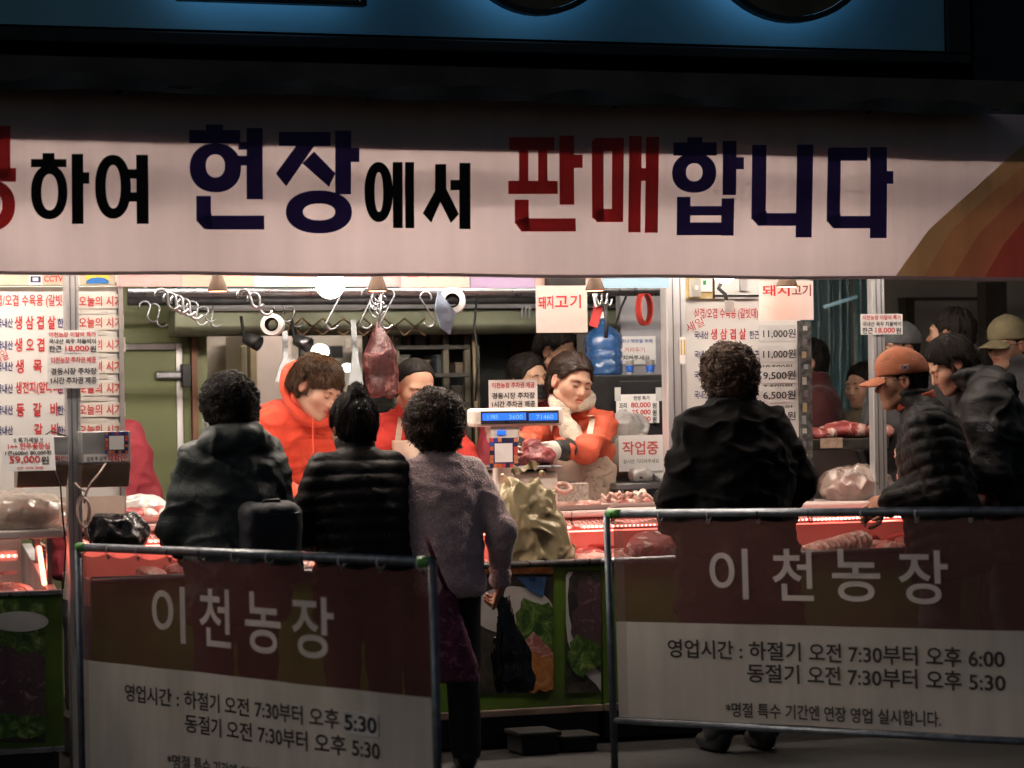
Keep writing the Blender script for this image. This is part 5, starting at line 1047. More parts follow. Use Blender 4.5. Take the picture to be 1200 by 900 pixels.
# ---- left table top with bag
tz = at(20, 632, -.02)[2]; tx1 = at(75, 628, -.02)[0]
tb = thing('side_table', 'white plastic topped work table at the left edge', 'table', (tx1-.4, .2, 0)); tx0 = at(-90, 628, -.02)[0]
MB().box((tx0, -.02, tz), (tx1, .30, tz+.032)).obj('top', pm('cutting_white', (.76, .70, .66), .4, 0, .06, 8), tb, bevel=.006)
for x in (tx0+.05, tx1-.06):
    for y in (.02, .26): MB().box((x, y, lzt+.18 if y > .5 else .55), (x+.02, y+.02, tz-.001)).obj('leg', M_steel, tb)
MB().box((tx0, .295, tz+.034), (at(146, 600, .3)[0], .31, at(60, 583, .3)[2])).obj('splash_board', pm('splash_beige', (.55, .49, .42), .5, 0, .1, 6), tb)
M_clear = film('film_clear', (.78, .70, .62), .45, .12, .25); M_clearw = film('film_white', (.8, .78, .76), .3, .14, .25)
def lump(name, label, cat, px, py, Y, rpx, rz, ry, mat, amp=.02, freq=11, inner=None, rot=0, ridged=True, zbase=None, group=None, h=None, flatk=.75, o=3):
    """thing lying on a surface: px,py = centre of its outline"""
    c = at(px, py, Y); s_ = dep(c)/FPX; r = (rpx*s_, ry, rz*s_)
    if zbase is not None: c[2] = zbase+r[2]*flatk
    t = thing(name, label, cat, (c[0], c[1], c[2]-r[2]*flatk), group)
    blob('bag_film' if inner else name.split('_')[-1]+'_body', c, r, mat, t, amp, freq, h=h or max(.006, min(r)/9), rot=rot, ridged=ridged, flat=-r[2]*flatk, o=o)
    if inner: blob('contents', (c[0], c[1], c[2]-r[2]*.12), (r[0]*.82, r[1]*.8, r[2]*.62), inner, t, amp*.6, freq, h=max(.008, min(r)/7), rot=rot, flat=-r[2]*.55)
    return t
MEAT_D = meat_mat('meat_dark', (.06, .010, .011), (.24, .10, .095), .9, 15); MEAT_R = meat_mat('meat_red', (.30, .035, .035), (.66, .45, .40), .55, 18); MEAT_P = meat_mat('meat_pale', (.55, .22, .18), (.76, .62, .56), .7, 16); MEAT_F = meat_mat('meat_fat', (.62, .36, .30), (.78, .68, .60), .8, 14)
lump('plastic_bag', 'clear crumpled plastic bag on the left work table', 'plastic bag', 20, 608, .14, 58, 25, .13, M_clear, .022, 9, inner=MEAT_F, zbase=tz+.032, h=.007)
# black plastic bag draped over the case, tray with meat
bb_ = lump('plastic_bag', 'black plastic bag slumped beside the left post', 'plastic bag', 136, 624, -.02, 38, 25, .10, pm('bag_black', (.008, .008, .010), .22, 0, .3, 10, .5, 25, .6), .018, 10, h=.007)
def tray(px0, px1, py, Y, label, mats, hgt=.022, dy=.12, lumps=4, zt_=None, lz=.02, seed=1, fm=None):
    a, b = at(px0, py, Y), at(px1, py, Y); z = zl if zt_ is None else zt_; t = thing('meat_tray', label, 'tray', ((a[0]+b[0])/2, Y, z), 'white meat trays on the counter'); x0, x1 = a[0], b[0]; m = MB()
    o0 = [(x0+.02, Y-dy+.02, z+.001), (x1-.02, Y-dy+.02, z+.001), (x1-.02, Y+dy-.02, z+.001), (x0+.02, Y+dy-.02, z+.001)]; o1 = [(x0, Y-dy, z+hgt), (x1, Y-dy, z+hgt), (x1, Y+dy, z+hgt), (x0, Y+dy, z+hgt)]
    i0 = [(p[0], p[1], p[2]+.004) for p in o0]; i1 = [(x0+.006, Y-dy+.006, z+hgt), (x1-.006, Y-dy+.006, z+hgt), (x1-.006, Y+dy-.006, z+hgt), (x0+.006, Y+dy-.006, z+hgt)]
    m.add(o0+o1+i0+i1, [(3, 2, 1, 0)]+[(i, (i+1) % 4, 4+(i+1) % 4, 4+i) for i in range(4)]+[(4+i, 4+(i+1) % 4, 12+(i+1) % 4, 12+i) for i in range(4)]+[(12+i, 12+(i+1) % 4, 8+(i+1) % 4, 8+i) for i in range(4)]+[(8, 9, 10, 11)])
    m.obj('tray_shell', pm('tray_white', (.78, .70, .68), .35, 0, .04, 8), t)
    rr = random.Random(seed)
    for i in range(lumps):
        u = (i+.5)/lumps; w = (x1-x0)/lumps*.62; blob('meat_piece', (x0+(x1-x0)*(.06+.88*u), Y+rr.uniform(-.03, .03), z+hgt*.6+lz*.5), (w, dy*.6, lz*rr.uniform(.7, 1.2)), mats[i % len(mats)], t, .008, 18, rot=rr.uniform(-.4, .4), h=.0065)
    return t
tr1 = tray(140, 204, 604, .46, 'white tray of pale meat half covered by film near the left post', [MEAT_R, MEAT_F], .03, .13, 3, lz=.03)
lump('plastic_bag', 'loose white film heaped over the tray near the left post', 'plastic bag', 166, 594, .62, 30, 17, .08, M_clearw, .018, 11, zbase=zl, h=.007)
flatbox('scale_box', 143, 583, 162, 596, .78, .1, pm('offwhite', (.7, .69, .66), .4), 'small off-white box beside the left price board', 'box')
lump('meat_bag', 'bag of meat glowing red in the left case', 'meat', 8, 676, .10, 34, 18, .10, film('film_meat', (.6, .35, .33), .4, .15), .014, 12, inner=MEAT_R, zbase=lzt-.09, h=.007)
lump('meat_piece', 'small red cut of meat beside the bag in the left case', 'meat', 40, 684, .12, 12, 9, .06, MEAT_R, .010, 16, zbase=lzt-.09)
# ---- meat in the main case
dk = zr-.04
def deckmeat(px, py, Y, rx, rz, label, mat=MEAT_R, **k): return lump('meat_cut', label, 'meat', px, py, Y, rx, rz, .09, mat, .012, 15, zbase=dk, group='meat cuts in the display case', ridged=False, **k)
deckmeat(680, 648, .14, 24, 9, 'wrapped pink meat below the gold bag', MEAT_P); deckmeat(768, 640, .14, 40, 22, 'red meat pile seen through the right barrier', MEAT_R, h=.008); deckmeat(355, 648, .14, 16, 14, 'pale meat showing between the two women', MEAT_P)
deckmeat(215, 650, .16, 26, 12, 'red meat in the case left of the hooded woman'); deckmeat(176, 648, .16, 18, 12, 'pink meat at the case end beside the left barrier', MEAT_P)
rr = random.Random(5)
for i, (px_, mt_) in enumerate([(300, 1), (338, 0), (372, 1), (398, 2), (430, 1), (470, 0), (540, 1), (700, 2), (725, 1), (815, 0), (845, 1), (890, 2), (925, 1), (1040, 1), (1075, 0), (1110, 2)]):
    c = at(px_, 650, .22); tz_ = thing('meat_pack', ['tray of meat %s' % w for w in ('in the case behind the hooded woman', 'in the case left of the bun', 'in the case under the bun', 'in the case behind the quilted back', 'in the case right of the bun', 'in the case behind the pink sweater', 'in the case right of the pink sweater', 'in the case at its middle joint', 'in the case beside the red pile', 'in the case left of the black coat', 'in the case behind the black coat', 'in the case right of the black coat', 'in the case left of the ribs', 'in the case in front of the quilted man', 'in the case at the quilted elbow', 'in the case at its far right end')][i], 'meat', (c[0], .30, dk), 'meat packs laid in the display case')
    for j in range(3): blob('slice', (c[0]+rr.uniform(-.03, .03), .16+.13*j, dk+.03+.012*j), (rr.uniform(.05, .075), .06, rr.uniform(.018, .035)), [MEAT_R, MEAT_P, MEAT_F][(mt_+j) % 3], tz_, .008, 18, rot=rr.uniform(-.5, .5), h=.009)
rbs = thing('rib_slab', 'rack of pork ribs under red light behind the right barrier', 'meat', at(980, 640, .14))
for i in range(11):
    c = at(948+i*6.2, 632-i*1.5, .15); c[2] = dk+.035+.003*i; blob('rib', c, (.013, .07, .030+.002*i), MEAT_P if i % 2 else MEAT_F, rbs, .006, 22, h=.0058, rot=.25)
blob('slab', at(975, 634, .17)*np.array([1, 1, 0])+np.array([0, 0, dk+.02]), (.15, .09, .028), MEAT_R, rbs, .008, 16, h=.009)
# ---- patterned trim, header signs and rail
Ft = FY(.30); trim = thing('trim_board', 'narrow patterned trim strip below the banner', 'trim', Ft.w(*Ft.uv(450, 337)))
def meander(name, c1, c2):
    if name in MATS: return MATS[name]
    m, t, b = newmat(name); N = t.nodes.new; L = t.links.new; tc = N('ShaderNodeTexCoord'); mp = N('ShaderNodeMapping'); mp.inputs['Rotation'].default_value = (R(90), 0, 0); L(tc.outputs['Object'], mp.inputs[0])
    bk = N('ShaderNodeTexBrick'); bk.inputs['Color1'].default_value = tuple(c1)+(1,); bk.inputs['Color2'].default_value = tuple(x*.8 for x in c1)+(1,); bk.inputs['Mortar'].default_value = tuple(c2)+(1,); bk.inputs['Scale'].default_value = 110; bk.inputs['Mortar Size'].default_value = .09; bk.offset = .37; bk.squash = .55; bk.squash_frequency = 3; bk.inputs['Brick Width'].default_value = 1.1; bk.inputs['Row Height'].default_value = .38; L(mp.outputs[0], bk.inputs[0]); L(bk.outputs[0], b.inputs['Base Color']); b.inputs['Roughness'].default_value = .6; return m
segs = [(137, 212, 'trim_pink', (.62, .28, .28), (.7, .5, .48)), (212, 297, 'trim_peach', (.62, .33, .25), (.72, .55, .45)), (297, 333, 'trim_white', (.78, .75, .7), (.8, .78, .74)), (333, 390, 'trim_cream', (.66, .5, .4), (.7, .55, .45)), (390, 472, 'trim_rose', (.66, .36, .38), (.74, .56, .55)), (550, 626, 'trim_purple', (.28, .16, .42), (.6, .5, .66)), (626, 705, 'trim_peach2', (.66, .42, .34), (.74, .55, .48)), (705, 783, 'trim_blue', (.04, .22, .40), (.45, .58, .66))]
for x0, x1, nm, c1, c2 in segs: card(Ft, x0, 316, x1-.3, 336 if x0 < 540 else 337.5, 0, meander(nm, c1, c2), 'trim_segment', trim, .012)
MB().box((Ft.uv(137, 330)[0], .312, Ft.uv(400, 330)[1]), (Ft.uv(783, 330)[0], .33, Ft.uv(400, 318)[1])).obj('backing', pm('trim_back', (.55, .5, .47), .6), trim)
card(Ft, 637, 312, 680, 335, .013, M_black, 'dark_hole', trim, .05)  # black block painting in the darkness of a hole in the trim
fq = FY(.26)
note(fq, .0, (470, 318, 550, 337), [('한우고기', 474, 312, 545, 325, M_red)], 'pinkish sign cut off by the banner, left of the purple trim', 'sign', 'header_sign', pm('sign_pinkish', (.72, .56, .5), .4, 0, .06, 7))
note(fq, .02, (626, 335, 686, 390), [('돼', 628.5, 347.5, 637.3, 362.5, M_red), ('지', 638.5, 346.5, 646, 362, M_red), ('고', 648, 347, 663.5, 360, M_red), ('기', 665.5, 345.5, 678.5, 361.5, M_red)], 'square white hanging sign between the patterned trims', 'sign', 'hanging_sign', pm('sign_cream', (.70, .62, .58), .3, 0, .06, 7))
fq2 = FY(.22)
note(fq2, .0, (889.5, 329, 953, 375), [('돼지', 893, 334, 925, 347, M_red), ('고기', 927.5, 333.5, 950, 347, pm('print_brown', (.22, .05, .04), .5))], 'square cream hanging sign over the right price board', 'sign', 'hanging_sign', MATS['sign_cream'])
rail = thing('hook_rail', 'steel pipe rail carrying the meat hooks', 'rail', at(500, 345, .75)); rz_ = at(500, 341, .75)[2]
MB().cyl((at(150, 345, .75)[0], .75, rz_), (at(780, 345, .75)[0], .75, rz_), .014).obj('pipe', M_steel, rail, smooth=True)
for x in (170, 470, 770): q = at(x, 345, .75); MB().cyl((q[0], .75, rz_), (q[0], .75, 2.62), .008).obj('hanger', M_steel, rail)
def s_hook(px0, py0, px1, py1, Y, label, r=.0040, flip=1):
    """S shaped hook: top hook, shank, bottom hook"""
    a = at(px0, py0, Y); s_ = dep(a)/FPX; t = thing('meat_hook', label, 'hook', a, 'steel S hooks on the rail'); H_ = (py1-py0)*s_; w = (px1-px0)*s_; R1 = .026*flip; pts = []
    for t_ in np.linspace(R(200), R(0), 9): pts.append(a+np.array([-R1+R1*math.cos(t_), 0, -.03+abs(R1)*math.sin(t_)]))
    e = a+np.array([w, 0, -H_])
    for u in np.linspace(.1, .9, 5): pts.append(pts[8]*(1-u)+(e+np.array([-abs(R1)*flip, 0, .03]))*u)
    for t_ in np.linspace(R(180), R(340), 9): pts.append(e+np.array([R1*math.cos(t_), 0, .03+abs(R1)*math.sin(t_)]))
    MB().tube(pts, r, 8).obj('steel_rod', M_steel, t, smooth=True); return t
s_hook(398, 340, 388, 387, .72, 'S hook hanging just right of the globe bulb'); s_hook(437, 337, 428, 386, .72, 'left S hook of the pair beside the hanging meat'); s_hook(462, 338, 452, 386, .72, 'right S hook of the pair beside the hanging meat'); s_hook(492, 341, 503, 384, .72, 'S hook left of the bag roll', flip=-1)
for i, (x, y) in enumerate([(196, 338), (206, 342), (214, 345), (222, 349)]): s_hook(x, y, x+8, y+26, .5+.12*i, ['first of the bunched hooks left', 'second of the bunched hooks left', 'third of the bunched hooks left', 'fourth of the bunched hooks left'][i], .0065)
s_hook(232, 352, 236, 382, 1.1, 'single steel hook beside the bunched hooks'); s_hook(292, 338, 302, 362, .6, 'steel hook left of the plastic film roll', .0065); s_hook(304, 342, 312, 370, .7, 'steel hook holding the plastic film roll', .006)
# the knot of small hooks above the hanging meat
kn = thing('hook_cluster', 'knot of small steel hooks above the hanging meat', 'hooks', at(446, 350, .8))
for i in range(7):
    c = at(446+random.uniform(-9, 9), 347+i*3, .78+.02*i); MB().tube([c+np.array([.017*math.cos(t), .006*i*math.sin(t), .028*math.sin(t)]) for t in np.linspace(.3, 5.6, 14)], .004, 6).obj('ring', M_steel, kn, smooth=True)
MB().tube([at(446, 345, .8), at(446, 365, .8), at(444, 384, .8)], .006).obj('shank', M_steel, kn, smooth=True)
hm = thing('hanging_meat', 'large dark red cut of meat hanging from a hook', 'meat', at(446, 470, .95)); c = at(446, 419, .95); sM = dep(c)/FPX
def hmf(P):
    u = P/sM; d = rc(u.astype(np.float32), (-2, 0, 38), (-1, 0, 4), 5, 19); d = smin(d, el(u, (2, 0, -14), (20, 16, 26)), 10); d = smin(d, el(u, (-6, -4, -34), (12, 11, 14)), 6); d = smin(d, el(u, (10, -2, -36), (9, 9, 12)), 5)
    n_ = .3-np.abs(fbm(P*np.array([1, 1, .6], np.float32)+2, 12, 4))*1.6; return (d-4*n_-3*fbm(P+2, 13, 3))*sM
V, Q = snet(hmf, np.array([-28, -24, -58])*sM, np.array([28, 24, 52])*sM, .0065); qmesh('meat', V+c, Q, MEAT_D, hm)
# bag rolls
def roll(px, py, Y, ro, ri, ln, label, bag=None):
    c = at(px, py, Y); s_ = dep(c)/FPX; ax_ = np.array([.35, 1, .0]); ax_ /= np.linalg.norm(ax_); t = thing('bag_roll', label, 'bag roll', c); ro *= s_; ri *= s_
    MB().lathe(c, [(ri, 0), (ro*.98, 0), (ro, .004), (ro, ln), (ri, ln), (ri, 0)], 28, axis=ax_, cap=False).obj('roll', pm('roll_white', (.72, .71, .70), .35), t, smooth=False)
    MB().lathe(c, [(ri*.98, -.002), (ri*.98, ln+.002), (ri*.8, ln+.002), (ri*.8, -.002)], 20, axis=ax_, cap=False).obj('core', pm('core_brown', (.06, .05, .045), .6), t)
    if bag:
        m = MB(); pts = [at(*p, Y-.02) for p in bag]; m.prism(pts, (0, .012, 0)); m.obj('loose_bag', film('film_blue', (.35, .45, .62), .3, .15), t)
    return t
roll(530, 352, .62, 15.5, 8.5, .20, 'white roll of plastic bags hanging right of the hooks', [(514, 340), (534, 366), (528, 392), (517, 384), (510, 362)])
roll(318, 380, .75, 13, 8, .14, 'white film roll hanging over the young man')
# lamps of the counter
def heat_lamp(px, py, Y, label, k=1.0):
    c = at(px, py, Y); t = thing('cone_lamp', label, 'lamp', c, 'small brown cone lamps over the counter')
    MB().lathe(c, [(.040*k, -.055), (.041*k, -.050), (.024*k, .0), (.022*k, .06)], 20).obj('shade', pm('shade_brown', (.07, .045, .03), .45, .3), t, smooth=True)
    MB().lathe(c, [(.036*k, -.0565), (.001, -.058)], 16, cap=False).obj('bulb', em('lamp_red', (1.0, .25, .12), 22), t); MB().cyl(c+np.array([0, 0, .06]), (c[0], c[1], 2.6), .005).obj('cord', M_black, t)
    return t
for px_, lab in ((255, 'brown cone lamp left of the white trim'), (442, 'brown cone lamp above the hanging meat'), (697, 'brown cone lamp beside the square hanging sign')): heat_lamp(px_, 325, .10, lab)
heat_lamp(922, 321, .10, 'brown cone lamp in front of the cream hanging sign', 1.15)
gl = thing('globe_lamp', 'round white glowing globe bulb under the trim', 'lamp', at(387, 336, .16)); c = at(387, 333, .16)
MB().lathe(c, [(.0605*math.sin(t), -.0605*math.cos(t)) for t in np.linspace(.02, 3.12, 18)], 26).obj('globe', em('globe_glow', (1, .93, .82), 7.0), gl, smooth=True); MB().cyl(c+np.array([0, 0, .06]), (c[0], c[1], 2.6), .006).obj('cord', M_black, gl)
gl2 = thing('globe_lamp', 'white bulb lamp just below the banner at the right price board', 'lamp', at(849, 328, .3)); c = at(849, 318, .30)
MB().lathe(c, [(.055*math.sin(t), -.055*math.cos(t)) for t in np.linspace(.02, 3.12, 16)], 24).obj('globe', MATS['globe_glow'], gl2, smooth=True)
MB().tube([at(846, 330, .3), at(842, 338, .3), at(850, 345, .3), at(852, 356, .3)], .009, 8).obj('arm', M_dark, gl2, smooth=True); card(FY(.29), 849, 352, 858, 366, 0, M_alu, 'bracket', gl2, .02)
gl3 = thing('globe_lamp', 'glowing lamp in the back room above the young man', 'lamp', at(375, 412, 5.55)); c = at(375, 412, 5.55)
MB().lathe(c, [(.055*math.sin(t), -.045*math.cos(t)) for t in np.linspace(.02, 3.12, 14)], 22).obj('globe', em('globe_back', (1, .93, .8), 7), gl3, smooth=True)
gl4 = thing('globe_lamp', 'small glowing lamp in the back room beside the knife steel', 'lamp', at(407, 431, 5.2)); c = at(407, 431, 5.2)
MB().lathe(c, [(.038*math.sin(t), -.025*math.cos(t)) for t in np.linspace(.02, 3.12, 14)], 20).obj('globe', MATS['globe_back'], gl4, smooth=True)
# hanging saw / paddle and strap in the back
pdl = thing('cleaver', 'grey broad blade hanging in the back opening', 'blade', at(347, 420, 2.3)); f23 = FY(2.3)
MB().prism([f23.w(*f23.uv(x, y)) for x, y in ((331, 388), (337, 388), (338, 421), (346, 421), (346, 447), (322, 447), (328, 428), (332, 421))], (0, .006, 0)).obj('blade', pm('blade_grey', (.42, .45, .47), .4, .5), pdl)
MB().prism([f23.w(*f23.uv(x, y)) for x, y in ((411, 375), (417, 375), (420, 420), (426, 450), (408, 450), (413, 415))], (0, .006, 0)).obj('strap', MATS['blade_grey'], pdl)
for i, (px_, py_) in enumerate(((286, 395), (345, 397))):
    c = at(px_, py_, 2.4); q = thing('wall_lamp', ['dark spot lamp below the beam on the left', 'grey spot lamp below the beam near the blade'][i], 'lamp', c); MB().lathe(c, [(.012, 0), (.03, .01), (.038, .09), (.03, .09), (.012, .02)], 16, axis=(.6, -.6, -.35)).obj('can', M_dark if i == 0 else M_steel, q, smooth=True); MB().cyl(c, (c[0], c[1]+.05, c[2]+.1), .008).obj('bracket', M_dark, q)
# ---- maroon poster, water bottle and its stand
f33 = FY(3.33)
note(f33, .002, (598, 392, 640, 436), [], 'dim maroon poster on the dark back wall', 'poster', 'poster', pm('poster_maroon', (.10, .02, .025), .6))
f20 = FY(2.0); cabx0, cabx1 = FY(1.6).uv(722, 500)[0], FY(1.6).uv(785, 500)[0]; cz = FY(1.6).uv(750, 439)[1]
fridge = thing('black_cabinet', 'black cabinet behind the woman seller with a taped price sheet', 'cabinet', ((cabx0+cabx1)/2, 1.6, 0))
MB().box((cabx0-.12, 1.6, .02), (cabx1, 2.0, cz)).obj('carcass', M_black, fridge, bevel=.006); MB().box((cabx0+.02, 1.59, .3), (cabx1-.03, 1.599, cz-.03)).obj('door', pm('cab_door', (.018, .018, .02), .35), fridge, bevel=.003)
for y in (492, 506): q = at(779, y, 1.595); MB().lathe(q, [(.008, 0), (.009, .004), (.002, .008)], 10, axis=(0, -1, 0)).obj('button', pm('button_red', (.4, .05, .04), .4), fridge)
f16 = FY(1.59)
nt_ = note(f16, .012, (721, 462, 771, 496), [('한정 특가', 741, 464, 760, 469, M_ink), ('꼬리', 724, 472, 733, 478.5, M_ink), ('80,000', 738, 471.5, 761, 478.5, M_red), ('원', 763, 472, 768, 478.5, M_ink), ('사골', 725, 480, 733, 486, M_ink), ('25,000', 739, 480, 761, 487, M_red), ('원', 763, 480, 768, 487, M_ink), ('15,000', 740, 488, 761, 495, M_red), ('원', 763, 488, 768, 495, M_ink)], 'white price sheet reading 80,000 taped to the black cabinet')
for x in (719, 767): card(f16, x, 454, x+7, 470, .0155, pm('tape_grey', (.5, .5, .5), .4), 'tape', nt_, .001)
wb = thing('water_bottle', 'large blue translucent water bottle standing on the cabinet', 'water bottle', at(708, 440, 1.8)); c = at(708, 438, 1.8); s_ = dep(c)/FPX; rr_ = 22*s_
prof = [(r_, h_*.66) for r_, h_ in [(rr_*.9, 0), (rr_, .02), (rr_*1.0, .10), (rr_*.93, .112), (rr_*.93, .122), (rr_, .134), (rr_, .165), (rr_*.93, .177), (rr_*.93, .187), (rr_, .20), (rr_, .27), (rr_*.85, .31), (rr_*.4, .36), (rr_*.2, .38), (rr_*.2, .42)]]
M_wat = film('bottle_blue', (.10, .34, .85), .5, .06, .1, .6); MB().lathe((c[0], c[1], cz+.001), prof, 32).obj('shell', M_wat, wb, smooth=True)
MB().lathe((c[0], c[1], cz+.277), [(rr_*.24, 0), (rr_*.24, .03), (.001, .032)], 18).obj('cap', pm('cap_white', (.7, .7, .7), .4), wb)
MB().box((c[0]-rr_-.03, 1.7, .03), (c[0]+rr_-.01, 1.98, cz-.001)).obj('stand', M_black, wb)
f209 = FY(2.09)
note(f209, .003, (727, 394, 768, 427), [('코로나 예방을 위해', 722, 397.5, 764, 402, pm('print_blue', (.05, .12, .4), .6)), ('거리두기', 731, 407, 755, 413, pm('print_rose', (.5, .2, .2), .6)), ('지켜주세요', 729, 416.5, 761, 422, M_ink)], 'white distancing notice on the grey partition')
def cup(px, py, Y, label):
    c = at(px, py, Y); c[2] = cz; t = thing('paper_cup', label, 'cup', c, 'paper cups beside the water bottle'); MB().lathe(c, [(.017, .001), (.022, .07), (.0235, .0705), (.0235, .073), (.021, .072)], 20).obj('cup', M_paper, t, smooth=True); MB().lathe(c, [(.0181, .012), (.0205, .045)], 20, cap=False).obj('printed_band', pm('cup_blue', (.03, .12, .5), .5, 0, .5, 60), t, smooth=True)
for px_, lab in ((738, 'paper cup with a blue band nearest the water bottle'), (762, 'paper cup with a blue band at the cabinet corner')): cup(px_, 438, 1.68, lab)
fr_ = thing('red_ring', 'red plastic ring hanging under the blue trim', 'ring', at(758, 362, 1.2)); c = at(758, 361.5, 1.2); s_ = dep(c)/FPX
m = MB(); n = 36
for i in range(n):
    t0, t1 = 2*math.pi*i/n, 2*math.pi*(i+1)/n
    q = lambda t, r, y: (c[0]+11.5*s_*r*math.cos(t), c[1]+y+.03*math.cos(t), c[2]+20*s_*r*math.sin(t))
    for (ra, ya), (rb_, yb_) in (((1, 0), (1, .06)), ((1, .06), (.86, .06)), ((.86, .06), (.86, 0)), ((.86, 0), (1, 0))): m.quad(q(t0, ra, ya), q(t1, ra, ya), q(t1, rb_, yb_), q(t0, rb_, yb_))
m.obj('band', pm('ring_red', (.42, .04, .03), .35), fr_, smooth=True)
tl_ = thing('hanging_tools', 'bundle of hanging hooks and a red tag right of the square sign', 'tools', at(703, 370, .95))
for i in range(3): MB().tube([at(702+i*6+3*math.cos(t), 350+8*math.sin(t), .9+.05*i) for t in np.linspace(0, 5.5, 14)], .006, 8).obj('hook', M_steel, tl_, smooth=True)
f95 = FY(.95); MB().prism([f95.w(*f95.uv(x, y)) for x, y in ((697, 357), (707, 361), (700, 385), (691, 381))], (0, .01, 0)).obj('red_tag', pm('tag_red', (.32, .03, .03), .5), tl_); MB().prism([f95.w(*f95.uv(x, y), .01) for x, y in ((693, 342), (697, 341), (702, 358), (697, 360))], (0, .008, 0)).obj('white_tag', M_paper, tl_); MB().tube([at(709, 356, .95), at(711, 380, .95), at(710, 396, .95)], .01).obj('black_strap', M_black, tl_, smooth=True)
tg = thing('knife_rack', 'small knives hanging in the dark behind the counter', 'knives', at(615, 372, 2.6)); f26_ = FY(2.6)
for x in (612, 616.5, 621): MB().prism([f26_.w(*f26_.uv(a, b)) for a, b in ((x-1, 360), (x+1, 360), (x+1.2, 373), (x-1.2, 373))], (0, .005, 0)).obj('knife', M_steel, tg)
# ---- work-in-progress sign, bags and calculator behind the counter
wz = at(750, 566, .95)[2]
wt = thing('work_table', 'grey steel side table behind the counter at the right', 'table', at(755, 600, 1.1)*np.array([1, 1, 0])); a, b = at(722, 566, .95), at(786, 566, .95)
MB().box((a[0], .95, wz-.03), (b[0], 1.35, wz)).obj('top', M_steel, wt, bevel=.004)
for x in (a[0]+.02, b[0]-.05):
    for y in (.98, 1.29): MB().box((x, y, 0), (x+.03, y+.03, wz-.031)).obj('leg', M_steel, wt)
f13 = FY(1.18)
note(f13, 0, (725, 510, 777, 552), [('작업중', 729, 517, 771, 533, pm('print_softred', (.55, .12, .12), .6)), ('잠시만 기다려주세요', 730, 538, 772, 543, pm('print_grey', (.25, .25, .25), .6))], 'white work in progress notice behind the counter', 'notice', 'paper_note')
lump('plastic_bag', 'white plastic bag of goods above the work in progress notice', 'plastic bag', 735, 502, 1.35, 25, 22, .09, M_clearw, .016, 12, h=.007)
lump('storage_sack', 'pale sack behind the work in progress notice', 'sack', 742, 535, 1.32, 26, 34, .08, pm('sack_beige', (.5, .45, .38), .8, 0, .25, 14, .4, 40), .012, 12, ridged=False, h=.009)
lump('plastic_bag', 'bag of dark meat in film in front of the work in progress notice', 'plastic bag', 750, 552, 1.05, 15, 10, .05, M_clearw, .010, 16, inner=MEAT_D, zbase=wz, h=.005)
cal = thing('calculator', 'small grey calculator on the side table', 'calculator', at(777, 560, 1.05)); c = at(777, 558, 1.05); c[2] = wz
MB().hexa([(c[0]-.04, .99, wz+.001), (c[0]+.03, .99, wz+.001), (c[0]+.03, 1.10, wz+.001), (c[0]-.04, 1.10, wz+.001), (c[0]-.04, .99, wz+.015), (c[0]+.03, .99, wz+.015), (c[0]+.03, 1.10, wz+.05), (c[0]-.04, 1.10, wz+.05)]).obj('body', pm('calc_grey', (.2, .2, .2), .5), cal, bevel=.004)
for i in range(4):
    for j in range(3): x, y = c[0]-.028+i*.015, 1.005+j*.022; MB().box((x, y, wz+.018+j*.007), (x+.010, y+.014, wz+.026+j*.007)).obj('key', M_paper, cal)
# ---- right price board
F6 = FY(.62); pr_ = thing('price_board', 'white price board at the right listing prices in won', 'price board', F6.w(*F6.uv(870, 600))); a, b = F6.uv(805, 612), F6.uv(937, 350)
MB().box((a[0], .62, a[1]), (b[0], .64, b[1])).obj('board', M_white, pr_, bevel=.003)
lettering(F6, [('삼겹/오겹 수육용 (갈빗대)', 813, 361, 888, 375)], M_red, pr_, n=.003, bold=.012)
for y, s in ((392, '생 삼 겹 살'), (415, '생 오 겹 살'), (439, '생  목  살'), (462, '등  갈  비'), (487, '갈   비')):
    lettering(F6, [(s, 832.5, y-7, 874, y+6)], M_red, pr_, n=.003, bold=.02); lettering(F6, [('국내산', 813.5, y-4, 830, y+5)], M_navy, pr_, n=.003, bold=.02); lettering(F6, [('한근', 878, y-4.5, 889, y+5)], M_navy, pr_, n=.003, bold=.02)
for y, s, old in ((391, '11,000원', None), (415, '11,000원', None), (440, '9,500원', '10,500원'), (463, '6,500원', '7,500원'), (488, '5,000원', '6,000원')):
    sl_, _ = card(F6, 889.5, y-10, 932, y+9, .002, pm('slot_clear', (.68, .67, .66), .15), 'price_slot', pr_, .003); lettering(F6, [(s, 893.5, y-5.5, 931.5, y+5.5)], M_ink, sl_, n=.008, bold=.01)
    if old: lettering(F6, [(old, 893.5, y-13, 928, y-7.5)], M_ink, pr_, n=.004, bold=.01)
m = MB(); qa, qb = F6.uv(803, 388), F6.uv(824, 373); m.prism([F6.w(*F6.uv(x, y), .004) for x, y in ((802, 378), (821, 369), (826, 380), (806, 390))], F6.n*.001); st_ = m.obj('sale_sticker', M_paper, pr_); m = MB(); fit(m, F6, '세일', qa[0], qa[1]+.006, qb[0], qb[1]-.008, rot=R(24), n=.008); m.obj('lettering', M_red, st_)
a, b = F6.uv(938, 612), F6.uv(948, 376); MB().box((a[0], .60, a[1]), (b[0], .66, b[1])).obj('dark_edge', pm('sticker_mess', (.05, .05, .05), .6, 0, .9, 40), pr_)
m = MB()
for i in range(14): y = 382+i*15; x = 939.5+random.random()*3; card(FY(.598), x, y, x+5, y+random.uniform(5, 11), .0, pm('scrap%d' % (i % 4), [(.35, .34, .32), (.12, .1, .12), (.3, .22, .12), (.2, .22, .24)][i % 4], .6), 'sticker_scrap', pr_, .001)
F58 = FY(.60); br_ = thing('switch_panel', 'yellowed panel with switches above the right price board', 'panel', F58.w(*F58.uv(830, 349)))
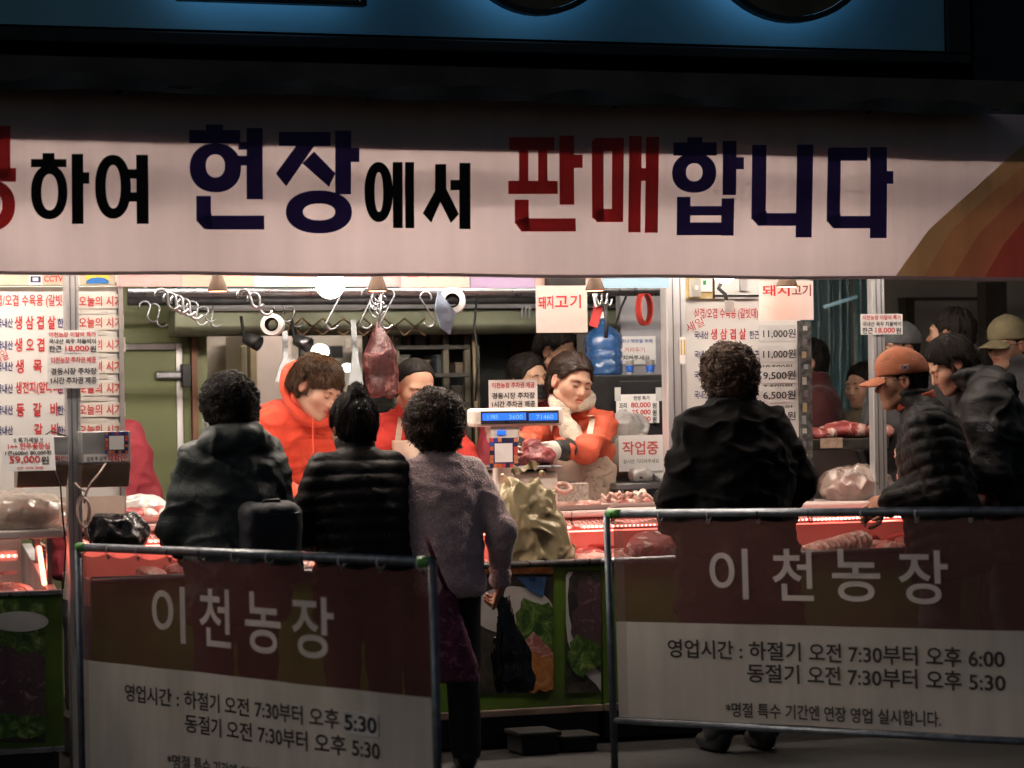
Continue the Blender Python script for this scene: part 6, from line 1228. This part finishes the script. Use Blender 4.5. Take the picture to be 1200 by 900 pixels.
card(F58, 804, 312, 836, 350, 0, pm('panel_yellow', (.55, .42, .18), .6, 0, .3, 25, dirt=(.6, .58, .52)), 'board', br_, .01); card(F58, 806.5, 327, 817, 348, .011, pm('switch_grey', (.5, .48, .44), .5), 'switch_box', br_, .03); card(F58, 818, 326, 832, 342, .011, M_paper, 'socket', br_, .015); card(F58, 821, 329, 824.5, 334, .027, pm('logo_green', (.02, .25, .1), .5), 'socket_mark', br_, .001); card(F58, 810, 335, 813.5, 340, .042, M_paper, 'switch', br_, .004)
card(F58, 836, 312, 889, 350, 0, M_white, 'board', br_, .008); card(F58, 834, 320, 836, 350, .009, M_black, 'frame', br_, .006); card(F58, 836.5, 345.5, 889, 348, .009, M_black, 'frame', br_, .006); card(F58, 865, 327, 873, 341, .009, M_alu, 'socket', br_, .02)
MB().box((F6.uv(803, 345)[0], .61, F6.uv(850, 349)[1]), (F6.uv(948, 345)[0], .64, F6.uv(850, 312)[1])).obj('backing', pm('trim_back2', (.5, .48, .45), .6), br_)
# sticker on the wide post
card(FY(.419), 796, 395, 803, 427, .003, M_paper, 'sticker', post_m, .001); card(FY(.419), 797, 398, 799, 416, .005, pm('stick_gold', (.5, .35, .1), .5), 'sticker', post_m, .001); card(FY(.419), 800.5, 398, 802.3, 416, .005, MATS['stick_gold'], 'sticker', post_m, .001)
# ---- counter scale
f5 = FY(.50); sc_ = thing('counter_scale', 'white pole display scale with blue screens on the counter', 'scale', at(605, 595, .55)); M_scale = pm('scale_white', (.70, .63, .57), .4, 0, .05, 8); c0 = f5.uv(571, 586); c1 = f5.uv(654, 552)
MB().box((c0[0], .50, zl+.012), (c1[0], .82, c1[1])).obj('base', M_scale, sc_, bevel=.012); MB().box((c0[0]+.02, .52, zl), (c1[0]-.02, .80, zl+.012)).obj('feet', M_black, sc_)
MB().box((c0[0]-.012, .47, c1[1]+.012), (c1[0]+.006, .84, c1[1]+.026)).obj('platter', M_steel, sc_, bevel=.005); MB().box((c0[0]+.04, .54, c1[1]), (c1[0]-.04, .78, c1[1]+.012)).obj('platter_mount', M_black, sc_)
card(f5, 632, 576, 641, 580, .001, pm('sticker_yel', (.6, .45, .08), .5), 'sticker', sc_, .001)
f46 = FY(.44); n0, n1 = f46.uv(578, 592), f46.uv(605, 498); MB().box((n0[0]+.012, .44, zl+.001), (n1[0]-.012, .488, n1[1])).obj('pole', M_scale, sc_, bevel=.012)
MB().hexa([(n0[0]-.005, .425, f46.uv(590, 519)[1]), (n1[0]+.005, .425, f46.uv(590, 519)[1]), (n1[0]+.005, .49, f46.uv(590, 519)[1]), (n0[0]-.005, .49, f46.uv(590, 519)[1]), (n0[0]-.022, .425, n1[1]+.01), (n1[0]+.022, .425, n1[1]+.01), (n1[0]+.022, .49, n1[1]+.01), (n0[0]-.022, .49, n1[1]+.01)]).obj('neck', M_scale, sc_, bevel=.01)
f43 = FY(.41); d0, d1 = f43.uv(554.5, 500.5), f43.uv(660.5, 477); hd = MB().box((d0[0], .41, d0[1]), (d1[0], .50, d1[1])).obj('display_head', M_scale, sc_, bevel=.014)
card(f43, 563.5, 481.5, 654.5, 496.5, .001, pm('bezel', (.02, .02, .025), .3), 'bezel', hd, .002)
M_lcd = em('lcd_blue', (.015, .13, .75), .9)
card(f43, 565, 484, 616, 492.5, .0032, M_lcd, 'screen', hd, .001); card(f43, 619.5, 484, 653, 492.5, .0032, M_lcd, 'screen', hd, .001)
lettering(f43, [('1.985', 571, 486, 583, 491), ('3600', 596, 486, 612, 491), ('71460', 628, 486, 648, 491)], em('lcd_digits', (.2, .5, 1.0), .6), hd, n=.0055, bold=0)
card(f43, 583.5, 504.5, 594, 509.5, -.012, M_lcd, 'small_screen', sc_, .002)
patch_card(f43, 573, 513, 606, 548, .006, 'white card with patchwork border on the counter scale')
note(f43, -.03, (575.5, 445, 632.5, 482), PARK(575.5, 632.5, 445, 482), 'parking ticket notice standing on the scale display', 'notice', 'paper_note', pm('paper_warm', (.76, .70, .66), .6))
# dark meat on the platter
mt = thing('meat_lump', 'dark red lump of meat held on the scale platter', 'meat', at(630, 548, .62)); c = at(628, 532, .62); s_ = dep(c)/FPX
def mlf(P):
    u = P/s_; d = el(u, (0, 0, -4), (21, 24, 13)); d = smin(d, el(u, (-4, 0, 8), (12, 14, 10)), 5); d = smin(d, el(u, (14, 2, -6), (11, 13, 13)), 5); d = smin(d, el(u, (-14, -3, -6), (10, 12, 9)), 4); n_ = .35-np.abs(fbm(P*np.array([.7, 1, 1.5], np.float32)+5, 16, 3))*1.6; return (d-4.5*n_)*s_
V, Q = snet(mlf, np.array([-36, -38, -28])*s_, np.array([36, 38, 30])*s_, .0058); qmesh('meat', V+c, Q, meat_mat('meat_wine', (.20, .018, .022), (.42, .14, .13), .35, 16), mt)
# gold plastic bag in front of the scale
gb = thing('plastic_bag', 'crumpled olive gold plastic bag standing before the scale', 'plastic bag', at(625, 656, .14)); c = at(626, 606, .15); s_ = dep(c)/FPX
def gbf(P):
    u = P/s_; x, y, z = u.T; t = np.clip((z+52)/104, 0, 1); hw = np.interp(t, [0, .25, .55, .85, 1], [50, 45, 34, 27, 22]).astype(np.float32); cx = np.interp(t, [0, .3, .6, 1], [2, -2, -10, -14]).astype(np.float32); dp = np.interp(t, [0, .4, 1], [28, 24, 8]).astype(np.float32)
    r = np.sqrt(((x-cx)/hw)**2+(y/dp)**2); d = (r-1)*np.minimum(hw, dp)*.8; d = np.maximum(np.maximum(d, -50-z), z-46-6*np.sin(x*.15))
    w_ = P+.05*np.stack([vn(P, 9), vn(P+5, 9), vn(P+9, 9)], 1); n_ = np.abs(fbm(w_*np.array([1, 1, .75], np.float32)+3, 9, 3)); return (d+n_*13+2.5*np.abs(fbm(w_*np.array([1.2, 1, .5], np.float32)+8, 26, 2))-4)*s_
V, Q = snet(gbf, np.array([-62, -36, -56])*s_, np.array([62, 36, 60])*s_, .0055)
M_gold = pm('bag_gold', (.28, .235, .135), .22, .2, .25, 6, .45, 18, .8); qmesh('bag_film', V+c, Q, M_gold, gb)
m = MB(); m.grid(lambda u, v: at(598+u*30+v*4, 553-v*9+4*math.sin(u*6), .15+.04*math.sin(u*9+v*3)), 14, 5).obj('bag_edge', M_gold, gb, smooth=True)
# block, tray of fat strips
blk = thing('stone_block', 'speckled grey block on the counter beside the scale', 'block', at(665, 580, .6)); a, b = at(642, 579, .62), at(690, 566, .62)
MB().box((a[0], .62, zl), (b[0], .78, b[2])).obj('block', pm('terrazzo', (.42, .36, .31), .6, 0, .45, 120, .1, 90), blk, bevel=.004); MB().box((a[0]-.01, .63, b[2]+.002), (b[0]-.06, .70, b[2]+.008)).obj('knife_blade', M_steel, blk)
tr2 = tray(641, 706, 586, .46, 'white tray with curled pale pork beside the scale', [MEAT_F, MEAT_P, MEAT_F], .024, .11, 3, lz=.016, seed=4)
ot = MB(); c = at(660, 580, .40); ot.tube([c+np.array([.035*math.cos(t), .02*math.sin(t), .03+.018*math.sin(t)]) for t in np.linspace(0, 6.28, 18)[:-1]], .011, 8, closed=True).obj('pork_ring', MEAT_F, tr2, smooth=True)
tr3 = tray(704, 768, 584, .62, 'tray of pale fat strips at the right counter end', [MEAT_F, MEAT_P], .02, .12, 4, lz=.02, seed=6)
for i in range(12):
    c = at(712+i*4.4+random.uniform(-2, 2), 577, .55+random.uniform(-.04, .06)); c[2] = zl+.04+random.random()*.02; ph = random.random()*6
    MB().tube([c+np.array([.03*(t-.5)*math.cos(ph)*2, .03*(t-.5)*math.sin(ph)*2+.008*math.sin(t*7), .012*math.sin(t*5+ph)]) for t in np.linspace(0, 1, 8)], .008, 7).obj('fat_strip', MEAT_F, tr3, smooth=True)
# ---- right shelf with meat
F75 = FY(.72); sf = thing('meat_shelf', 'dark steel shelf with taped edge beside the orange capped man', 'shelf', F75.w(*F75.uv(970, 530))); a, b = F75.uv(898, 529), F75.uv(1042, 513)
MB().box((a[0], .72, a[1]), (b[0], 1.1, b[1])).obj('tray_frame', pm('shelf_dark', (.06, .055, .05), .4, .5, .4, 14), sf, bevel=.004); card(F75, 961, 513, 987, 525, .002, pm('tape_tan', (.55, .40, .30), .5, 0, .3, 30), 'tape', sf, .001); card(F75, 938, 509, 946, 518, .002, MATS['tape_tan'], 'tape', sf, .001)
for x0, x1 in ((1006, 1012), (905, 911)): MB().hexa([F75.w(*F75.uv(x0+9, 560), 0), F75.w(*F75.uv(x1+9, 560), 0), F75.w(*F75.uv(x1+9, 560), -.03), F75.w(*F75.uv(x0+9, 560), -.03), F75.w(*F75.uv(x0, 529), 0), F75.w(*F75.uv(x1, 529), 0), F75.w(*F75.uv(x1, 529), -.03), F75.w(*F75.uv(x0, 529), -.03)]).obj('brace', M_dark, sf)
MB().box((a[0]+.01, 1.0, zl-.3), (b[0]-.01, 1.03, a[1]-.001)).obj('back_sheet', pm('back_sheet', (.5, .46, .46), .4, 0, .1, 5), sf)
ztp = b[1]
for px_, rx, rz, lab, mt_ in ((990, 32, 12, 'large marbled cut on the right shelf', MEAT_R), (957, 14, 8, 'small red cut at the left of the right shelf', MEAT_R), (1030, 18, 9, 'ragged cut hanging over the right shelf end', MEAT_P), (970, 9, 9, 'white fat piece on the right shelf', MEAT_F)):
    lump('meat_cut', lab, 'meat', px_, 507, .86, rx, rz, .09, mt_, .012, 18, zbase=ztp, ridged=False, h=.007, flatk=.6)
lump('plastic_bag', 'clear bag of goods on the pink ledge under the right shelf', 'plastic bag', 1003, 560, .58, 44, 22, .12, film('film_brown', (.55, .42, .36), .4, .12), .030, 11, inner=MEAT_R, zbase=zl, h=.007)
# boxes in the dark under the counter
for i, (x0, y0, x1, y1, Y, lab) in enumerate([(612, 862, 655, 893, -.22, 'dark crumpled box on the ground under the counter'), (662, 866, 700, 893, -.20, 'dark crate on the ground beside the right barrier')]):
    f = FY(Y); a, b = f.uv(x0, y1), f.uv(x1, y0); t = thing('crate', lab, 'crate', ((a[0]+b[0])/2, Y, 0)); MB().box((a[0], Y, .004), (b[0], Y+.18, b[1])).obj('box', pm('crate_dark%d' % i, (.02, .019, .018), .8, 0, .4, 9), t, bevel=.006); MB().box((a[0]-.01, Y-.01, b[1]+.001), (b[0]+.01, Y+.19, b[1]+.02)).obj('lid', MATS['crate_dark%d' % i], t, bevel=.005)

# ---- clutter in the dark rack, pipes under the ceiling
rr = random.Random(11); f31 = FY(2.95); k = 0
for yy, xs in ((405, (470, 486, 504, 530)), (438, (468, 494, 512, 534)), (472, (472, 530, 541)), (372, (475, 500, 524))):
    for x in xs:
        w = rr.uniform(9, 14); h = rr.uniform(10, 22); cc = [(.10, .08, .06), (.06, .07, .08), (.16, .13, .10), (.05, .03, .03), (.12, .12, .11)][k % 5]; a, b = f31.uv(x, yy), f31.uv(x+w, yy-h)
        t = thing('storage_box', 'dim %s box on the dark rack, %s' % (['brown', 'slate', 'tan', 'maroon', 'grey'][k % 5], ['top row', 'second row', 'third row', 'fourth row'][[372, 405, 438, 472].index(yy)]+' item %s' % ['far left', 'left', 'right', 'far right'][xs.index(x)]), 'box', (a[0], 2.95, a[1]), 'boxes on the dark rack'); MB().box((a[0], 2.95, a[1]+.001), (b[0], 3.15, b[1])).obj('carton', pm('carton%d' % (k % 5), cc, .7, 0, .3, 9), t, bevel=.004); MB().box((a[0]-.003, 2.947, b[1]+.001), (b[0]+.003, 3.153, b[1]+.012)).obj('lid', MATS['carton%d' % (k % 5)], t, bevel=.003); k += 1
for i, (y0, Y, r_, m_, lab) in enumerate([(344, 1.7, .016, 'steel', 'steel ceiling pipe behind the hook rail'), (352, 2.2, .02, 'dark_metal', 'dark ceiling pipe before the green beam'), (348, 2.45, .010, 'hose_tan', 'tan conduit running along the green beam')]):
    a, b = at(150, y0, Y), at(780, y0, Y); t = thing('ceiling_pipe', lab, 'pipe', a); z = (a[2]+b[2])/2; MB().cyl((a[0], Y, z), (b[0], Y, z), r_).obj('pipe', MATS[m_], t, smooth=True)
    for x in (a[0]+.3, (a[0]+b[0])/2, b[0]-.3): MB().cyl((x, Y, z), (x, Y, 2.62), .006).obj('bracket', M_dark, t)
for i, x in enumerate((176, 187, 244, 250, 333, 345)):
    s_hook(x, 352+(i % 3)*3, x+3, 378+(i % 2)*6, 2.0+.1*i, ['thin hook in the gloom over the cold room door', 'second thin hook over the cold room door', 'thin hook before the green beam end', 'second thin hook before the green beam end', 'thin hook above the grey blade', 'second thin hook above the grey blade'][i], .005)
for i, (pts, lab) in enumerate([([(735, 345), (728, 360), (722, 380), (728, 395)], 'black cord hanging beside the water bottle'), ([(560, 340), (556, 380), (560, 420), (557, 470)], 'thin grey cord hanging in the dark back'), ([(690, 390), (684, 405), (688, 425), (682, 440)], 'black cord behind the woman seller')]):
    t = thing('cord', lab, 'cord', at(*pts[0], 2.0)); MB().tube([at(a, b, 2.0) for a, b in pts], .006, 6).obj('cable', M_black, t, smooth=True)
f57 = FY(5.75); 
for i, (x0, y0, x1, y1, c_, lab) in enumerate([(303, 404, 318, 440, (.3, .25, .2), 'tan chart on the back room wall'), (322, 403, 331, 430, (.5, .2, .18), 'small red poster on the back room wall'), (405, 397, 430, 408, (.55, .5, .45), 'cream sheet on the back room wall'), (304, 445, 340, 470, (.12, .11, .1), 'dark machine in the back room')]):
    flatbox('wall_sheet', x0, y0, x1, y1, 5.72, .03, pm('bsheet%d' % i, c_, .6, 0, .3, 20), lab, 'sheet')
# ================================================================== WHAT PEOPLE WEAR AND HOLD
def hpart(pp, fn, lo, hi, h, name, mat, parent=None):
    V, Q = snet(fn, lo, hi, h); V = relax(V, Q, 1, .3); return qmesh(name, pp['HW'](V), Q, mat, parent or pp['t'])
def cap(pp, mat, brim=True, dz=.0, th=.008):
    def f(P):
        d = el(P, (0, -.014, .034), (.085+th, .104+th, .094+th)); d = smin(d, el(P, (0, .012, .072), (.074, .086, .070)), .03)+.004*np.abs(np.sin(np.arctan2(P[:, 0], P[:, 1])*3))*0; d = d-.004*fbm(P, 20, 2); sh_ = np.maximum(d, -(d+.008)); return smax(sh_, .026+.06*(P[:, 1]+.02)-P[:, 2], .006)
    c = hpart(pp, f, (-.13, -.15, .0), (.13, .14, .18), .0052, 'cap', mat)
    if brim:
        def g(P):
            y = P[:, 1]; zc = .040-.28*(y-.07)-5.5*P[:, 0]**2; r = np.sqrt((P[:, 0]/.082)**2+((y-.075)/.105)**2); d = (r-1)*.075; return np.maximum(np.maximum(d, np.abs(P[:, 2]-zc)-.0042), .072-y+.05*0-4*P[:, 0]**2*0)
        hpart(pp, g, (-.10, .05, -.04), (.10, .20, .08), .0045, 'brim', mat, c)
        m = MB(); p = pp['HW'](np.array([[0, .005, .146]]))[0]; m.lathe(p, [(.001, .006), (.007, .004), (.009, 0)], 10); m.obj('button', mat, c)
    return c
def glasses(pp, mat):
    g = None
    for s in (-1, 1):
        pts = [pp['HW'](np.array([[s*.032+.022*math.cos(t), .098-.25*abs(.022*math.cos(t)+.0), .004+.016*math.sin(t)]]))[0] for t in np.linspace(0, 6.28, 18)[:-1]]; m = MB(); m.tube(pts, .0017, 6, closed=True); g = m.obj('glasses_rim', mat, pp['t'], smooth=True)
        m = MB(); m.tube([pp['HW'](np.array([q]))[0] for q in ((s*.054, .093, .008), (s*.074, .06, .010), (s*.082, -.005, .008))], .0016, 6); m.obj('glasses_arm', mat, pp['t'], smooth=True)
    m = MB(); m.tube([pp['HW'](np.array([q]))[0] for q in ((-.011, .0985, .008), (0, .101, .010), (.011, .0985, .008))], .0016, 6); m.obj('glasses_bridge', mat, pp['t'], smooth=True)
# cap man
c = cap(pE, M_orange)
M_patch = M_paper
def patch(pp, c0, ux, uy, w, h, mat, name, parent, off=.0):
    c0 = np.array(c0); ux = np.array(ux, float); uy = np.array(uy, float); n = np.cross(ux, uy); n /= np.linalg.norm(n); P = [c0+ux*a*w/2+uy*b*h/2+n*off for a, b in ((-1, -1), (1, -1), (1, 1), (-1, 1))]; W_ = [pp['HW'](np.array([p]))[0] for p in P]; return MB().add(W_, [(0, 1, 2, 3)]).obj(name, mat, parent, solid=.0015)
# profile towards image left: his left side (x<0) faces the street
fl_ = patch(pE, (-.0985, -.015, .058), (0, -1, 0), (-.25, 0, 1), .030, .021, M_paper, 'flag_patch', c, .004)
patch(pE, (-.0985, -.015, .0605), (0, -1, 0), (-.25, 0, 1), .010, .005, pm('flag_red', (.5, .03, .05), .5), 'flag_disc', fl_, .0065); patch(pE, (-.0985, -.015, .0555), (0, -1, 0), (-.25, 0, 1), .010, .005, pm('flag_blue', (.03, .06, .4), .5), 'flag_disc', fl_, .0065)
for a, b in ((-.010, .0065), (.010, .0065), (-.010, -.0065), (.010, -.0065)): patch(pE, (-.0985, -.015-a, .058+b), (0, -1, 0), (-.25, 0, 1), .004, .003, M_ink, 'flag_bar', fl_, .0065)
glasses(pE, pm('rim_dark', (.02, .02, .02), .3, .5))
def collar(pp, mat, r=.072, name='collar', hgt=.05, up_=.0):
    Nk = pp['Nk']+pp['up2']*up_
    def f(P):
        q = P-Nk.astype(np.float32); z = q@pp['up2'].astype(np.float32); rr = np.sqrt(q[:, 0]**2+((q-z[:, None]*pp['up2'].astype(np.float32))[:, 1]*.95)**2); return np.maximum(np.abs(rr-r-.10*np.abs(z)*.3)-.007, np.abs(z)-hgt)
    V, Q = snet(f, Nk-.15, Nk+.15, .0065); V = relax(V, Q, 1, .4); return qmesh(name, pp['Wd'](V), Q, mat, pp['t'])
collar(pE, pm('collar_rust', (.30, .06, .025), .8), .074, hgt=.02, up_=.012)
c = cap(pG, pm('cap_khaki', (.14, .12, .07), .85, 0, .2, 18, .3, 200)); glasses(pG, MATS['rim_dark'])
def knit(P):
    d = el(P, (0, -.016, .034), (.092, .112, .105)); sh_ = np.maximum(d, -(d+.01)); return smax(sh_, .025-P[:, 2], .006)
hpart(pI, knit, (-.13, -.15, .0), (.13, .13, .17), .0055, 'knit_hat', pm('knit_grey', (.06, .065, .07), .9, 0, .2, 60, .6, 150))
# masks
def mask(pp, mat):
    def f(P): d = head_sdf(P, {}); s_ = np.maximum(d-.008, -(d-.003)); s_ = smax(s_, np.abs(P[:, 2]+.055)-.042, .01); return smax(s_, .005-P[:, 1], .01)
    hpart(pp, f, (-.09, -.02, -.12), (.09, .13, .0), .0045, 'face_mask', mat)
    for s in (-1, 1): m = MB(); m.tube([pp['HW'](np.array([q]))[0] for q in ((s*.062, .03, -.035), (s*.078, .0, -.02), (s*.085, -.02, .01))], .0016, 6); m.obj('mask_loop', mat, pp['t'], smooth=True)
mask(p4, pm('mask_black', (.012, .012, .014), .7)); mask(pA, pm('mask_white', (.6, .6, .62), .7))
collar(pA, pm('scarf_dots', (.03, .035, .05), .8, 0, .8, 70), .068, 'scarf', .028, .05)
# hair clips
for i, (x, z) in enumerate(((-.018, .045), (.016, .05), (-.012, .02), (.018, .018))):
    p = pB['HW'](np.array([[x, -.132+.02*abs(z), z+.02]]))[0]; MB().lathe(p, [(.001, -.004), (.005, 0), (.001, .004)], 8).obj('hair_clip', pm('clip_gem', (.3, .38, .36), .15, .6), pB['t'], smooth=True)
# drawstrings and kangaroo seam of the hoodie
for s in (-1, 1):
    pts = []
    for u in np.linspace(0, 1, 8):
        o_ = p1['Nk']+np.array([s*.055, .09, -.02-.20*u]); C = np.array([o_+np.array([0, y, 0]) for y in np.linspace(-.05, .25, 100)], np.float32); d = p1['jk'](C); k_ = np.where(d < 0)[0]; pts.append(p1['Wd'](C[min(99, (k_[-1] if len(k_) else 40)+5)][None].astype(float))[0])
    MB().tube(pts, .0035, 6).obj('drawstring', M_hood, p1['t'], smooth=True)
# the hood lying round the young man's neck
a_h = math.atan2(p1['up2'][1], p1['up2'][2])
def hdf(P):
    q = (P-p1['Nk'].astype(np.float32))@np.array(Matrix.Rotation(-a_h*.5, 3, 'X'), np.float32); x, y, z = q[:, 0], q[:, 1]+.012, q[:, 2]
    rr = np.sqrt((x/1.0)**2+(y/1.18)**2); zc = .035-.55*y; wd = .030+.014*np.clip(-y*9, 0, 1); d = np.sqrt(((rr-.104-.25*(z-zc))/.62)**2+((z-zc))**2)-wd; return d-.006*fbm(P, 16, 2)
V, Q = snet(hdf, p1['Nk']-.24, p1['Nk']+.24, .0075); V = relax(V, Q, 1, .3); qmesh('hood', p1['Wd'](V), Q, M_hood, p1['t'])
# towel round the woman's neck, arm cuffs
M_towel = pm('towel', (.66, .58, .46), .95, 0, .15, 60, 1.0, 170, .1, sheen=.4)
def tw(P):
    q = P-p3['Nk'].astype(np.float32); d = None; jk = p3['jk'](P)
    z = q[:, 2]; x = q[:, 0]; y = q[:, 1]
    rr = np.sqrt(x**2+(y-.015)**2); ring = np.sqrt((rr-.082)**2+((z-.025+.25*y)*.75)**2)-.026
    tail1 = rc(P, p3['Nk']+np.array([.06, .08, -.02]), p3['Nk']+np.array([-.01, .15, -.13]), .03, .042); tail2 = rc(P, p3['Nk']+np.array([-.01, .15, -.12]), p3['Nk']+np.array([-.04, .17, -.21]), .042, .046)
    d = smin(ring, tail1, .03); d = smin(d, tail2, .03); return d-.008*fbm(P, 45, 2)
V, Q = snet(tw, p3['Nk']-np.array([.2, .15, .36]), p3['Nk']+np.array([.2, .32, .14]), .0065); qmesh('towel', p3['Wd'](V), Q, M_towel, p3['t'])
for s in (-1, 1):
    S_, E_, W_ = p3['arms'][s]; a_ = E_+(W_-E_)*.76; b_ = E_+(W_-E_)*1.0
    V, Q = snet(lambda P: smin(rc(P, a_, b_, .050, .044), rc(P, a_, a_, .05, .05), .01)-.004*fbm(P, 30, 2), np.minimum(a_, b_)-.09, np.maximum(a_, b_)+.09, .0065); qmesh('arm_cuff', p3['Wd'](V), Q, pm('cuff_black', (.02, .019, .018), .5, 0, .3, 20, .3, 90), p3['t'])
# backpack of the hooded woman
W1 = pA['Wd']; f_ = pA['Rz']
bp_ = thing('backpack', 'dark backpack with a blue edged flap on the hooded woman', 'backpack', W1(np.array([[.07, -.24, .9]]))[0]); bc_ = np.array([.085, -.215, .99]); up_ = np.array([0, 0, 1])
def bpf(P): q = np.abs(P-bc_.astype(np.float32))-np.array([.075, .025, .115], np.float32); return np.linalg.norm(np.maximum(q, 0), axis=1)+np.minimum(q.max(1), 0)-.05-.02*fbm(P, 7, 3)
V, Q = snet(bpf, bc_-np.array([.2, .14, .26]), bc_+np.array([.2, .14, .26]), .01); qmesh('bag_body', W1(V), Q, pm('pack_navy', (.012, .014, .02), .6, 0, .3, 14, .3, 160), bp_)
MB().add(W1(np.array([[bc_[0]-.10, -.285, 1.105], [bc_[0]+.10, -.285, 1.112], [bc_[0]+.10, -.235, 1.15], [bc_[0]-.10, -.235, 1.143]])), [(0, 1, 2, 3)]).obj('flap_edge', pm('flap_blue', (.02, .06, .14), .35), bp_, solid=.008)
MB().tube(list(W1(np.array([[bc_[0]-.04, -.225, 1.14], [bc_[0]-.03, -.228, 1.16], [bc_[0]+.03, -.228, 1.162], [bc_[0]+.04, -.225, 1.142]]))), .008, 8).obj('handle', M_black, bp_, smooth=True)
# pink tote bag and its strap, black plastic bag in her hand
c = at(533, 742, -.62); s_ = dep(c)/FPX
tb_ = thing('tote_bag', 'pink flowered cloth bag hanging at the pink sweater woman', 'bag', at(533, 800, -.62))
def tbf(P):
    u = P/s_; x, y, z = u.T; t = np.clip((z+60)/120, 0, 1); hw = np.interp(t, [0, .2, .6, 1], [26, 29, 19, 5]).astype(np.float32); dp = np.interp(t, [0, .3, 1], [14, 16, 4]).astype(np.float32); cx = np.interp(t, [0, 1], [3, -10]).astype(np.float32); r = np.sqrt(((x-cx)/hw)**2+(y/dp)**2); d = (r-1)*np.minimum(hw, dp); return (np.maximum(np.maximum(d, -56-z), z-58)-4*fbm(P, 14, 3))*s_
V, Q = snet(tbf, np.array([-45, -28, -66])*s_, np.array([45, 28, 66])*s_, .008); M_flor = photo_mat('floral', [(.3, (.06, .012, .03)), (.44, (.16, .03, .07)), (.54, (.05, .012, .04)), (.62, (.32, .10, .17)), (.7, (.10, .03, .06)), (.8, (.35, .2, .26))], 24, 1.2); MATS['floral'].node_tree.nodes['Principled BSDF'].inputs['Roughness'].default_value = .85
qmesh('bag_body', V+c, Q, M_flor, tb_)
MB().tube([at(500, 630, -.72), at(507, 650, -.72), at(514, 670, -.70), at(523, 690, -.66)], .009, 8).obj('strap', pm('strap_wine', (.12, .03, .05), .8), tb_, smooth=True)
hw_ = pC['Wd'](pC['arms'][1][2][None])[0]
hpx = 588
c = at(601, 755, -.45); s_ = dep(c)/FPX
pbg = thing('plastic_bag', 'black plastic carrier bag held by the pink sweater woman', 'plastic bag', at(601, 812, -.45))
def pbf(P):
    u = P/s_; x, y, z = u.T; t = np.clip((z+58)/112, 0, 1); hw = np.interp(t, [0, .15, .45, .75, 1], [20, 25, 23, 12, 4]).astype(np.float32); dp = hw*.6; cx = np.interp(t, [0, 1], [3, -9]).astype(np.float32); r = np.sqrt(((x-cx)/hw)**2+(y/dp)**2); d = (r-1)*np.minimum(hw, dp); n_ = np.abs(vn(np.stack([np.arctan2(y, x-cx)*1.0, t*1.2, t*0], 1).astype(np.float32), 2.6)); return (np.maximum(np.maximum(d, -55-z), z-56)+n_*9-2-3*fbm(P, 12, 2))*s_
V, Q = snet(pbf, np.array([-40, -26, -64])*s_, np.array([40, 26, 64])*s_, .0065); qmesh('bag_film', V+c, Q, pm('bag_black2', (.007, .007, .008), .2, 0, .3, 10, .35, 40, .6), pbg)
# lettering on the bowed man's sleeve
# found by walking from the sleeve towards the street
sv = at(1150, 497, -.4)
lgm = pm('logo_white', (.62, .62, .62), .6)
bpy.context.view_layer.update()
def surf_hit(pp, px, py):
    k = pp['k']; Ri = pp['Rz'].T; r = ray(px, py); ds = np.linspace(9.5, 13.5, 2600); W_ = CAM+r[None]*ds[:, None]; L_ = ((W_-pp['base'])@pp['Rz'])/k; d = pp['jk'](L_.astype(np.float32)); i = np.where(d < -.0)[0]; return W_[max(0, i[0]-5)] if len(i) else None
pt = surf_hit(pF, 1151, 501)
if pt is not None:
    pt = pt-CF*.045
    lt = Frame(pt, CU, CV); s_ = dep(pt)/FPX; m = MB()
    for i, s in enumerate(('THE', 'NORTH', 'FACE')): fit(m, lt, s, -8*s_, (3.2-3.6*i)*s_-.5*s_, (1.5+1.5*(i == 1))*s_, (6-3.6*i)*s_-.5*s_, bold=.01)
    m.obj('logo_lettering', lgm, pF['t']); m = MB()
    for r0 in (3.0, 5.2, 7.4): m.grid(lambda u, v: lt.w((2.2+(r0+1.5*v)*math.cos(R(2+88*u)))*s_, (-4.5+(r0+1.5*v)*math.sin(R(2+88*u)))*s_, 0), 8, 1)
    m.obj('logo_mark', lgm, pF['t'])
# ================================================================== LAMPS (in the stall, behind the banner)
def tube_fixture(x, y, z, L, strength, label, col=(1, .86, .73)):
    t = thing('ceiling_lamp', label, 'lamp', (x, y, z), 'tube lamps under the stall ceiling')
    MB().box((x-L/2, y-.06, z+.03), (x+L/2, y+.06, z+.08)).obj('housing', M_white, t, bevel=.006)
    for dy in (-.03, .03): MB().cyl((x-L/2+.03, y+dy, z+.008), (x+L/2-.03, y+dy, z+.008), .014, n=10).obj('tube', em('tube_glow%d' % int(strength), col, strength), t, smooth=True)
    MB().cyl((x, y, z+.08), (x, y, 2.62), .008).obj('rod', M_dark, t)
    return t
tube_fixture(2.15, -.25, 2.25, .9, 40, 'short tube lamp hung close behind the banner end')
for i, x in enumerate((-2.3, -.75, .8)):
    tube_fixture(x, -.25, 2.25, 1.25, 70, ['tube lamp hung close behind the banner at the left', 'tube lamp hung close behind the banner in the middle', 'tube lamp hung close behind the banner at the right'][i])
for i, x in enumerate((-1.7, -.1, 1.45)):
    tube_fixture(x, .60, 2.34, 1.25, (180, 180, 50)[i], ['tube lamp over the sellers at the left', 'tube lamp over the sellers in the middle', 'tube lamp over the right end of the counter'][i])
tube_fixture(.9, 4.5, 2.45, 1.2, 105, 'tube lamp of the back room')

# put the lettering bench away
_ts = bpy.data.scenes.get('lettering_bench')
if _ts is not None:
    for _o in list(_ts.collection.objects): bpy.data.objects.remove(_o)
    bpy.data.scenes.remove(_ts)
